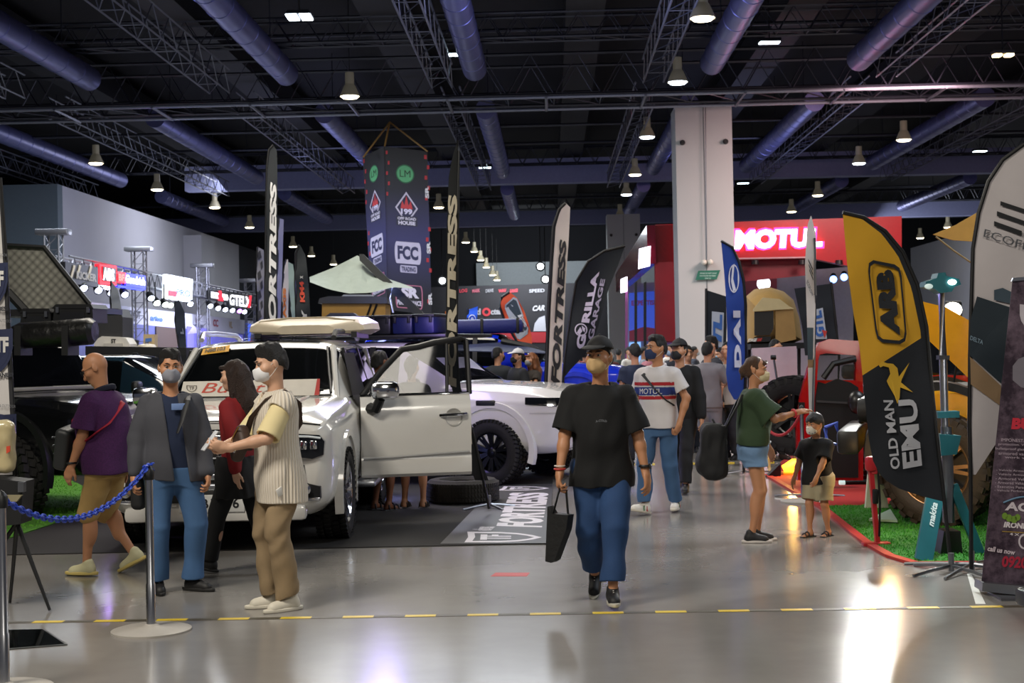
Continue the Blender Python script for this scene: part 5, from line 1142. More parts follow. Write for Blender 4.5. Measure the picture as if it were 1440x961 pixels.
# ---------------------------------------------------------------- man in charcoal jacket
def jk_extra(kind, nm, S, q):
    if nm != 'jacket': return
    A = q['A']; s = q['s']; S.box(q['nb']+A(.045, -.24, -.50), A(.050, .20, .60), np.array(Euler((0, R(-7), 0)).to_matrix()), rnd=.012, k=.012, op='s')
p3 = G(243, 832)
jman, q = person('man in open charcoal jacket and blue jeans with grey mask behind the chrome post', p3, 16, 1.68, 1.04,
    feet=[(.14, -.02, 0, 48), (-.10, -.02, 0, 6)], hands=[(.245, -.10, .81), (-.25, -.08, .80)], elbow=((.5, 1, -.1), (-.5, 1, -.1)), lean=(0, .01), head=(2, 4, 0), skin=SKIN2, hair='quiff', mask='#8b8d97',
    top=many(tee('shirt', '#16233f', sleeve=0, hem=-.08, infl=.010, w=.97, wr=.002, seed=8), tee('jacket', '#42434a', sleeve=1.93, hem=-.09, infl=.030, w=.97, slw=.86, wr=.007, seed=9)), extra=jk_extra,
    bottom=jeans('#3d5f88', waist=-.01, cuff=1.96, infl=.016, wid=1.06, taper=1.25, wr=.009, seed=10), shoes='#131212', sole='#171615', curl=(.8, .8), h=.006, belly=.2)
sp_ = q['sp']; strap(jman, [sp_(.49)+(.12, -.01, .0), sp_(.46)+(.10, -.155, 0), sp_(.32)+(.06, -.185, 0), sp_(.24)+(.03, -.19, 0)], .022, '#15161a')
B().box(sp_(.44)+(.045, -.158, -.02), (.10, .012, .045), bev=.004).ob('chest_print', M('#6c86b8', .7), jman)
# ---------------------------------------------------------------- bald man in purple polo
def plaid(nt, b):
    L = nt.links.new; tc = nt.nodes.new('ShaderNodeTexCoord'); n = nt.nodes.new('ShaderNodeTexNoise'); n.inputs['Scale'].default_value = 90; L(tc.outputs['Object'], n.inputs['Vector'])
    r = nt.nodes.new('ShaderNodeValToRGB'); r.color_ramp.elements[0].color = lin('#31143a'); r.color_ramp.elements[1].color = lin('#552460'); L(n.outputs['Fac'], r.inputs['Fac']); L(r.outputs['Color'], b.inputs['Base Color']); b.inputs['Roughness'].default_value = .9
p4 = G(140, 808)
bman, q = person('bald man in purple polo and tan shorts bending his head with red crossbody strap', p4, -104, 1.68, 1.1,
    feet=[(.08, -.06, 0, 0), (-.08, .24, .07, 0, 26)], hands=[(.24, -.10, .76), (-.22, .10, .76)], elbow=((.3, 1, -.2), (-.3, 1, -.2)), lean=(0, -.08), head=(16, 30, 0), skin=SKIN2, hair='bald', mask=None,
    top=tee('polo_shirt', '', sleeve=.86, hem=-.10, infl=.022, w=1.04, slw=1.35, wr=.006, flare=.02, seed=11, mat=tex_mat('purple_weave', plaid)), bottom=jeans('#b3935a', cuff=1.06, infl=.02, wid=1.08, wr=.009, seed=12), shoes='#c9c49c', sole='#c9b46a', curl=(.6, .5), h=.006, belly=.6)
sp_ = q['sp']; nb_ = q['nb']
strap(bman, [sp_(.50)+(-.10, .02, -.01), sp_(.42)+(.0, .17, 0), sp_(.28)+(.15, .135, 0), sp_(.19)+(.215, .02, 0), sp_(.12)+(.20, -.10, 0)], .02, '#9c1830', 'crossbody_strap')
strap(bman, [sp_(.50)+(-.10, .02, -.01), sp_(.46)+(-.06, -.15, 0), sp_(.30)+(.06, -.21, 0), sp_(.14)+(.16, -.17, 0)], .02, '#9c1830', 'crossbody_strap')
b = B(); b.tube([nb_+np.array((.078*math.cos(a), .015-.075*math.sin(a), -.022+.028*math.sin(a)*-1)) for a in [i*PI/10 for i in range(20)]], .02, 8, closed=True, flat=1.2); b.ob('collar', M('#15182c', .85), bman)
hp_ = q['hp']
for sd in (1, -1):
    g_ = B(); g_.tube([hp_(sd*.032+.024*math.cos(a), -.104, .006+.018*math.sin(a)) for a in [i*PI/8 for i in range(16)]], .0018, 5, closed=True); g_.tube([hp_(sd*.055, -.102, .01), hp_(sd*.076, -.05, .012), hp_(sd*.082, .02, .01)], .002, 5); g_.ob('spectacles', BLK, bman)
    B().sphere(hp_(sd*.030, -.079, .012), .005).ob('pupil', EYED, bman) if False else None
wl_ = q['arms'][0][2]; b = B(); b.tube([Vector(wl_)+Vector((.033*math.cos(a), .033*math.sin(a), .02)) for a in [i*PI/8 for i in range(16)]], .009, 6, closed=True); b.ob('wristband', BLK, bman)
t_ = Matrix.Rotation(bman.rotation_euler.z, 3, 'Z'); hv = Vector(bman.location)+t_ @ Vector(tuple(sp_(.10)+(.13, -.25, 0)))
t = T('sling_bag', 'dark grey sling bag hanging in front of the bald man', 'bag', hv, bman.rotation_euler.z)
S = SDF(.008); S.box((0, 0, 0), (.11, .06, .16), np.array(Euler((R(-12), R(10), 0)).to_matrix()), rnd=.04); bo = S.ob('bag_body', M('#26292a', .5), t)
for z in (-.04, .02, .08): B().box((.02, -.07-z*.1, z), (.12, .01, .012), bev=.003).ob('buckle', STEEL, bo)
# ---------------------------------------------------------------- woman in red sweater
p5 = G(343, 807)
rwom, q = person('woman in red sweater, black skirt and black boots walking left past the bonnet', p5, -112, 1.62, .93,
    feet=[(.05, -.27, 0, 0, -10), (-.05, .24, .02, 0, 14)], hands=[(.20, .08, .73), (-.20, -.20, .78)], elbow=((.4, 1, -.2), (-.5, 1, -.3)), lean=(0, -.03), head=(10, 4, 0), skin=SKIN3, hair='long', hairm=HAIRN, mask=None, female=True,
    top=tee('sweater', '#7e1218', sleeve=1.93, hem=-.02, infl=.018, slw=1.15, wr=.005, seed=13), shoes='#0d0d0e', sole='#0d0d0e', drop=.035, h=.007,
    bottom=many(jeans('#0e0f11', cuff=1.98, infl=.018, wid=.97, taper=1.0, wr=.002), lambda sh, tr, q: (lambda S: (q['torso'](S, .018, q['pel'][2]-.24, q['pel'][2]+.06, 1.0, flare=.05), S.wr(.006, 3, (20, 20, 2)), S.ob('skirt', M('#131315', .8), q['t'])))(SDF(.008))))
# ---------------------------------------------------------------- man in white polo with racing stripes
p6 = G(930, 722)
wman, q = person('man in white polo with red and blue chest bands and blue jeans, navy mask', p6, -36, 1.75, 1.03,
    feet=[(.05, .20, 0, 22), (-.06, -.22, .0, -20, -12)], hands=[(.255, -.05, .90), (-.25, -.05, .85)], elbow=((.9, .9, -.2), (-.7, .9, -.2)), lean=(0, 0), head=(-24, 0, 0), skin=SKIN2, hair='quiff', mask='#27365e',
    top=tee('polo_shirt', '#d3d0d3', sleeve=.72, hem=-.06, infl=.018, slw=1.3, wr=.005, flare=.02, seed=14), bottom=jeans('#3f6088', cuff=1.95, infl=.014, wid=1.0, taper=1.15, wr=.008, seed=15), shoes='#dedad2', sole='#cfc9ba', curl=(1.1, .5), h=.0068, belly=.1)
sp_ = q['sp']; pol = [c for c in kids(wman) if c.name.startswith('polo')][0]
def bandmesh(o, z0, z1, x0, x1, m, name, par, off=.004, front=True):
    """a printed band that follows the cloth"""
    me = o.data; sel = [p for p in me.polygons if z0 < p.center.z < z1 and x0 < p.center.x < x1 and (p.normal.y < .1)]
    idx = {}; vs = []; fs = []
    for p in sel:
        f = []
        for v in p.vertices:
            if v not in idx: idx[v] = len(vs); vs.append(me.vertices[v].co+me.vertices[v].normal*off)
            f.append(idx[v])
        fs.append(f)
    n = bpy.data.meshes.new(name); n.from_pydata([tuple(v) for v in vs], [], fs); n.update(); n.shade_smooth(); return link(name, n, par, [m])
zc = sp_(.30)[2]
bandmesh(pol, zc+.055, zc+.085, -.22, .22, M('#a8202a', .8), 'chest_band', wman); bandmesh(pol, zc-.035, zc+.04, -.22, .22, M('#27397c', .8), 'chest_band', wman); bandmesh(pol, zc-.075, zc-.05, -.22, .22, M('#a8202a', .8), 'chest_band', wman)
def fronty(o, x, z):
    hit, loc_, n_, i_ = o.ray_cast(Vector((x, -1, z)), Vector((0, 1, 0))); return loc_.y if hit else -.15
b = B(); lettering(b, 'MOTUL', lambda u, v: (lambda x, z: Vector((x, fronty(pol, x, z)-.010, z)))(-.13+.25*u, zc-.024+.052*v), .0); b.ob('chest_lettering', M('#e6e3e4', .8), wman, smooth=0)
strap(wman, [sp_(.49)+(-.10, -.03, .0), sp_(.46)+(-.08, -.145, 0), sp_(.34)+(.05, -.165, 0), sp_(.22)+(.155, -.12, 0), sp_(.16)+(.19, -.02, 0)], .020, '#141518', 'crossbody_strap')
b = B(); nb_ = q['nb']; b.tube([nb_+np.array((.072*math.cos(a), .01-.07*math.sin(a), -.026-.026*math.sin(a))) for a in [i*PI/10 for i in range(20)]], .017, 8, closed=True, flat=1.2); b.ob('collar', M('#dad7da', .85), wman)
for i, (fx, c1, c2) in enumerate(((0, '#1f6b3c', '#b0252c'), (1, '#1f6b3c', '#b0252c'))):
    lg = q['legs'][fx]; an = lg[2]; fr = np.array(lg[3] @ Matrix.Rotation(lg[4], 3, 'X')); sd = 1 if fx == 0 else -1
    for y, c in ((-.03, c1), (.01, c2)): B().box(an+fr@np.array((.040*1, y, -.04)), (.006, .022, .05), rot=(0, 0, R(10))).ob('shoe_stripe', M(c, .6), wman)
# ---------------------------------------------------------------- woman in green shirt with backpack
p7 = G(1062, 762)
gwom, q = person('woman in dark green shirt and denim shorts with tied back hair, reaching out', p7, 84, 1.54, 1.06,
    feet=[(.06, -.02, 0, 0), (-.07, .03, 0, -2)], hands=[(.22, -.16, .70), (-.05, -.36, 1.07)], elbow=((.6, .9, -.2), (-.6, .6, -.9)), lean=(0, -.03), head=(-8, 6, 0), skin=SKIN2, hair='bun', hairm=M('#4a3220', .5, bump=.8, bscale=130, var=.4, vscale=50), mask='#cfc39e', female=True,
    top=tee('shirt', '#2c4027', sleeve=.86, hem=.02, infl=.034, w=1.0, slw=1.5, wr=.010, seed=16), bottom=jeans('#6e8fb4', cuff=.42, infl=.022, wid=1.1, wr=.006, seed=17), shoes='#1b1a1c', sole='#cfc8c2', curl=(.5, .3), palm=((-1, .3, 0), (.3, 0, -1)), h=.0065)
for i, c in ((1, '#c8333a'), (0, '#d4d4d6')):
    e_, w_2 = q['arms'][i][1], q['arms'][i][2]; d_ = Vector(tuple(nrm(w_2-e_))); mm = d_.to_track_quat('Z', 'Y').to_matrix()
    b = B(); b.tube([Vector(w_2)-d_*.03+mm @ Vector((.031*math.cos(a), .031*math.sin(a), 0)) for a in [k*PI/8 for k in range(16)]], .009, 6, closed=True); b.ob('wristband', M(c, .5), gwom)
sp_ = q['sp']; t_ = Matrix.Rotation(gwom.rotation_euler.z, 3, 'Z')
bp_ = T('backpack', 'black backpack slung low at the back of the woman in the green shirt', 'backpack', G(1006, 640, 0)*0+Vector(gwom.location)+t_ @ Vector((-.06, .33, .76)), gwom.rotation_euler.z)
S = SDF(.009); S.box((0, 0, 0), (.17, .11, .23), rnd=.08, k=.03); S.ell((0, .07, -.09), (.14, .08, .12), k=.04); S.wr(.006, 3, (20, 20, 14)); bo = S.ob('bag_body', M('#121316', .8), bp_)
B().tube([(-.10, -.09, .18), (-.11, -.20, .38), (-.06, -.24, .46), (.02, -.20, .40), (.04, -.10, .2)], .018, 8, flat=.5).ob('shoulder_strap', BLK, bo)
B().tube([(-.03, -.02, .22), (0, .0, .26), (.03, -.02, .22)], .009, 6).ob('handle', BLK, bo)
# ---------------------------------------------------------------- small boy
def floral(nt, b):
    L = nt.links.new; tc = nt.nodes.new('ShaderNodeTexCoord'); v = nt.nodes.new('ShaderNodeTexVoronoi'); v.inputs['Scale'].default_value = 46; L(tc.outputs['Object'], v.inputs['Vector'])
    r = nt.nodes.new('ShaderNodeValToRGB'); r.color_ramp.elements[0].color = lin('#3d63a8'); r.color_ramp.elements[1].color = lin('#e2dfd2'); r.color_ramp.elements[0].position = .22; r.color_ramp.elements[1].position = .34
    L(v.outputs['Distance'], r.inputs['Fac']); L(r.outputs['Color'], b.inputs['Base Color']); b.inputs['Roughness'].default_value = .8
p8 = G(1152, 755)
boy, q = person('small boy in black tee, beige shorts and sandals with patterned mask', p8, -46, 1.02, 1.12,
    feet=[(.05, .06, 0, 4), (-.05, -.06, 0, -10)], hands=[(.10, -.19, .48), (-.20, -.10, .43)], elbow=((.9, .8, -.2), (-.8, .8, -.2)), head=(-10, 8, 0), skin=SKIN2, hair='bowl', mask=tex_mat('patterned_mask', floral), child=True,
    top=tee('shirt', '#0e0f11', sleeve=.85, hem=-.14, infl=.016, w=1.1, slw=1.5, wr=.005, seed=18), bottom=jeans('#a39b7e', cuff=.86, infl=.016, wid=1.3, wr=.006, seed=19), shoes='#121214', shoe_kind='sandal', curl=(.6, .4), h=.0075)
# ---------------------------------------------------------------- people behind
def bystander(label, px, py, face, Hh, topc, botc, hairk='short', mask=None, cap=None, skin=SKIN, sleeve=.7, shorts=False, hands=None, head=(0, 0, 0), h=.011, feet=None, shoes='#1a1a1c', female=False, g=1.0, hairm=HAIRB, eyes=False, elbow=(None, None), curl=(.5, .5), Y=None, kind='sneaker', lean=(0, 0), palm=(None, None)):
    loc = G(px, py) if Y is None else Vector((D(px, 500, Y).x, Y, 0))
    return person(label, loc, face, Hh, g, hands=hands, head=head, skin=skin, hair=hairk, mask=mask, cap=cap, hairm=hairm, female=female, h=h, eyes=eyes, feet=feet, shoes=shoes, elbow=elbow, curl=curl, shoe_kind=kind, lean=lean, palm=palm,
        top=tee('shirt', topc, sleeve=sleeve, hem=-.08, infl=.016, slw=1.2, wr=.006, seed=px % 17), bottom=jeans(botc, cuff=.95 if shorts else 1.96, infl=.014, wid=1.05, taper=1.2, wr=.006, seed=px % 13))
bystander('man in black jacket and cap walking behind the white polo man', 958, 693, -20, 1.72, '#15161a', '#15161a', 'short', '#23242a', '#17181c', sleeve=1.93, feet=[(.08, -.15, 0, 10), (-.08, .25, .03, 0)], head=(-20, 0, 0), h=.009)
gm_, q = bystander('man in grey tee and grey shorts seen from behind by the blue flag', 998, 655, 152, 1.70, '#77757b', '#7c7d88', 'short', '#20212a', sleeve=.78, shorts=True, hands=[(.15, -.28, 1.10), (-.15, -.30, 1.12)], elbow=((.9, .6, -.6), (-.9, .6, -.6)), shoes='#2b3a5e', h=.009)
bystander('smiling man in glasses with pale shirt and navy vest, mask under his chin', 967, 632, 8, 1.66, '#b9b6bb', '#22262f', 'short', None, sleeve=1.9, h=.009, eyes=True, Y=22)
bystander('man in light blue mask and pale shirt looking at his phone by the blue flag', 1014, 640, -64, 1.62, '#c9c3c0', '#23252e', 'short', '#7fb1cf', sleeve=1.9, hands=[(.10, -.33, 1.15), (-.10, -.33, 1.15)], elbow=((.9, .7, -.5), (-.9, .7, -.5)), Y=20.9, h=.009)
bystander('tall man with dark mask standing behind the grey tee man', 1001, 640, -70, 1.78, '#2b2d36', '#22232a', 'quiff', '#1b1d22', Y=20.4)
bystander('man in white shirt half hidden behind the blue feather flag', 1023, 640, -30, 1.70, '#cbc8c4', '#2c2e36', 'short', None, Y=20.5)
bystander('man in black trousers standing behind the white display board', 1090, 646, 30, 1.72, '#24262c', '#101114', 'short', None, Y=20.2, shoes='#3a2a20')
bystander('man in dark tee seen from behind before the blue car', 700, 600, 158, 1.70, '#1b2129', '#22252c', 'short', '#2b2b30', Y=22.4, head=(-30, 0, 0), g=1.1)
bystander('man in white cap and dark shirt before the blue car', 729, 600, -60, 1.66, '#1a1d24', '#22252c', 'short', '#22242c', cap='#cfd0d6', Y=22.0, sleeve=1.9, g=1.05)
bystander('woman with brown hair and grey mask holding her hands up beside the white cap man', 748, 600, -52, 1.60, '#2a2420', '#22252c', 'long', '#8d9096', Y=22.6, female=True, hairm=M('#7a4a2a', .5), hands=[(.08, -.25, 1.2), (-.08, -.25, 1.2)], elbow=((.9, .7, -.5), (-.9, .7, -.5)))
bystander('man with black hair leaning in beside the open driver door', 533, 733, 140, 1.66, '#1c1d22', '#1b1c20', 'short', '#2b2d33', skin=SKIN4, shorts=True, kind='sandal', Y=14.75, hands=[(.2, -.3, 1.0), (-.2, -.3, 1.0)], h=.009)
bystander('person in black skirt and flip flops standing behind the open driver door', 578, 720, 170, 1.60, '#1b1c20', '#141416', 'pony', None, skin=SKIN2, shorts=True, kind='sandal', Y=14.9, female=True, h=.009)
bystander('man in navy shirt behind the shoulder of the black tee man', 893, 600, 200, 1.70, '#1c2740', '#20242e', 'short', '#d8d8d8', Y=19.5, g=1.1)
crowd = [(801, 27.5, '#4a2f2a', 'short', 'in a brown top'), (812, 29, '#a83a34', 'short', 'in a red top'), (822, 30.5, '#c9c6c2', 'bun', 'in a pale top'), (833, 28, '#23262c', 'short', 'in a black top nearest the black feather flag'), (842, 31, '#3a5e80', 'short', 'in a blue top'), (905, 33, '#8a8d94', 'short', 'in a grey top beside the booth'), (914, 31.5, '#c77f86', 'long', 'in a pink top beside the booth'), (946, 26, '#2a2d36', 'short', 'in dark clothes before the column'), (884, 35, '#d7d2c6', 'short', 'in a cream top'), (870, 36, '#2f3a33', 'short', 'in a dark green top'), (858, 33, '#5a2a2a', 'short', 'in a maroon top'), (938, 37, '#e0dcd4', 'short', 'in a white top by the booth corner'), (976, 34, '#3b3f49', 'short', 'in a slate top before the column')]
for i, (px, Y, c, hk, nm) in enumerate(crowd):
    bystander('far visitor %s in the crowd' % nm, px, 600, (-60, 40, 170, 20, -120, 90, -30)[i % 7], 1.62+.1*((i*37) % 10)/10, c, ('#20222a', '#3a4a66', '#5a544a')[i % 3], hk, ('#d8dde2', '#9fb8d0', None)[i % 3], Y=Y, h=.02, female=hk != 'short')

b = B(); pb_ = T('pouch', 'black hip pouch hanging behind the chrome post beside the man in the charcoal jacket', 'bag', Vector(jman.location)+Vector((-.23, .02, .72)))
S = SDF(.008); S.box((0, 0, 0), (.05, .06, .15), rnd=.04); S.ob('bag_body', M('#131416', .7), pb_); B().tube([(0, 0, .14), (.03, -.02, .22), (.06, -.02, .24)], .012, 6).ob('strap', BLK, pb_)
# ================================================================ FLAGS, BANNERS, STANDS
def resample(pts, n):
    L = [0]
    for a, b in zip(pts, pts[1:]): L.append(L[-1]+math.dist(a, b))
    out = []
    for i in range(n):
        d = L[-1]*i/(n-1); k = max(j for j in range(len(L)) if L[j] <= d+1e-9); k = min(k, len(pts)-2); t = (d-L[k])/max(L[k+1]-L[k], 1e-9)
        out.append((pts[k][0]*(1-t)+pts[k+1][0]*t, pts[k][1]*(1-t)+pts[k+1][1]*t))
    return out
class Flag:
    def __init__(s, name, label, cat, left, right, Y, yaw=0, base=None, cols=('#222',), band=None, amp=.02, n=30, m=10, group=None, rough=.8, folds=2.2):
        cx = sum(p[0] for p in left+right)/len(left+right); s.pl = Pl(D(cx, 480, Y), yaw); s.amp = amp; s.ph = random.random()*6
        s.folds = folds; s.z0 = min(p[1] for p in left+right); s.z1 = max(p[1] for p in left+right)
        g = base or (cx, None); s.t = T(name, label, cat, s.pl.at(*base) if base else s.pl.at(cx, s.z1), 0, group)
        Lp, Rp = resample(left, n), resample(right, n); P = []; b = B()
        for a, c in zip(Lp, Rp): P.append([s.at(a[0]+(c[0]-a[0])*j/(m-1), a[1]+(c[1]-a[1])*j/(m-1)) for j in range(m)])
        b.grid(P)
        if band:
            b.m = [band((i+.5)/(n-1), (j+.5)/(m-1), (Lp[i][1]+Rp[i][1])/2) for i in range(n-1) for j in range(m-1)]
        s.cloth = b.ob('cloth', [M(c, rough, bump=.12, bscale=6, var=.06) if isinstance(c, str) else c for c in cols], s.t, rel=True, smooth=60)
    def at(s, px, py, off=0):
        k = (py-s.z0)/max(s.z1-s.z0, 1); w = s.amp*math.sin(s.ph+k*s.folds*6.28+px*.06)*min(1, k*3+.2); return s.pl.at(px, py, off+w)
    def text(s, st, a, b_, c, d, col, bold=.04, shear=0, name='lettering', off=.02, flip=False, space=1):
        bb = B(); f = quadmap(lambda x, y: s.at(x, y, off), a, b_, c, d)
        lettering(bb, st, (lambda x, y: f(1-x, y)) if flip else f, bold, shear, space); return bb.ob(name, col if not isinstance(col, str) else M(col, .7), s.t, smooth=0, rel=True)
    def poly(s, pts, col, name='print', off=.014):
        bb = B(); bb.add([s.at(*p, off) for p in pts], [tuple(range(len(pts)))]); return bb.ob(name, M(col, .7) if isinstance(col, str) else col, s.t, smooth=0, rel=True)
    def ring(s, pts, th, col, name='ring', off=.017):
        cx = sum(p[0] for p in pts)/len(pts); cy = sum(p[1] for p in pts)/len(pts); inner = []
        for x, y in pts:
            d = math.hypot(x-cx, y-cy); inner.append((x-(x-cx)/d*th, y-(y-cy)/d*th))
        bb = B(); ringpoly(bb, pts, inner, lambda x, y: s.at(x, y, off)); return bb.ob(name, M(col, .7), s.t, smooth=0, rel=True)
    def pole(s, pts, r=.012, col=BLK, name='pole', off=0):
        return B().tube([s.at(*p, off) if len(p) == 2 else s.pl.at(*p[:2]) for p in pts], r, 8).ob(name, col, s.t, rel=True)
    def feet(s, px, py, L=.45, col=STEEL, n=4, a0=.5):
        c = G(px, py); b = B()
        for i in range(n):
            a = a0+2*PI*i/n; b.tube([c+Vector((0, 0, .05)), c+Vector((L*.5*math.cos(a), L*.5*math.sin(a), .035)), c+Vector((L*math.cos(a), L*math.sin(a), .012))], .012, 6)
        b.cyl(c+Vector((0, 0, .012)), c+Vector((0, 0, .14)), .02); return b.ob('cross_base', col, s.t, rel=True)
def rrect(x0, y0, x1, y1, r, n=5):
    o = []
    for cx, cy, a0 in ((x1-r, y0+r, -90), (x1-r, y1-r, 0), (x0+r, y1-r, 90), (x0+r, y0+r, 180)):
        for i in range(n+1): a = R(a0+90*i/n); o.append((cx+r*math.cos(a), cy+r*math.sin(a)))
    return o
def circ(cx, cy, rx, ry=None, n=24): return [(cx+rx*math.cos(2*PI*i/n), cy+(ry or rx)*math.sin(2*PI*i/n)) for i in range(n)]
YEL = '#c7961f'; NVY = '#12171f'
# yellow and black feather flag
f = Flag('feather_flag', 'big feather flag, yellow above and black below, standing right of the small boy', 'flag',
    [(1185, 299), (1192, 380), (1200, 440), (1209, 490), (1215, 550), (1222, 620), (1228, 650), (1240, 672), (1265, 688), (1296, 698), (1327, 706)],
    [(1185, 299), (1215, 306), (1245, 325), (1270, 355), (1290, 400), (1303, 460), (1308, 520), (1316, 600), (1322, 650), (1326, 685), (1328, 706)], 10.06, 6, (1338, 806), (YEL, NVY), None, .009, 44, 22)
me_ = f.cloth.data
for p_ in me_.polygons:
    i_, j_ = divmod(p_.index, 21); cpx = None
    yv = 299+(i_+.5)/43*407; p_.material_index = 1 if (i_ > 20.5 or j_ >= 19 and i_ > 1) else 0
f.pole([(1185, 299), (1215, 306), (1245, 325), (1270, 355), (1290, 400), (1303, 460), (1308, 520), (1316, 600), (1328, 706), (1338, 803)], .014)
f.feet(1338, 806, .36)
RB_ = [(1228, 366), (1258, 372), (1265, 377), (1268, 388), (1275, 470), (1273, 480), (1266, 484), (1241, 482), (1234, 477), (1231, 466), (1221, 382), (1222, 370)]
f.ring(RB_, 5, NVY, 'badge_border'); f.text('ARB', (1266, 472), (1256, 378), (1231, 382), (1240, 467), NVY, .07)
f.poly([(1236, 514), (1240, 508), (1247, 511), (1256, 512), (1262, 518), (1264, 530), (1279, 510), (1268, 534), (1267, 538), (1284, 552), (1266, 545), (1265, 560), (1262, 568), (1258, 557), (1249, 541), (1247, 536), (1252, 526), (1250, 517), (1242, 515), (1238, 517)], '#c9a02a', 'bird_emblem')
f.text('OLD MAN', (1266, 659), (1256, 563), (1242, 563), (1253, 661), '#a9abb2', .025); f.text('EMU', (1297, 655), (1289, 561), (1263, 563), (1270, 660), '#a9abb2', .035)
# big white flag at the right
f = Flag('feather_flag', 'big white feather flag with three slanted bars at the right edge', 'flag',
    [(1440, 203), (1410, 225), (1390, 255), (1376, 300), (1368, 350), (1366, 420), (1364, 500), (1363, 600), (1364, 640), (1365, 668)],
    [(1470, 196), (1492, 220), (1498, 260), (1498, 320), (1495, 380), (1490, 440), (1475, 520), (1440, 570), (1400, 625), (1372, 668)], 9.9, -4, (1366, 802), ('#bdb7b8',), None, .005, 36, 12)
f.pole([(1440, 203), (1410, 225), (1390, 255), (1376, 300), (1368, 350), (1366, 420), (1364, 500), (1363, 600), (1365, 668), (1366, 802)], .014); f.feet(1367, 803, .5, a0=.9)
for a in (((1407, 283), (1452, 298), (1452, 304), (1407, 289)), ((1402, 297), (1452, 315), (1452, 321), (1402, 304)), ((1398, 311), (1437, 325), (1437, 332), (1398, 318))): f.poly(a, '#17191c', 'bar')
f.text('ECOFLOW', (1383, 333), (1488, 367), (1490, 355), (1385, 322), '#4a4c52', .0)
f.poly([(1374, 417), (1424, 434), (1408, 540), (1364, 500), (1365, 449)], '#1d2a33', 'device_print'); f.poly([(1374, 417), (1420, 432), (1417, 455), (1370, 440)], '#59646b', 'device_top', .012)
f.poly([(1364, 502), (1407, 542), (1412, 575), (1400, 566), (1364, 540)], '#8c7355', 'ground_print'); f.poly([(1398, 408), (1410, 405), (1425, 412), (1424, 428), (1398, 422)], '#3a4a56', 'device_print', .012)
f.text('DELTA', (1364, 478), (1382, 485), (1383, 479), (1365, 472), '#7d93a3', .02)
# purple roll-up stand
sp = Pl(G(1408, 836), -3); PUR = tex_mat('purple_print', lambda nt, b: None)
def purp(nt, b):
    L = nt.links.new; tc = nt.nodes.new('ShaderNodeTexCoord'); n = nt.nodes.new('ShaderNodeTexNoise'); n.inputs['Scale'].default_value = 5; n.inputs['Detail'].default_value = 8; n.inputs['Roughness'].default_value = .75
    L(tc.outputs['Object'], n.inputs['Vector']); r = nt.nodes.new('ShaderNodeValToRGB'); r.color_ramp.elements[0].position = .42; r.color_ramp.elements[1].position = .75
    r.color_ramp.elements[0].color = lin('#281a28'); r.color_ramp.elements[1].color = lin('#7d6a7a'); L(n.outputs['Fac'], r.inputs['Fac']); L(r.outputs['Color'], b.inputs['Base Color']); b.inputs['Roughness'].default_value = .45
purp(PUR.node_tree, PUR.node_tree.nodes['Principled BSDF'])
t = T('rollup_banner', 'dark purple roll-up banner on a silver cassette at the lower right corner', 'banner', G(1408, 836))
on(sp, 'print_sheet', [(1424, 394), (1590, 378), (1560, 838), (1380, 822)], PUR, t, .006)
b = B(); b.prism([sp.at(*p) for p in ((1376, 829), (1560, 848), (1560, 833), (1377, 817))], sp.n*.08, sp.n*-.10); b.ob('cassette', ALU, t, rel=True, smooth=0)
on(sp, 'foot', [(1392, 836), (1425, 838), (1425, 835), (1392, 833)], STEEL, t, .3, off=.25)
on(sp, 'top_bar', [(1422, 396), (1592, 380), (1592, 376), (1424, 391)], ALU, t, .02, off=.01)
def sptx(s, a, b_, c, d, col, bold=.03, nm='lettering'):
    b = B(); lettering(b, s, quadmap(lambda x, y: sp.at(x, y, .004), a, b_, c, d), bold); b.ob(nm, M(col, .6), t, rel=True, smooth=0)
sptx('BULLET', (1422, 604), (1500, 606), (1502, 589), (1424, 588), '#c0263a', .06)
for i, s in enumerate(('IMPONESTA ARMOR PRO', 'protection. We offer bullet', 'bulletproof glazing, complete', 'armored vans and mode', 'work with our pro')):
    y = 616+i*6.2; x = (1408, 1404, 1400, 1404, 1413)[i]; sptx(s, (x, y+5), (x+75, y+8), (x+75, y+4), (x, y+.5), '#b9a9b5', .0, 'small_lettering')
for i, s in enumerate(('- Vehicle Armoring - Multi', '- Vehicle Armoring - Light', '- Armored Vehicle Sales', '- Armored Vehicle Mainten', '- Executive Personal Prote', '- Vehicle Performance Upg')):
    y = 659+i*5.7; x = 1401-i*.5; sptx(s, (x, y+4.5), (x+66, y+7), (x+66, y+3.5), (x, y+.5), '#b9a9b5', .0, 'small_lettering')
b = B(); b.tube([sp.at(1411+i*5, 708-9*math.sin(PI*(i+.3)/13), .006) for i in range(13)], .006, 6); b.ob('arc_emblem', M('#5b7f9e', .5), t, rel=True)
sptx('AGM', (1413, 718), (1466, 722), (1467, 709), (1415, 706), '#cfc6cd', .04)
b = B()
for x, y, r in ((1413, 726, 4), (1419, 729, 4.5), (1426, 731, 4.5), (1431, 728, 4)): b.add([sp.at(*p, .005) for p in circ(x, y, r, r*1.2, 12)], [tuple(range(12))])
b.ob('green_emblem', M('#6c8f2e', .6), t, rel=True, smooth=0)
sptx('IRONMAN', (1411, 742), (1462, 746), (1463, 738), (1413, 734), '#d8cfd4', .05); on(sp, 'gold_rule', [(1409, 748), (1470, 752), (1470, 751), (1409, 747)], M('#a8893a', .5), t, .002, off=.004); sptx('4 X 4', (1420, 753), (1440, 755), (1440, 751), (1420, 749.5), '#d8cfd4', .02)
b = B(); ringpoly(b, circ(1441, 762, 9, 11), circ(1441, 762, 6.5, 8.5), lambda x, y: sp.at(x, y, .005)); b.ob('round_emblem', M('#c9c0c8', .6), t, rel=True, smooth=0)
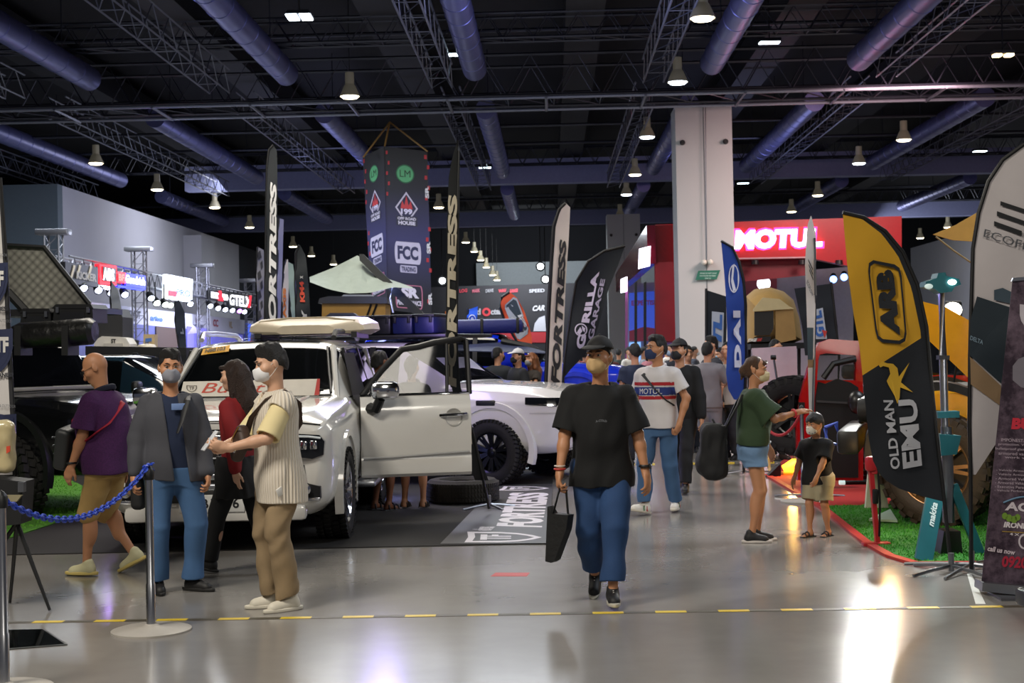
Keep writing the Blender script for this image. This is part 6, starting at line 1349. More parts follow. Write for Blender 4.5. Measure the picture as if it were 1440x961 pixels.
sptx('call us now', (1388, 775), (1427, 781), (1428, 774), (1390, 768), '#cdbfc8', .03); sptx('0920 955', (1408, 798), (1475, 803), (1477, 785), (1410, 782), '#a8203a', .04)
b = B(); sp_sh = [(1434+x*22, 462-y*34) for x, y in shield_pts()]; b.add([sp.at(*p, .005) for p in sp_sh], [tuple(range(len(sp_sh)))]); b.ob('shield_emblem', M('#bdb6bf', .6), t, rel=True, smooth=0)
b = B(); b.add([sp.at(*p, .004) for p in ((1424, 515), (1432, 505), (1450, 498), (1500, 495), (1500, 560), (1436, 545), (1424, 535))], [tuple(range(7))]); b.ob('vehicle_print', M('#75707a', .6), t, rel=True, smooth=0)
# equipment case on castors
t = T('wheeled_case', 'black case on castors cut by the right edge of the picture', 'case', G(1436, 886)+Vector((.12, .1, 0)))
p = t.location; B().box(p+Vector((.10, .05, .14)), (.30, .3, .10), bev=.02).ob('case_body', BLK, t, rel=True)
for x in (-.02, .22): b = B(); b.lathe([(.01, -.018), (.042, -.018), (.046, 0), (.042, .018), (.01, .018)], p+Vector((x-.0, -.06, .046)), 'X', 18); c = b.ob('castor', RUB, t, rel=True); b = B(); b.box(p+Vector((x, -.05, .085)), (.05, .04, .03)); b.ob('castor_fork', STEEL, t, rel=True)
# blue flag in the middle
f = Flag('feather_flag', 'blue feather flag with white oval emblem before the tall column', 'flag', [(1014, 339), (1018, 380), (1021, 420), (1023, 480), (1021, 525), (1024, 548), (1032, 562)], [(1014, 339), (1030, 348), (1040, 370), (1046, 395), (1049, 430), (1050, 500), (1047, 565)], 17.4, 5, (1046, 668), ('#20439c', NVY), lambda i, j, y: 1 if j > .9 else 0, .03, 30, 12)
f.pole([(1014, 339), (1030, 348), (1040, 370), (1046, 395), (1049, 430), (1050, 500), (1048, 565), (1046, 665)], .016); f.feet(1046, 668)
f.ring(circ(1032, 392, 7.5, 20), 2, '#d4d6e4', 'oval_emblem'); b = f.poly([(1030, 374), (1033, 371), (1031, 392), (1035, 408), (1031, 410), (1028, 396)], '#d4d6e4', 'emblem_stroke')
f.text('DAI', (1043, 517), (1041, 437), (1031, 437), (1033, 517), '#c9cce0', .07, space=1.25)
f = Flag('feather_flag', 'thin white feather flag seen nearly edge on behind the small boy', 'flag', [(1140, 304), (1135, 318), (1132, 371), (1135, 459), (1136, 512), (1138, 585)], [(1141, 304), (1148, 332), (1147, 416), (1145, 512), (1145, 585)], 14.9, 14, (1138, 702), ('#c9c6c8', '#3d4d58', '#8c7355'), lambda i, j, y: 1 if 450 < y < 505 and j < .8 else 2 if 505 < y < 515 else 0, .02, 26, 6)
f.pole([(1145, 335), (1147, 416), (1145, 512), (1143, 585), (1138, 702)], .014, STEEL); f.feet(1138, 702, .42, ALU, 3, .3)
for k in range(3): f.poly([(1136.5+k*.8, 364+k*7), (1143+k*.3, 378+k*7), (1143+k*.3, 381+k*7), (1136.5+k*.8, 367+k*7)], '#2a2c31', 'bar')
f.text('ECOFLOW', (1134, 398), (1142, 418), (1144, 414), (1136, 393), '#5a5c62', .02)
for (L_, R_, Y, tx, lb, bs, off) in (([(993, 408), (992, 460), (991, 520), (993, 570)], [(1021, 417), (1022, 460), (1020, 520), (1016, 575)], 21.5, ((1014, 521), (1016, 443), (1003, 441), (1002, 508)), 'black hanging banner with blue and white letters left of the blue feather flag', (996, 632), 0),
                               ([(1117, 406), (1122, 430), (1128, 460), (1132, 500)], [(1169, 399), (1174, 430), (1178, 460), (1180, 500)], 21.8, ((1161, 474), (1155, 436), (1143, 440), (1146, 474)), 'black hanging banner with blue and white letters right of the canvas dome tent', (1176, 632), 0)):
    f = Flag('feather_flag', lb, 'flag', L_, R_, Y, 4, bs, ('#141a22',), None, .008, 16, 8); x0 = bs[0]; top = L_[0] if x0 < 1100 else R_[0]
    f.pole([(top[0], top[1]-2), (L_[-1] if x0 < 1100 else R_[-1]), bs], .02); f.feet(*bs)
    a, b_, c, d = tx; f.poly([(a[0]+2, a[1]+3), (b_[0]+2, b_[1]-3), (c[0]-2, c[1]-3), (d[0]-2, d[1]+3)], '#aeb6c2', 'letter_backing'); f.text('GTL', a, b_, c, d, '#2f5fa6', .06, off=.028)
    f.poly([(a[0]-1, a[1]+2), (a[0]+2, a[1]-8), (a[0]-5, a[1]-10)], '#b8322c', 'red_flash', .034)
# feather flags around the white car
f = Flag('feather_flag', 'tall black feather flag with white lettering left of the hanging banner', 'flag', [(384, 204), (378, 211), (375, 235), (374, 300), (373, 380), (372, 480)], [(384, 204), (389, 209), (390, 230), (390, 300), (389, 380), (388, 480)], 23.2, 10, (374, 640), ('#1b2024',), None, .02, 30, 8)
f.pole([(384, 204), (378, 211), (375, 235), (374, 300), (372, 480), (374, 640)], .018); f.feet(374, 640); f.text('FORTRESS', (388, 480), (389, 254), (380, 256), (377, 480), '#d2d2d0', .05, .25)
f = Flag('feather_flag', 'tall narrow black feather flag with cream lettering beside the open car door', 'flag', [(643, 198), (636, 222), (631, 250), (628, 330), (627, 455), (629, 530), (634, 545)], [(644, 198), (645, 212), (644, 300), (643, 400), (642, 470), (646, 545)], 14.1, 12, (688, 716), ('#15181a',), None, .015, 34, 8)
f.text('FORTRESS', (642, 545), (643, 272), (630, 275), (628, 545), '#c3b9a2', .05, .1)
b = B(); b.grid([[f.pl.at(x, y, .01*math.sin(y)) for x in xs] for y, xs in ((540, (634, 640, 646)), (580, (643, 650, 657)), (620, (652, 660, 668)), (660, (662, 671, 681)), (676, (668, 676, 687)))]); b.ob('cloth_tail', M('#131517', .8), f.t, rel=True)
f.pole([(643, 198), (645, 212), (644, 300), (642, 470), (646, 545), (668, 620), (688, 716)], .014); f.poly([(656, 592), (661, 592), (664, 625), (660, 623)], '#b9b09c', 'cream_patch', .03); f.feet(688, 716, .3)
f = Flag('feather_flag', 'tall cream feather flag with black lettering rising behind the white pickup bonnet', 'flag', [(795, 286), (786, 295), (778, 318), (775, 362), (771, 435), (767, 537), (766, 560)], [(796, 286), (802, 289), (800, 333), (796, 391), (792, 479), (790, 538), (789, 560)], 19.6, 4, (768, 660), ('#15171a', '#c9beb0'), lambda i, j, y: 0 if j < .14 else 1, .025, 30, 14)
f.pole([(795, 286), (786, 295), (778, 318), (775, 362), (771, 435), (767, 537), (768, 660)], .02); f.feet(768, 660); f.text('FORTRESS', (787, 545), (797, 333), (787, 337), (774, 543), '#1b1b1d', .05, .25)
f = Flag('feather_flag', 'black leaning feather flag with white lettering and round ape emblem', 'flag', [(879, 346), (850, 353), (827, 368), (810, 397), (803, 435), (795, 493), (792, 532)], [(879, 346), (870, 371), (856, 406), (841, 461), (829, 493), (803, 519), (793, 532)], 20.8, -4, (791, 650), ('#10161e',), None, .04, 30, 10, folds=1.5)
f.pole([(879, 346), (850, 353), (827, 368), (810, 397), (803, 435), (795, 493), (792, 532), (791, 650)], .02); f.feet(791, 650)
f.text('G  RILLA', (821, 492), (843, 382), (833, 385), (809, 489), '#c9bfd4', .05); f.text('GARAGE', (834, 478), (851, 393), (845, 392), (826, 477), '#9a92ab', .03)
f.ring(circ(817, 464, 9, 9), 1.6, '#c9bfd4', 'round_emblem', .02)
for a in (((811, 468), (816, 460), (819, 466), (815, 471)), ((818, 458), (823, 462), (822, 468), (819, 464))): f.poly(a, '#c9bfd4', 'ape_emblem', .02)
f = Flag('feather_flag', 'orange teardrop flag with dark badge before the black backdrop', 'flag', [(716, 411), (706, 418), (703, 433), (710, 452), (719, 467), (727, 481)], [(717, 411), (727, 419), (737, 437), (744, 458), (748, 475), (748, 490)], 27, 0, (745, 622), ('#d1532f',), None, .03, 20, 10)
f.pole([(716, 411), (706, 418), (703, 433), (710, 452), (727, 481)], .025); f.pole([(748, 490), (745, 622)], .025); f.feet(745, 622)
f.poly([(710, 429), (722, 418), (727, 420), (743, 462), (742, 470), (731, 478), (727, 476), (710, 434)], '#aab2b6', 'badge_edge'); f.poly([(712, 430), (722, 421), (726, 423), (741, 462), (740, 468), (731, 475), (728, 474), (712, 434)], '#34424a', 'badge', .016)
f.text('SR', (738, 461), (718, 428), (725, 424), (742, 459), '#c9cfd2', .06, off=.026); f.text('PERFORMANCE', (731, 474), (712, 434), (715, 432), (734, 471), '#c9cfd2', .02, off=.026)
f = Flag('feather_flag', 'small bright blue flag with round white emblem over the blue awning bag', 'flag', [(658, 436), (656, 450), (657, 466)], [(672, 431), (671, 450), (670, 466)], 26, 0, (658, 622), ('#2a62d8',), None, .02, 12, 6)
f.pole([(658, 434), (657, 466), (658, 622)], .02); f.ring(circ(664, 449, 5.5, 6.5), 1.4, '#dbe3f4', 'round_emblem'); f.poly(circ(664, 449, 2, 3, 10), '#dbe3f4'); f.feet(658, 622)
for lb, L_, R_, c, Y, yw in (('narrow dark feather flag with orange and white letters left of the canvas awning', [(421, 345), (416, 356), (415, 400), (417, 456)], [(422, 345), (430, 360), (434, 400), (437, 456)], '#1d2327', 24, 0), ('patterned grey feather flag left of the tall black flag', [(362, 347), (360, 380), (364, 460)], [(371, 352), (372, 400), (371, 460)], '#6f6f78', 25, 0),
                         ('lavender grey feather flag right of the tall black flag', [(392, 307), (390, 380), (389, 460)], [(399, 309), (397, 380), (394, 460)], '#6b6d88', 26, 0), ('pale feather flag with orange mark behind the narrow dark flag', [(402, 365), (397, 400), (396, 458)], [(405, 365), (406, 400), (405, 458)], '#b9b4ac', 27, 0),
                         ('pale green cloth flag just left of the narrow dark flag', [(404, 368), (404, 400), (412, 458)], [(412, 372), (416, 400), (434, 458)], '#93a89c', 28, 0),
                         ('small pale feather flag below the red square sign', [(156, 396), (155, 420), (157, 447)], [(157, 396), (166, 408), (172, 440)], '#aab2bc', 30, 0), ('dark slate feather flag before the white sponsor wall', [(246, 424), (246, 450), (252, 492)], [(252, 422), (260, 440), (262, 492)], '#3a424f', 30, 0)):
    bx = L_[-1][0]; bs = (bx, 500+3240/Y); f = Flag('feather_flag', lb, 'flag', L_, R_, Y, yw, bs, (c,), None, .03, 16, 6); f.pole(L_+[bs], .02); f.feet(*bs)
    if 'narrow dark' in lb: f.text('KM4', (429, 425), (427, 396), (421, 396), (422, 425), '#c0442c', .05); f.text('Y', (432, 452), (431, 436), (424, 436), (425, 452), '#c9c9c6', .05); f.text('X', (426, 392), (426, 388), (422, 388), (422, 392), '#c9c9c6', .05)
    if 'orange mark' in lb: f.text('AXIS', (403, 448), (402, 405), (398, 405), (398, 448), '#c9702a', .05)
    if 'patterned' in lb:
        for k in range(7): f.poly([(362+k % 2*4, 356+k*14), (366+k % 2*3, 352+k*14), (368+k % 2*2, 362+k*14), (363+k % 2*4, 366+k*14)], '#23242a', 'pattern_patch')
    if 'dark slate' in lb: f.text('L', (259, 470), (257, 462), (253, 462), (254, 470), '#aab4c4', .05)
# white flag at the left edge
f = Flag('feather_flag', 'white feather flag with dark blue shields cut by the left edge', 'flag', [(-40, 250), (-44, 350), (-40, 480), (-36, 600), (-36, 668)], [(1, 250), (8, 350), (14, 480), (20, 600), (23, 668)], 9.5, -6, (8, 846), ('#b9b6b4', '#1f2024'), lambda i, j, y: 1 if j > .95 else 0, .015, 30, 12)
f.pole([(1, 250), (8, 350), (14, 480), (20, 600), (23, 668)], .01); f.pole([(23, 668), (20, 740)], .012)
for cx, cy in ((-6, 397), (1, 490), (6, 610)):
    q = lambda x, y: (cx-17+34*x, cy+33-62*y); sh = [q(x, y) for x, y in shield_pts()]; f.poly(sh, '#1c2444', 'shield'); f.poly([(cx+(x-cx)*.86, cy+(y-cy)*.9) for x, y in sh], '#b9b6b4', 'shield_inner', .012); f.poly([(cx+(x-cx)*.76, cy+(y-cy)*.82) for x, y in sh], '#1c2444', 'shield_field', .016)
    f.text('TF', (cx-8, cy+6), (cx+11, cy+6), (cx+11, cy-16), (cx-8, cy-16), '#c9c7c4', .05, off=.02); f.text('WILDERNESS', (cx-26, cy+42), (cx+18, cy+40), (cx+18, cy+34), (cx-26, cy+36), '#1d1f28', .05)
    f.text('TRUCK & OUTDOOR', (cx-20, cy-38), (cx+16, cy-36), (cx+16, cy-40), (cx-20, cy-42), '#5a5c62', .0)
# tripod with camera bag at the left edge
c = G(20, 846); t = T('tripod', 'black tripod carrying a dark box at the left edge', 'tripod', c)
for pt in ((70, 861), (14, 850), (-60, 858)): g_ = G(*pt); B().tube([D(24, 735, 9.3), D(24, 735, 9.3).lerp(g_, .5), g_+Vector((0, 0, .012))], [.016, .013, .01], 8).ob('leg', BLK, t, rel=True)
tb = Pl((0, 9.3, 0), 0); on(tb, 'box', [(-30, 742), (36, 735), (40, 676), (-30, 668)], M('#17181a', .5), t, .22, off=.1); on(tb, 'ledge', [(-30, 701), (33, 703), (40, 694), (-30, 694)], M('#8c8468', .6), t, .04, off=.13); on(tb, 'side_knob', [(34, 690), (42, 690), (42, 676), (34, 676)], STEEL, t, .05, off=.12)
t = T('water_canister', 'cream canister in clear wrap with orange tag on the dark box at the left edge', 'canister', tb.at(5, 667, .0)); S = SDF(.009); S.box(tb.at(2, 628, .0), (.085, .07, .175), rnd=.05); S.wr(.004, 4, (30, 30, 20))
me_ = S.mesh('body')
for v in me_.vertices: v.co -= t.location
link('body', me_, t, [M('#b9ab82', .3, coat=.4)]); on(tb, 'tag', [(15, 637), (20, 634), (20, 626), (15, 627)], M('#c9452a', .6), t, .01, off=.08)
# posts with the blue chain
def post(label, base, top_z, col, disc=True, r=.024, discm=None):
    t = T('barrier_post', label, 'post', base); b = B(); b.lathe([(.001, .012), (r+.004, .012), (r+.004, .28), (r, .285), (r, top_z), (.001, top_z)], n=20); b.ob('pole', col, t)
    B().lathe([(.001, 0), (.235, 0), (.235, .012), (.20, .022), (.05, .032), (r+.012, .045), (.001, .045)], n=36).ob('base_disc', discm or M('#a9a49c', .45), t)
    B().lathe([(.001, top_z-.0), (r+.008, top_z-.06), (r+.01, top_z-.005), (r*.6, top_z+.02), (.001, top_z+.028)], n=18).ob('cap', BPL, t); return t
bA = G(213, 888); bB = G(6, 972); post('chrome barrier post with grey disc base before the man in the charcoal jacket', bA, .96, ALU); post('chrome barrier post cut by the lower left corner of the picture', bB, .96, ALU)
t = T('plastic_chain', 'blue plastic chain hanging between the two chrome posts at the left', 'chain', bA+Vector((0, 0, .96))); b = B(); a0, a1 = bB+Vector((0, 0, .95)), bA+Vector((0, 0, .985)); N = 46; P = []
for i in range(N+1): k = i/N; p = a0.lerp(a1, k); p.z -= .20*4*k*(1-k); P.append(p)
for i in range(N):
    p, q = P[i], P[i+1]; c = (p+q)/2; d = (q-p).normalized(); s = (Vector((0, 0, 1)) if i % 2 else d.cross(Vector((0, 0, 1)))).normalized(); L_ = (q-p).length*.74
    b.tube([c+d*L_*math.cos(a)+s*.015*math.sin(a) for a in [2*PI*k/10 for k in range(10)]], .006, 6, closed=True)
for k in range(8): a = k*.8; b.tube([a1+Vector((.03*math.cos(a+x), .03*math.sin(a+x), -.03+.006*k)) for x in (0, .5, 1.0)], .007, 5)
b.ob('links', M('#2444b8', .4), t, rel=True)
# red rope post and stand
bC = G(1130, 706); post('slim steel post with red rope behind the small boy', bC, .98, STEEL, r=.02)
t = T('barrier_rope', 'red rope sagging from the slim steel post to the left', 'rope', bC+Vector((0, 0, .9))); a0, a1 = bC+Vector((0, 0, .93)), D(1076, 600, 15.2)
B().tube([a0.lerp(a1, k/14)-Vector((0, 0, .16*4*k/14*(1-k/14))) for k in range(15)], .016, 8).ob('cord', M('#a8262c', .6), t, rel=True); B().tube([D(1076, 598, 15.2), D(1072, 645, 15.2), G(1070, 704)], .014, 8).ob('end_post', M('#c9a0a0', .4), t, rel=True)
st = Pl((0, 17.2, 0), 0); t = T('light_stand', 'slim white and grey stand leaning in front of the white display board', 'stand', G(1073, 678))
along(st, 'lower_tube', [(1095, 549), (1074, 640), (1071, 679)], .018, M('#d5d5d8', .3), t); along(st, 'upper_tube', [(1088, 504), (1095, 549)], .013, STEEL, t); along(st, 'joint', [(1094, 544), (1095, 553)], .034, BLK, t); along(st, 'top_knob', [(1084, 503), (1091, 503)], .03, BLK, t)
bp = Pl((0, 19.2, 0), -4); t = T('display_board', 'big white display board leaning behind the woman in the green shirt', 'board', Vector((bp.at(1098, 600).x, 19.2, 0)))
on(bp, 'panel', [(1057, 490), (1120, 487), (1124, 602), (1076, 604)], M('#b9aab8', .6), t, .03); on(bp, 'leg', [(1080, 662), (1084, 662), (1084, 600), (1080, 600)], STEEL, t, .03, off=-.03); on(bp, 'leg', [(1116, 660), (1120, 660), (1120, 600), (1116, 600)], STEEL, t, .03, off=-.03)
# things on the red carpet and turf
def jw(label):
    g_ = G(1232, 768); t = T('farm_jack', label, 'jack', g_); RD2 = M('#b3222a', .35)
    B().box((0, 0, .015), (.22, .10, .03), bev=.008).ob('foot', RD2, t); B().box((-.01, 0, .33), (.035, .05, .60), rot=(0, R(-4), 0)).ob('rack_bar', RD2, t)
    B().box((-.03, -.01, .66), (.09, .09, .12), bev=.025).ob('head', RD2, t); B().box((.03, 0, .60), (.13, .07, .05), bev=.015).ob('nose', RD2, t)
    B().tube([(.02, -.03, .62), (.03, -.035, .35), (.02, -.03, .08)], .010, 6).ob('handle', BLK, t); B().box((-.005, -.03, .40), (.045, .03, .12), bev=.01).ob('runner', BLK, t)
    return t
jw('red upright farm jack at the edge of the green turf')
wb = Pl((0, 13.9, 0), 0); t = T('white_wedge', 'pale upright wedge panel behind the red farm jack', 'panel', G(1232, 716)); on(wb, 'panel', [(1217, 717), (1250, 717), (1238, 636), (1224, 636)], M('#c9cdb8', .6), t, .05)
t = T('display_triangle', 'pale triangular plate lying on the green turf behind the farm jack', 'plate', G(1245, 731)); b = B(); b.prism([G(1222, 733, .03), G(1262, 735, .03), G(1252, 719, .03)], (0, 0, 0), (0, 0, .02)); b.ob('plate', M('#a8c9bd', .5), t, rel=True, smooth=0)
g_ = G(1112, 669); t = T('amber_work_lamp', 'glowing amber work lamp with coil spring on the red carpet beside the boy', 'lamp', g_)
b = B(); b.lathe([(.001, -.09), (.065, -.09), (.075, .06), (.06, .10), (.001, .11)], (0, 0, 0), 'X', 20); o_ = b.ob('lens', M('#ffb020', emit=5), t)
for v in o_.data.vertices: v.co = Matrix.Rotation(R(-28), 3, 'Y') @ v.co+Vector((0, 0, .11))
b = B(); b.tube([(.16+.05*math.cos(i*.7), .05*math.sin(i*.7), .17+i*.004) for i in range(46)], .010, 6); b.ob('coil_spring', M('#c9a050', .3, .9), t); B().box((.10, 0, .025), (.42, .16, .05), bev=.012).ob('base_tray', M('#c98a2a', .4, emit=0), t)
point('amber_glow', g_+Vector((0, -.15, .25)), 14, (1, .55, .12), .06)
t = T('black_wedge', 'small black wedge on the red carpet behind the hanging hand', 'wedge', G(1088, 671)); B().prism([(-.10, -.06, 0), (.08, -.06, 0), (.08, -.06, .17)], (0, 0, 0), (0, .12, 0)).ob('wedge', BLK, t, smooth=0)
t = T('torch', 'black torch with small white light lying on the red carpet', 'torch', G(1200, 683)); b = B(); b.cyl((-.10, 0, .035), (.24, .0, .035), .03, .034); b.ob('barrel', BLK, t); b = B(); b.cyl((-.16, 0, .035), (-.10, 0, .035), .036, .036); b.ob('lens', M('#cfeee8', emit=.7), t)
# teal work light tower
wl = Pl((0, 10.9, 0), 0); TEAL = M('#0f5a63', .45); g_ = G(1332, 772); t = T('work_light_tower', 'teal and silver tripod work light standing on the green turf', 'work light', g_)
along(wl, 'mast', [(1324, 412), (1326, 500), (1329, 600), (1331, 690)], .030, ALU, t, 14); along(wl, 'inner_mast', [(1331, 600), (1334, 735)], .045, STEEL, t, 14)
on(wl, 'lamp_head', [(1297, 404), (1312, 408), (1318, 413), (1334, 411), (1338, 404), (1347, 401), (1344, 393), (1327, 389), (1325, 384), (1315, 385), (1313, 392), (1298, 397)], TEAL, t, .16, off=.08)
for p_, c_ in (((1339, 397), M('#f4fff4', emit=9)), ((1306, 403), M('#cfe4e0', emit=.35))): b = B(); b.sphere(wl.at(*p_, .09), .03, 14, 8, sc=(1.1, .5, .7)); b.ob('lamp_lens', c_, t, rel=True)
on(wl, 'clamp', [(1316, 588), (1346, 587), (1346, 578), (1316, 579)], TEAL, t, .12, off=.06); on(wl, 'battery_box', [(1318, 640), (1340, 638), (1346, 612), (1316, 610)], TEAL, t, .2, off=.1); on(wl, 'collar', [(1319, 506), (1333, 506), (1333, 500), (1319, 500)], BLK, t, .09, off=.045)
lg = [[wl.at(1316, 690, .1), wl.at(1298, 775, .38)], [wl.at(1330, 690, -.05), wl.at(1304, 748, -.35)], [wl.at(1340, 682, 0), wl.at(1378, 772, .1)]]
for i, (a, c_) in enumerate(lg):
    c_ = Vector((c_.x, c_.y, .012)); d = (c_-a).normalized(); s = d.cross(Vector((0, 1, 0))).normalized(); w_ = .065 if i == 0 else .035
    b = B(); b.prism([a-s*w_, a+s*w_, c_+s*w_, c_-s*w_], (0, -.02, 0), (0, .02, 0)); L_ = b.ob('leg', TEAL, t, rel=True, smooth=0)
    if i == 0:
        b = B(); lettering(b, 'makita', lambda u, v: a+d*(.30-.20*u)+s*(.025-.05*v)*1.0+Vector((0, -.026, 0)), .03, .2); b.ob('lettering', M('#c9dcdc', .6), L_, rel=False, smooth=0)
        for v in L_.children[0].data.vertices: v.co -= t.location
on(wl, 'foot_block', [(1317, 778), (1348, 776), (1345, 745), (1322, 745)], BPL, t, .2, off=.1)
spot('work_light_beam', wl.at(1339, 397, .16), (3.2, 9.5, 0), 160, (.95, 1, .97), 90, .05)
t = T('flood_lamp', 'blinding white flood lamp behind the yellow bonnet', 'lamp', D(1340, 436, 24)); b = B(); b.sphere((0, 0, 0), .13, 16, 10, sc=(1.2, .5, 1)); b.ob('lens', M('#fffbe4', emit=8), t); B().box((0, .1, 0), (.36, .12, .3), bev=.04).ob('housing', BLK, t); B().tube([(0, .1, -.1), (0, .1, -2.37)], .03, 6).ob('stand', STEEL, t)
spot('turf_beam', (3.55, 14.4, 1.9), (2.9, 11.4, 0), 240, (1, 1, .95), 75, .04)
# ochre awning at the right and roof tents
oa = Pl((0, 17, 0), 0); t = T('ochre_awning', 'corner of an ochre awning with guy cord left of the big white flag', 'awning', oa.at(1400, 340)); on(oa, 'canopy', [(1312, 330), (1345, 316), (1376, 298), (1440, 280), (1440, 352), (1372, 340), (1340, 338)], M('#b58a3e', .75, bump=.2, bscale=4), t, .02)
along(oa, 'guy_cord', [(1316, 333), (1340, 352), (1372, 374)], .012, M('#8a7a52', .7), t, 5); along(oa, 'pole', [(1420, 320), (1424, 677)], .03, BLK, t, 8)
ct = Pl((0, 24.5, 0), 0); t = T('rooftop_tent', 'tan canvas dome tent below the red booth', 'tent', Vector((ct.at(1086, 480).x, 24.9, 0))); TAN = M('#b8955a', .8, bump=.3, bscale=5)
out = [(1049, 417), (1061, 407), (1082, 404), (1102, 410), (1116, 422), (1124, 447), (1128, 478), (1112, 484), (1049, 484)]; cx_, cy_ = 1086, 456
b = B(); rows = []
for k, off in ((1, -.9), (1, -.3), (.96, .1), (.8, .45), (.45, .62), (.02, .68)): rows.append([ct.at(cx_+(x-cx_)*k, cy_+(y-cy_)*k, off) for x, y in out+out[:1]])
b.grid(rows); b.ob('canvas', TAN, t, rel=True)
on(ct, 'awning_flap', [(1049, 437), (1062, 421), (1085, 423), (1098, 433), (1105, 436), (1049, 440)], M('#bfae84', .8), t, .03, off=.75); on(ct, 'window', [(1051, 473), (1051, 440), (1077, 439), (1077, 464), (1072, 472)], M('#1c1814', .6), t, .02, off=.72)
on(ct, 'side_panel', [(1080, 484), (1080, 438), (1104, 437), (1108, 478)], M('#9c7a48', .8), t, .02, off=.71); on(ct, 'name_plate', [(1050, 482), (1072, 481), (1073, 474), (1050, 475)], BLK, t, .02, off=.76)
b = B(); lettering(b, 'STAGE', quadmap(lambda x, y: ct.at(x, y, .79), (1051, 481), (1064, 480.5), (1065, 476), (1052, 476.5)), .05, .3); b.ob('lettering', WHT, t, rel=True, smooth=0); b = B(); lettering(b, 'ONE', quadmap(lambda x, y: ct.at(x, y, .79), (1064.5, 480.5), (1071, 480), (1072, 475.5), (1065, 476)), .05, .3); b.ob('lettering', M('#c0322c', .6), t, rel=True, smooth=0)
on(ct, 'platform', [(1046, 492), (1130, 490), (1130, 482), (1046, 484)], BPL, t, 1.6, off=.7)
for x in (1052, 1122): on(ct, 'support_post', [(x, 632), (x+4, 632), (x+4, 490), (x, 490)], BPL, t, .06)
kt = Pl((0, 28.6, 0), 0); t = T('rooftop_tent', 'khaki box tent with dark lid under the grey canvas awning', 'tent', Vector((kt.at(497, 450).x, 29.2, 0)))
on(kt, 'walls', [(452, 470), (542, 470), (542, 424), (453, 424)], M('#a07a34', .8, bump=.2, bscale=4), t, 1.2); on(kt, 'lid', [(448, 427), (545, 427), (544, 419), (535, 417), (462, 417), (450, 420)], M('#1c1f22', .4), t, 1.35, off=.08); on(kt, 'hatch_cover', [(478, 417), (522, 417), (520, 414), (481, 414)], M('#9aa0a4', .4), t, .6, off=-.2)
along(kt, 'strap', [(521, 451), (530, 428)], .02, BLK, t, 5, .03); along(kt, 'strap', [(516, 445), (522, 428)], .02, BLK, t, 5, .03)
for x in (456, 534): on(kt, 'support_post', [(x, 615), (x+5, 615), (x+5, 468), (x, 468)], BPL, t, .06, off=-.2)
kb = Pl((0, 27.9, 0), 0); t = T('equipment_case', 'grey black hard case standing before the khaki box tent', 'case', kb.at(484, 455)); b = B(); b.prism([kb.at(*p) for p in ((460, 470), (507, 470), (507, 446), (500, 441), (468, 441), (461, 446))], (0, 0, 0), (0, -.4, 0)); b.ob('shell', M('#23272c', .4), t, rel=True, smooth=0)
on(kb, 'stand', [(462, 618), (505, 618), (505, 470), (462, 470)], BPL, t, .4, off=.4)
for x in (467, 484): on(kb, 'latch', [(x, 452), (x+5, 452), (x+5, 446), (x, 446)], BLK, t, .04, off=.42)
aw = Pl((0, 24.0, 0), 0); t = T('canvas_awning', 'grey green canvas awning hung from a slanting black arm', 'awning', aw.at(505, 400))
top = [(435, 390), (470, 376), (505, 358), (512, 366), (545, 392), (580, 404)]; bot = [(436, 397), (462, 407), (490, 413), (521, 412), (553, 404), (581, 406)]; A1, A2 = resample(top, 19), resample(bot, 19)
b = B(); b.grid([[aw.at(a[0]+(c_[0]-a[0])*k, a[1]+(c_[1]-a[1])*k, -.5+.9*k+.05*math.sin(i*2.1+k*4)) for i, (a, c_) in enumerate(zip(A1, A2))] for k in [j/8 for j in range(9)]]); b.ob('canvas', M('#9aa69f', .8, bump=.3, bscale=6), t, rel=True)
b = B(); b.prism([aw.at(*p) for p in ((504, 357), (510, 357), (597, 442), (596, 449), (588, 449), (505, 366))], (0, .1, 0), (0, .22, 0)); b.ob('arm', M('#2a2d2c', .5), t, rel=True, smooth=0); along(aw, 'guy_cord', [(552, 404), (549, 420), (553, 440)], .015, WHT, t, 5); along(aw, 'tent_post', [(592, 446), (592, 632)], .05, BPL, t, 8, -.15)
# hanging four sided banner
c0 = D(541, 300, 45); pr = Pl(c0, 14); pf = Pl(c0, -58); t = T('hanging_banner', 'dark four sided sponsor banner hanging from the roof left of the middle', 'banner', c0)
GRD = tex_mat('banner_print', lambda nt, b: None)
def grd(nt, b):
    L = nt.links.new; tc = nt.nodes.new('ShaderNodeTexCoord'); sx = nt.nodes.new('ShaderNodeSeparateXYZ'); L(tc.outputs['Generated'], sx.inputs[0]); r = nt.nodes.new('ShaderNodeValToRGB'); cr = r.color_ramp
    cr.elements[0].position = .1; cr.elements[0].color = lin('#0c0d1a'); cr.elements[1].position = .95; cr.elements[1].color = lin('#08080d'); e = cr.elements.new(.45); e.color = lin('#2b2a5c'); e = cr.elements.new(.75); e.color = lin('#0f1020')
    L(sx.outputs['Z'], r.inputs['Fac']); L(r.outputs['Color'], b.inputs['Base Color']); b.inputs['Roughness'].default_value = .6
grd(GRD.node_tree, GRD.node_tree.nodes['Principled BSDF'])
F1 = [(541, 206), (601, 213), (607, 443), (546, 436)]; F2 = [(510, 221), (540, 206), (545, 436), (522, 425)]
on(pr, 'front_face', F1, GRD, t, .02); on(pf, 'side_face', F2, GRD, t, .02)
def bt(pl, s, a, b_, c, d, col, bold=.03, off=.012, nm='lettering'):
    b = B(); lettering(b, s, quadmap(lambda x, y: pl.at(x, y, off), a, b_, c, d), bold); b.ob(nm, M(col, .6), t, rel=True, smooth=0)
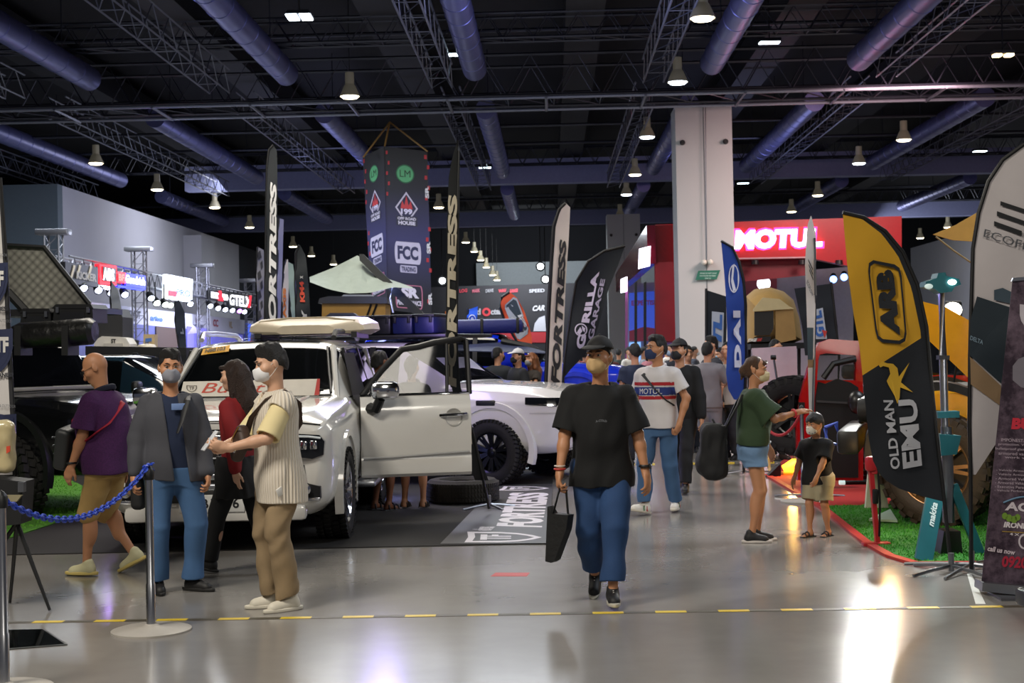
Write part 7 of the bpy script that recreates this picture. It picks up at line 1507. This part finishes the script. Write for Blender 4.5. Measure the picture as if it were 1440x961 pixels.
def bp_(pl, pts, col, nm='print', off=.006): b = B(); b.add([pl.at(*p, off) for p in pts], [tuple(range(len(pts)))]); b.ob(nm, M(col, .6), t, rel=True, smooth=0)
def br(pl, pts, th, col, nm='outline', off=.008):
    cx = sum(p[0] for p in pts)/len(pts); cy = sum(p[1] for p in pts)/len(pts); b = B(); ringpoly(b, pts, [(cx+(x-cx)*th, cy+(y-cy)*th) for x, y in pts], lambda x, y: pl.at(x, y, off)); b.ob(nm, M(col, .6), t, rel=True, smooth=0)
for pl, q in ((pr, lambda x, y: (545+x*50+y*5, 212+x*4+y*228)), (pf, lambda x, y: (513+x*24+y*7.5, 222-x*12+y*208))):
    bp_(pl, [q(.48+.26*math.cos(a), .135+.058*math.sin(a)*1.0) for a in [k*PI/12 for k in range(24)]], '#4f9c6a', 'green_roundel'); br(pl, [q(.48+.26*math.cos(a), .135+.058*math.sin(a)) for a in [k*PI/12 for k in range(24)]], .88, '#1d5a38', 'roundel_border')
    bt(pl, 'LM', q(.33, .155), q(.63, .155), q(.63, .112), q(.33, .112), '#14301f', .0)
    br(pl, [q(.5, .245), q(.82, .345), q(.5, .445), q(.18, .345)], .84, '#b9b3c9', 'diamond_emblem'); bp_(pl, [q(.33, .35), q(.38, .30), q(.44, .33), q(.5, .27), q(.56, .33), q(.62, .30), q(.67, .35)], '#b3323a', 'flame_emblem', .01)
    bt(pl, '199', q(.34, .385), q(.66, .385), q(.66, .35), q(.34, .35), '#c9c4e0', .05, .014); bp_(pl, [q(.2, .455), q(.8, .455), q(.8, .395), q(.2, .395)], '#24253c', 'plate', .010); bt(pl, 'OFF ROAD', q(.24, .42), q(.76, .42), q(.76, .402), q(.24, .402), '#c4c0d4', .04, .016); bt(pl, 'HOUSE', q(.26, .45), q(.74, .45), q(.74, .426), q(.26, .426), '#c4c0d4', .05, .016)
    bp_(pl, [q(*p) for p in rrect(.14, .555, .88, .69, .06)], '#b7b2cc', 'white_plate'); bt(pl, 'FCC', q(.22, .665), q(.80, .665), q(.80, .58), q(.22, .58), '#24264e', .05); bp_(pl, [q(*p) for p in rrect(.28, .70, .76, .745, .02)], '#a8a3c0', 'small_plate'); bt(pl, 'TRADING', q(.32, .738), q(.72, .738), q(.72, .708), q(.32, .708), '#2a2c50', .03)
    br(pl, [q(*p) for p in rrect(.14, .82, .90, .965, .05)], .93, '#b06a86', 'frame_emblem'); bt(pl, 'SR', q(.30, .90), q(.80, .90), q(.80, .835), q(.30, .835), '#c9c4d8', .06); bt(pl, 'PERFORMANCE', q(.18, .945), q(.86, .945), q(.86, .915), q(.18, .915), '#c9c4d8', .03)
for k in range(15):
    for j in range(2):
        if (k+j) % 2 or (k % 7) in (5, 6): continue
        y = 218+k*14.5; x = 596.5+k*.32+j*3.5; bp_(pr, [(x, y), (x+3.5, y+.3), (x+3.5, y+6), (x, y+5.7)], '#a8202c', 'red_check'); bp_(pr, [(542.5+k*.2+j*2.5, y-6), (545+k*.2+j*2.5, y-6), (545+k*.2+j*2.5, y-1), (542.5+k*.2+j*2.5, y-1)], '#a8202c', 'red_check') if k < 5 else None
        bp_(pf, [(511+k*.75+j*1.6, y+6), (512.6+k*.75+j*1.6, y+5.4), (512.6+k*.75+j*1.6, y+11), (511+k*.75+j*1.6, y+11.6)], '#a8202c', 'red_check') if k < 10 else None
for y in (262, 340, 412): bt(pr, 'SR', (603.5+(y-262)*.03, y+17), (602.5+(y-262)*.03, y), (597.5+(y-262)*.03, y), (598+(y-262)*.03, y+17), '#c9c9d0', .05)
for a in ((511, 221), (541, 206), (601, 213)): B().tube([D(a[0], a[1], 45.2), D(548, 172, 46)], .03, 5).ob('sling', M('#8a6a34', .6), t, rel=True)
# --------------------------------------------------------------- red booth
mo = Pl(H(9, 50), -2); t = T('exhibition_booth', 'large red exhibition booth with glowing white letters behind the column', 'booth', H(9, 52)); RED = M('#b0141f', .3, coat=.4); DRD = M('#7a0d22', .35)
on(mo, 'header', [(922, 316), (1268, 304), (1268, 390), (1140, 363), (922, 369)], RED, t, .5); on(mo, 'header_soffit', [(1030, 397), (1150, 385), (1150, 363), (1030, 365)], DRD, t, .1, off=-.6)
on(mo, 'header_edge', [(1030, 365), (1140, 363), (1140, 361), (1030, 363)], M('#c9a0a8', .4), t, .05, off=.04)
b = B(); lettering(b, 'MOTUL', quadmap(lambda x, y: mo.at(x, y, .10), (1033, 351), (1156, 347), (1158, 321), (1035, 324)), .06); b.ob('lettering', M('#fff2f8', emit=7), t, rel=True, smooth=0)
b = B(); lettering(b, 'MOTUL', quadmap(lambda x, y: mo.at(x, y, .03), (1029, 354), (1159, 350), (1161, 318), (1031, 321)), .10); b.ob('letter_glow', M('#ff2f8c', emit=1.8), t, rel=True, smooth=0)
on(mo, 'fascia_column', [(922, 482), (955, 482), (953, 316), (921, 317)], M('#8c1220', .45, bump=.3, bscale=2, var=.3, vscale=1.5), t, .5); on(mo, 'fascia_skirt', [(924, 560), (955, 560), (955, 480), (924, 480)], M('#5a4a86', .4, emit=0), t, .5)
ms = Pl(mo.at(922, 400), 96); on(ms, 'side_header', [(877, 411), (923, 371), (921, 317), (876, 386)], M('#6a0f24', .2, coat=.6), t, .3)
mb = Pl(H(6, 56), -2); on(mb, 'back_wall', [(880, 545), (1200, 545), (1200, 375), (880, 400)], M('#a8a8b8', .7), t, .1); on(mb, 'red_wall_panel', [(1045, 450), (1092, 450), (1092, 390), (1045, 392)], M('#8c3a4a', .6), t, .05, off=.1)
for pts in (((898, 378), (914, 374), (915, 346), (899, 350)), ((873, 412), (882, 410), (882, 389), (873, 393))): on(Pl(mo.p+Vector((0, -.35, 0)), -2), 'light_box', pts, M('#f0ecff', emit=4), t, .2)
on(mb, 'blue_poster', [(884, 477), (924, 477), (924, 410), (884, 413)], M('#3a55c8', emit=.55), t, .05, off=.5); on(mb, 'poster_ground', [(884, 480), (924, 480), (924, 463), (905, 460), (884, 466)], M('#6a2238', emit=.35), t, .05, off=.53); on(mb, 'cyan_panel', [(884, 520), (900, 520), (900, 481), (884, 482)], M('#7fb4f0', emit=.9), t, .05, off=.5)
b = B(); lettering(b, 'EXPERTISE', quadmap(lambda x, y: mb.at(x, y, .56), (888, 430), (923, 429), (923, 422), (888, 423)), .03); b.ob('lettering', M('#a83a6a', .6), t, rel=True, smooth=0); b = B(); lettering(b, 'CURRENT', quadmap(lambda x, y: mb.at(x, y, .56), (892, 538), (892, 484), (887, 484), (887, 538)), .03); b.ob('lettering', M('#a83a6a', .6), t, rel=True, smooth=0)
for x in (881, 894, 907): on(Pl(mo.p, -2), 'post', [(x-1.8, 560), (x+1.8, 560), (x+1.8, 396), (x-1.8, 398)], BLK if x > 885 else M('#a85a9a', .4), t, .2, off=.1)
for px, py in ((1172, 393), (1187, 390), (1074, 399)):
    b = B(); b.sphere(mb.at(px, py, 1.5), .14 if px > 1100 else .26, 12, 8); b.ob('spot_lens', M('#7fa8ff' if px > 1100 else '#e8f0ff', emit=5), t, rel=True)
    b = B(); b.cyl(mb.at(px, py, 1.4), mb.at(px, py-6, 1.2), .16, .10, 12); b.ob('spot_housing', BLK, t, rel=True)
for px in (1022, 1062, 1128, 1180): b = B(); b.cyl(mo.at(px, 366, .1), mo.at(px, 372, .1), .12, .14, 12); b.ob('downlight', BLK, t, rel=True)
co = Pl(H(5, 45.9), -1.57); t = T('safety_notice', 'green safety notice with white lines on the tall column', 'sign', co.at(995, 388)); on(co, 'plate', [(978, 394), (1008, 393), (1013, 380), (982, 381)], M('#1f6a55', .5), t, .03)
for i, s in enumerate(('PLEASE DO NOT LEAVE', 'YOUR CHILDREN UNATTENDED', 'THANK YOU')): b = B(); y = 383.5+i*3.6; lettering(b, s, quadmap(lambda x, y_: co.at(x, y_, .02), (984-i*.8+(i == 2)*8, y+2), (1007-i*.8-(i == 2)*6, y+2), (1008-i*.8-(i == 2)*6, y), (985-i*.8+(i == 2)*8, y)), .03); b.ob('lettering', M('#a9c9bd', .6), t, rel=True, smooth=0)
t = T('emergency_light', 'twin headed emergency light with cable on the tall column', 'lamp', co.at(994, 370)); on(co, 'box', [(988, 372), (1001, 372), (1001, 366), (988, 366)], M('#a8a49a', .5), t, .12, off=.1)
for x in (990, 999): b = B(); b.sphere(co.at(x, 369, .16), .09, 12, 8); b.ob('lamp_head', M('#d8d6c9', .3), t, rel=True)
along(co, 'cable', [(994, 366), (993, 280), (992, 150)], .015, STEEL, t, 5, .03)
# --------------------------------------------------------------- left stage
sg_ = Pl(H(-14, 50), 88.4); SV = M('#8f9096', .35, .7)
for px, yt, nm in ((72, 330, 'furthest left'), (193, 353, 'second from the left'), (283, 376, 'third from the left'), (350, 397, 'furthest right')):
    top = sg_.at(px, yt); b = B(); lattice(b, (top.x, top.y, 0), (top.x, top.y, top.z), .4, .4, 12, .03, up=(0, 1, 0)); t = T('truss_tower', 'upright lattice truss tower of the lit stage, ' + nm, 'truss tower', (top.x, top.y, 0), group='stage truss towers'); b.ob('lattice', SV, t, rel=True, smooth=0)
    B().box((0, .2, top.z+.08), (.9, .5, .16), bev=.02).ob('top_plate', SV, t)
p0, p1 = sg_.at(88, 385), sg_.at(362, 431); b = B(); lattice(b, p0, p1, .4, .5, 34, .035); tag(b.ob('stage_truss', SV, smooth=0), 'long silver lattice truss carrying the lit signs along the left wall', 'truss')
sf = Pl(H(-13.6, 50), 88.4)
def lit(name, label, pts, hx, e, par=None): 
    t = T(name, label, 'sign', sf.at(*pts[0])); on(sf, 'face', pts, M(hx, emit=e) if e else M(hx, .5), t, .15); return t
def st_(t, s, a, b_, c, d, m, bold=.04): b = B(); lettering(b, s, quadmap(lambda x, y: sf.at(x, y, .05), a, b_, c, d), bold); b.ob('lettering', m, t, rel=True, smooth=0)
WEM = M('#f4f6ff', emit=4)
t = lit('lit_sign', 'red square lit sign with white letters on the left stage truss', [(140, 400), (164, 402), (164, 374), (140, 371)], '#e01222', 1.6); on(sf, 'panel', [(144, 395), (162, 397), (162, 378), (144, 375)], M('#1a1012', .5), t, .02, off=.03); st_(t, 'ABS', (145, 394), (161, 396), (161, 379), (145, 376), WEM); st_(t, 'MOTORS', (139, 407), (158, 409), (158, 403), (139, 401), WEM)
t = lit('lit_sign', 'red and blue lit sign with white letters beside the red square sign', [(177, 404), (205, 408), (205, 388), (177, 384)], '#1a2ad8', 1.6); on(sf, 'red_half', [(165, 397), (177, 399), (177, 384), (165, 382)], M('#e01828', emit=1.6), t, .15); st_(t, 'Goodrich', (177, 398), (204, 402), (204, 391), (177, 386), WEM); st_(t, 'BF', (167, 395), (175, 396), (175, 386), (167, 385), M('#ff6a5a', emit=2)); on(sf, 'blue_underline', [(166, 404), (202, 409), (202, 406), (166, 401)], M('#2a3af0', emit=1.8), t, .1)
t = lit('lit_sign', 'white lit sign with red corner block on the left stage truss', [(234, 420), (270, 425), (271, 393), (235, 386)], '#e8f4ff', 4); on(sf, 'red_block', [(235, 416), (246, 418), (246, 410), (235, 408)], M('#c8203a', emit=1), t, .03, off=.06); st_(t, 'PRO', (248, 415), (268, 419), (268, 409), (248, 406), M('#4a6a8a', .5))
t = lit('lit_sign', 'small red and white lettered sign near the right end of the stage truss', [(297, 421), (321, 425), (321, 412), (297, 408)], '#14161c', 0); st_(t, 'MOTORSPEED', (297, 419), (321, 423), (321, 415), (297, 410), WEM); on(sf, 'red_flash', [(305, 423), (312, 424), (309, 409), (306, 409)], M('#d8283a', emit=1.5), t, .02, off=.07)
t = lit('lit_sign', 'white outlined lettered sign with red stroke at the right end of the stage truss', [(323, 433), (354, 436), (354, 416), (323, 411)], '#12141a', 0); st_(t, 'GTELX', (323, 429), (353, 433), (353, 418), (323, 414), WEM, .02); on(sf, 'red_stroke', [(347, 433), (350, 433), (352, 416), (349, 416)], M('#d8283a', emit=1.5), t, .02, off=.07)
t = lit('dark_sign', 'dark panels with pale stripes at the left end of the stage truss', [(92, 397), (138, 404), (138, 376), (92, 368)], '#1c1b1e', 0)
for x in (98, 106, 122): on(sf, 'stripe', [(x, 392), (x+2, 392), (x+7, 374), (x+5, 373)], M('#a89a80', .5), t, .02, off=.03)
st_(t, 'KICKER', (108, 392), (136, 397), (136, 386), (108, 381), M('#8a8478', .5))
for i, (px, py, hx, e, nm) in enumerate(((118, 406, '#cfd8ff', 6, 'below the dark panels'), (139, 409, '#cfd8ff', 6, 'below the red square sign'), (157, 413, '#cfd8ff', 5, 'left of the small pale flag tip'), (176, 415, '#cfd8ff', 6, 'below the red and blue sign'), (213, 420, '#dfe8ff', 6, 'just right of the red and blue sign'), (221, 427, '#eafff4', 16, 'brightest one'), (233, 429, '#eafff4', 9, 'left under the white sign'), (240, 430, '#eafff4', 9, 'right under the white sign'), (268, 428, '#dfe8ff', 6, 'at the right end of the white sign'), (296, 431, '#dfe8ff', 6, 'first of the right hand six'), (307, 434, '#dfe8ff', 6, 'second of the right hand six'), (317, 436, '#dfe8ff', 6, 'third of the right hand six'), (327, 437, '#dfe8ff', 6, 'fourth of the right hand six'), (337, 438, '#c07aff', 6, 'purple fifth of the right hand six'), (344, 439, '#dfe8ff', 6, 'last of the right hand six'))):
    p = sf.at(px, py); t = T('stage_spotlight', 'white stage spotlight under the left truss, ' + nm, 'spotlight', p, group='stage spotlights')
    if 'purple' in nm: t['label'] = 'stage spotlight with purple beam under the left truss, fifth of the right hand six'
    k = .9; q = Vector((-.45, .62, .62)).to_track_quat('Z', 'Y').to_matrix(); b = B(); b.lathe([(.02, .34), (.11, .28), (.15, 0), (.12, 0)], n=14, rot=q); b.ob('housing', BLK, t); b = B(); b.lathe([(.001, .02), (.115, .02), (.09, -.03), (.001, -.05)], n=14, rot=q); b.ob('lens', M(hx, emit=e), t); B().tube([(-.08, .1, .12), (-.08, .1, .75)], .03, 5).ob('clamp', BLK, t)
t = T('sponsor_wall', 'long white sponsor wall with faint logos under the left stage', 'wall panel', H(-14.3, 55)); sw_ = Pl(H(-14.4, 50), 88.4)
on(sw_, 'white_band', [(100, 448), (358, 471), (358, 452), (100, 422)], M('#d5d6e6', .6, emit=0), t, .1); on(sw_, 'poster_strip', [(100, 540), (358, 540), (358, 471), (100, 448)], M('#6a70b0', .6, var=.5, vscale=1.2), t, .08)
for s, a, hx in (('PATRIOT', ((174, 446), (198, 449), (198, 438), (174, 435)), '#3a3c4a'), ('TIRES', ((182, 451), (193, 452), (193, 449.5), (182, 448.5)), '#5a5c6a'), ('arivo', ((212, 451), (229, 453), (229, 446), (212, 443)), '#4a7ac0'), ('H', ((276, 454), (281, 455), (281, 448), (276, 447)), '#8a2a4a'), ('HYPER', ((272, 460), (287, 462), (287, 457), (272, 456)), '#6a6c8a'), ('CC', ((300, 459), (307, 460), (307, 450), (300, 449)), '#b03a50'), ('VL', ((322, 461), (327, 462), (327, 453), (322, 452)), '#b99a6a')):
    b = B(); lettering(b, s, quadmap(lambda x, y: sw_.at(x, y, .03), *a), .03); b.ob('lettering', M(hx, .6), t, rel=True, smooth=0)
for pts, hx, e in (([(218, 495), (248, 495), (248, 462), (218, 459)], '#5a4a44', .0), ([(262, 490), (294, 490), (294, 463), (262, 459)], '#7f7ad0', .5), ([(262, 470), (284, 468), (270, 458)], '#e8e6ff', .9), ([(296, 492), (340, 492), (340, 471), (296, 467)], '#6a6ad0', .5), ([(343, 492), (350, 492), (352, 456), (345, 455)], '#4a6af0', .8), ([(172, 490), (190, 490), (190, 456), (172, 454)], '#5a60a8', .35)): on(sw_, 'poster', pts, M(hx, emit=e) if e else M(hx, .6), t, .03, off=.05)
# back wall drapes
bd_ = Pl(H(0, 106), -1.57); t = T('backdrop_banner', 'wide black printed backdrop with red logos along the far wall', 'banner', bd_.at(740, 500)); on(bd_, 'cloth', [(605, 545), (880, 545), (880, 396), (605, 404)], M('#1d1c21', .8, bump=.4, bscale=1.2), t, .1)
for x, s, hx in ((646, 'LOG', '#b03040'), (664, 'MARK', '#a05060'), (683, 'DRIVE', '#7a7a80'), (701, 'WAV', '#b03040'), (717, 'GARAGE', '#b03040'), (744, 'SPEED', '#8a8a90')): b = B(); w_ = 11 if x < 740 else 22; lettering(b, s, quadmap(lambda x_, y_: bd_.at(x_, y_, .06), (x, 412), (x+w_, 411), (x+w_, 406), (x, 407)), .04); b.ob('lettering', M(hx, .6), t, rel=True, smooth=0)
for s, a, hx in (('Red', ((657, 444), (676, 443), (676, 434), (657, 435)), '#8f8e94'), ('ctane', ((690, 443), (712, 442), (712, 434), (690, 435)), '#8f8e94'), ('CAR', ((748, 438), (766, 437), (768, 429), (750, 430)), '#a9a8ae'), ('N', ((626, 448), (636, 448), (636, 438), (626, 438)), '#c0682c')): b = B(); lettering(b, s, quadmap(lambda x, y: bd_.at(x, y, .06), *a), .05); b.ob('lettering', M(hx, .6), t, rel=True, smooth=0)
b = B(); ringpoly(b, circ(684, 439, 6, 6), circ(684, 439, 3, 3), lambda x, y: bd_.at(x, y, .06)); b.ob('red_ring', M('#b02a34', .6), t, rel=True, smooth=0)
on(bd_, 'red_band', [(690, 482), (772, 482), (772, 467), (690, 468)], M('#9c2028', .6), t, .03, off=.05); b = B(); b.add([bd_.at(*p, .08) for p in ((750, 466), (752, 455), (758, 447), (766, 444), (768, 466))], [(0, 1, 2, 3, 4)]); b.ob('car_print', M('#a9a9b2', .6), t, rel=True, smooth=0)
for px, hx, nm in ((612, '#4a4b54', 'left'), (870, '#3c2a34', 'right')): pass
# coloured show light and added wall fills
point('violet_glow', (-1.6, 16.6, 2.3), 60, (.45, .35, 1), .3); point('violet_glow', (-.9, 17.6, 1.9), 7, (.5, .3, 1), .2); point('blue_glow', (-1.5, 15.9, .25), 14, (.3, .35, 1), .1); point('blue_glow', (-2.4, 24.2, 2.6), 130, (.35, .4, 1), .3)
point('blue_floor_glow', (1.1, 16.2, .25), 10, (.4, .4, 1), .08); point('violet_glow', (-4.0, 14.2, 1.0), 6, (.5, .3, 1), .1); area('booth_wash', (12, 41, 8.8), 3, 700, (1, .6, .6), rot=(R(35), 0, 0)); area('stage_wash', (-9, 54, 5), 4, 850, (.72, .76, 1), rot=(0, R(50), 0))

area('right_wall_fill', (21, 88, 7.0), 5, 1700, (.9, .93, 1), rot=(0, R(-55), 0)); area('left_wall_fill', (-13, 70, 8.4), 5, 480, (.85, .87, 1), rot=(0, R(55), 0))  # unseen fill lights added to brighten the two side walls
for o in bpy.data.objects:
    if o.type == 'LIGHT': o.data.specular_factor = .12 if o.data.type != 'AREA' else .5
area('back_wall_fill', (1, 103, 8.4), 6, 1300, (.9, .95, 1), rot=(R(60), 0, 0)).data.specular_factor = .3  # unseen fill light added to lift the back wall band
point('warm_glow', (3.1, 11.9, .55), 9, (1, .6, .25), .1).data.specular_factor = .3
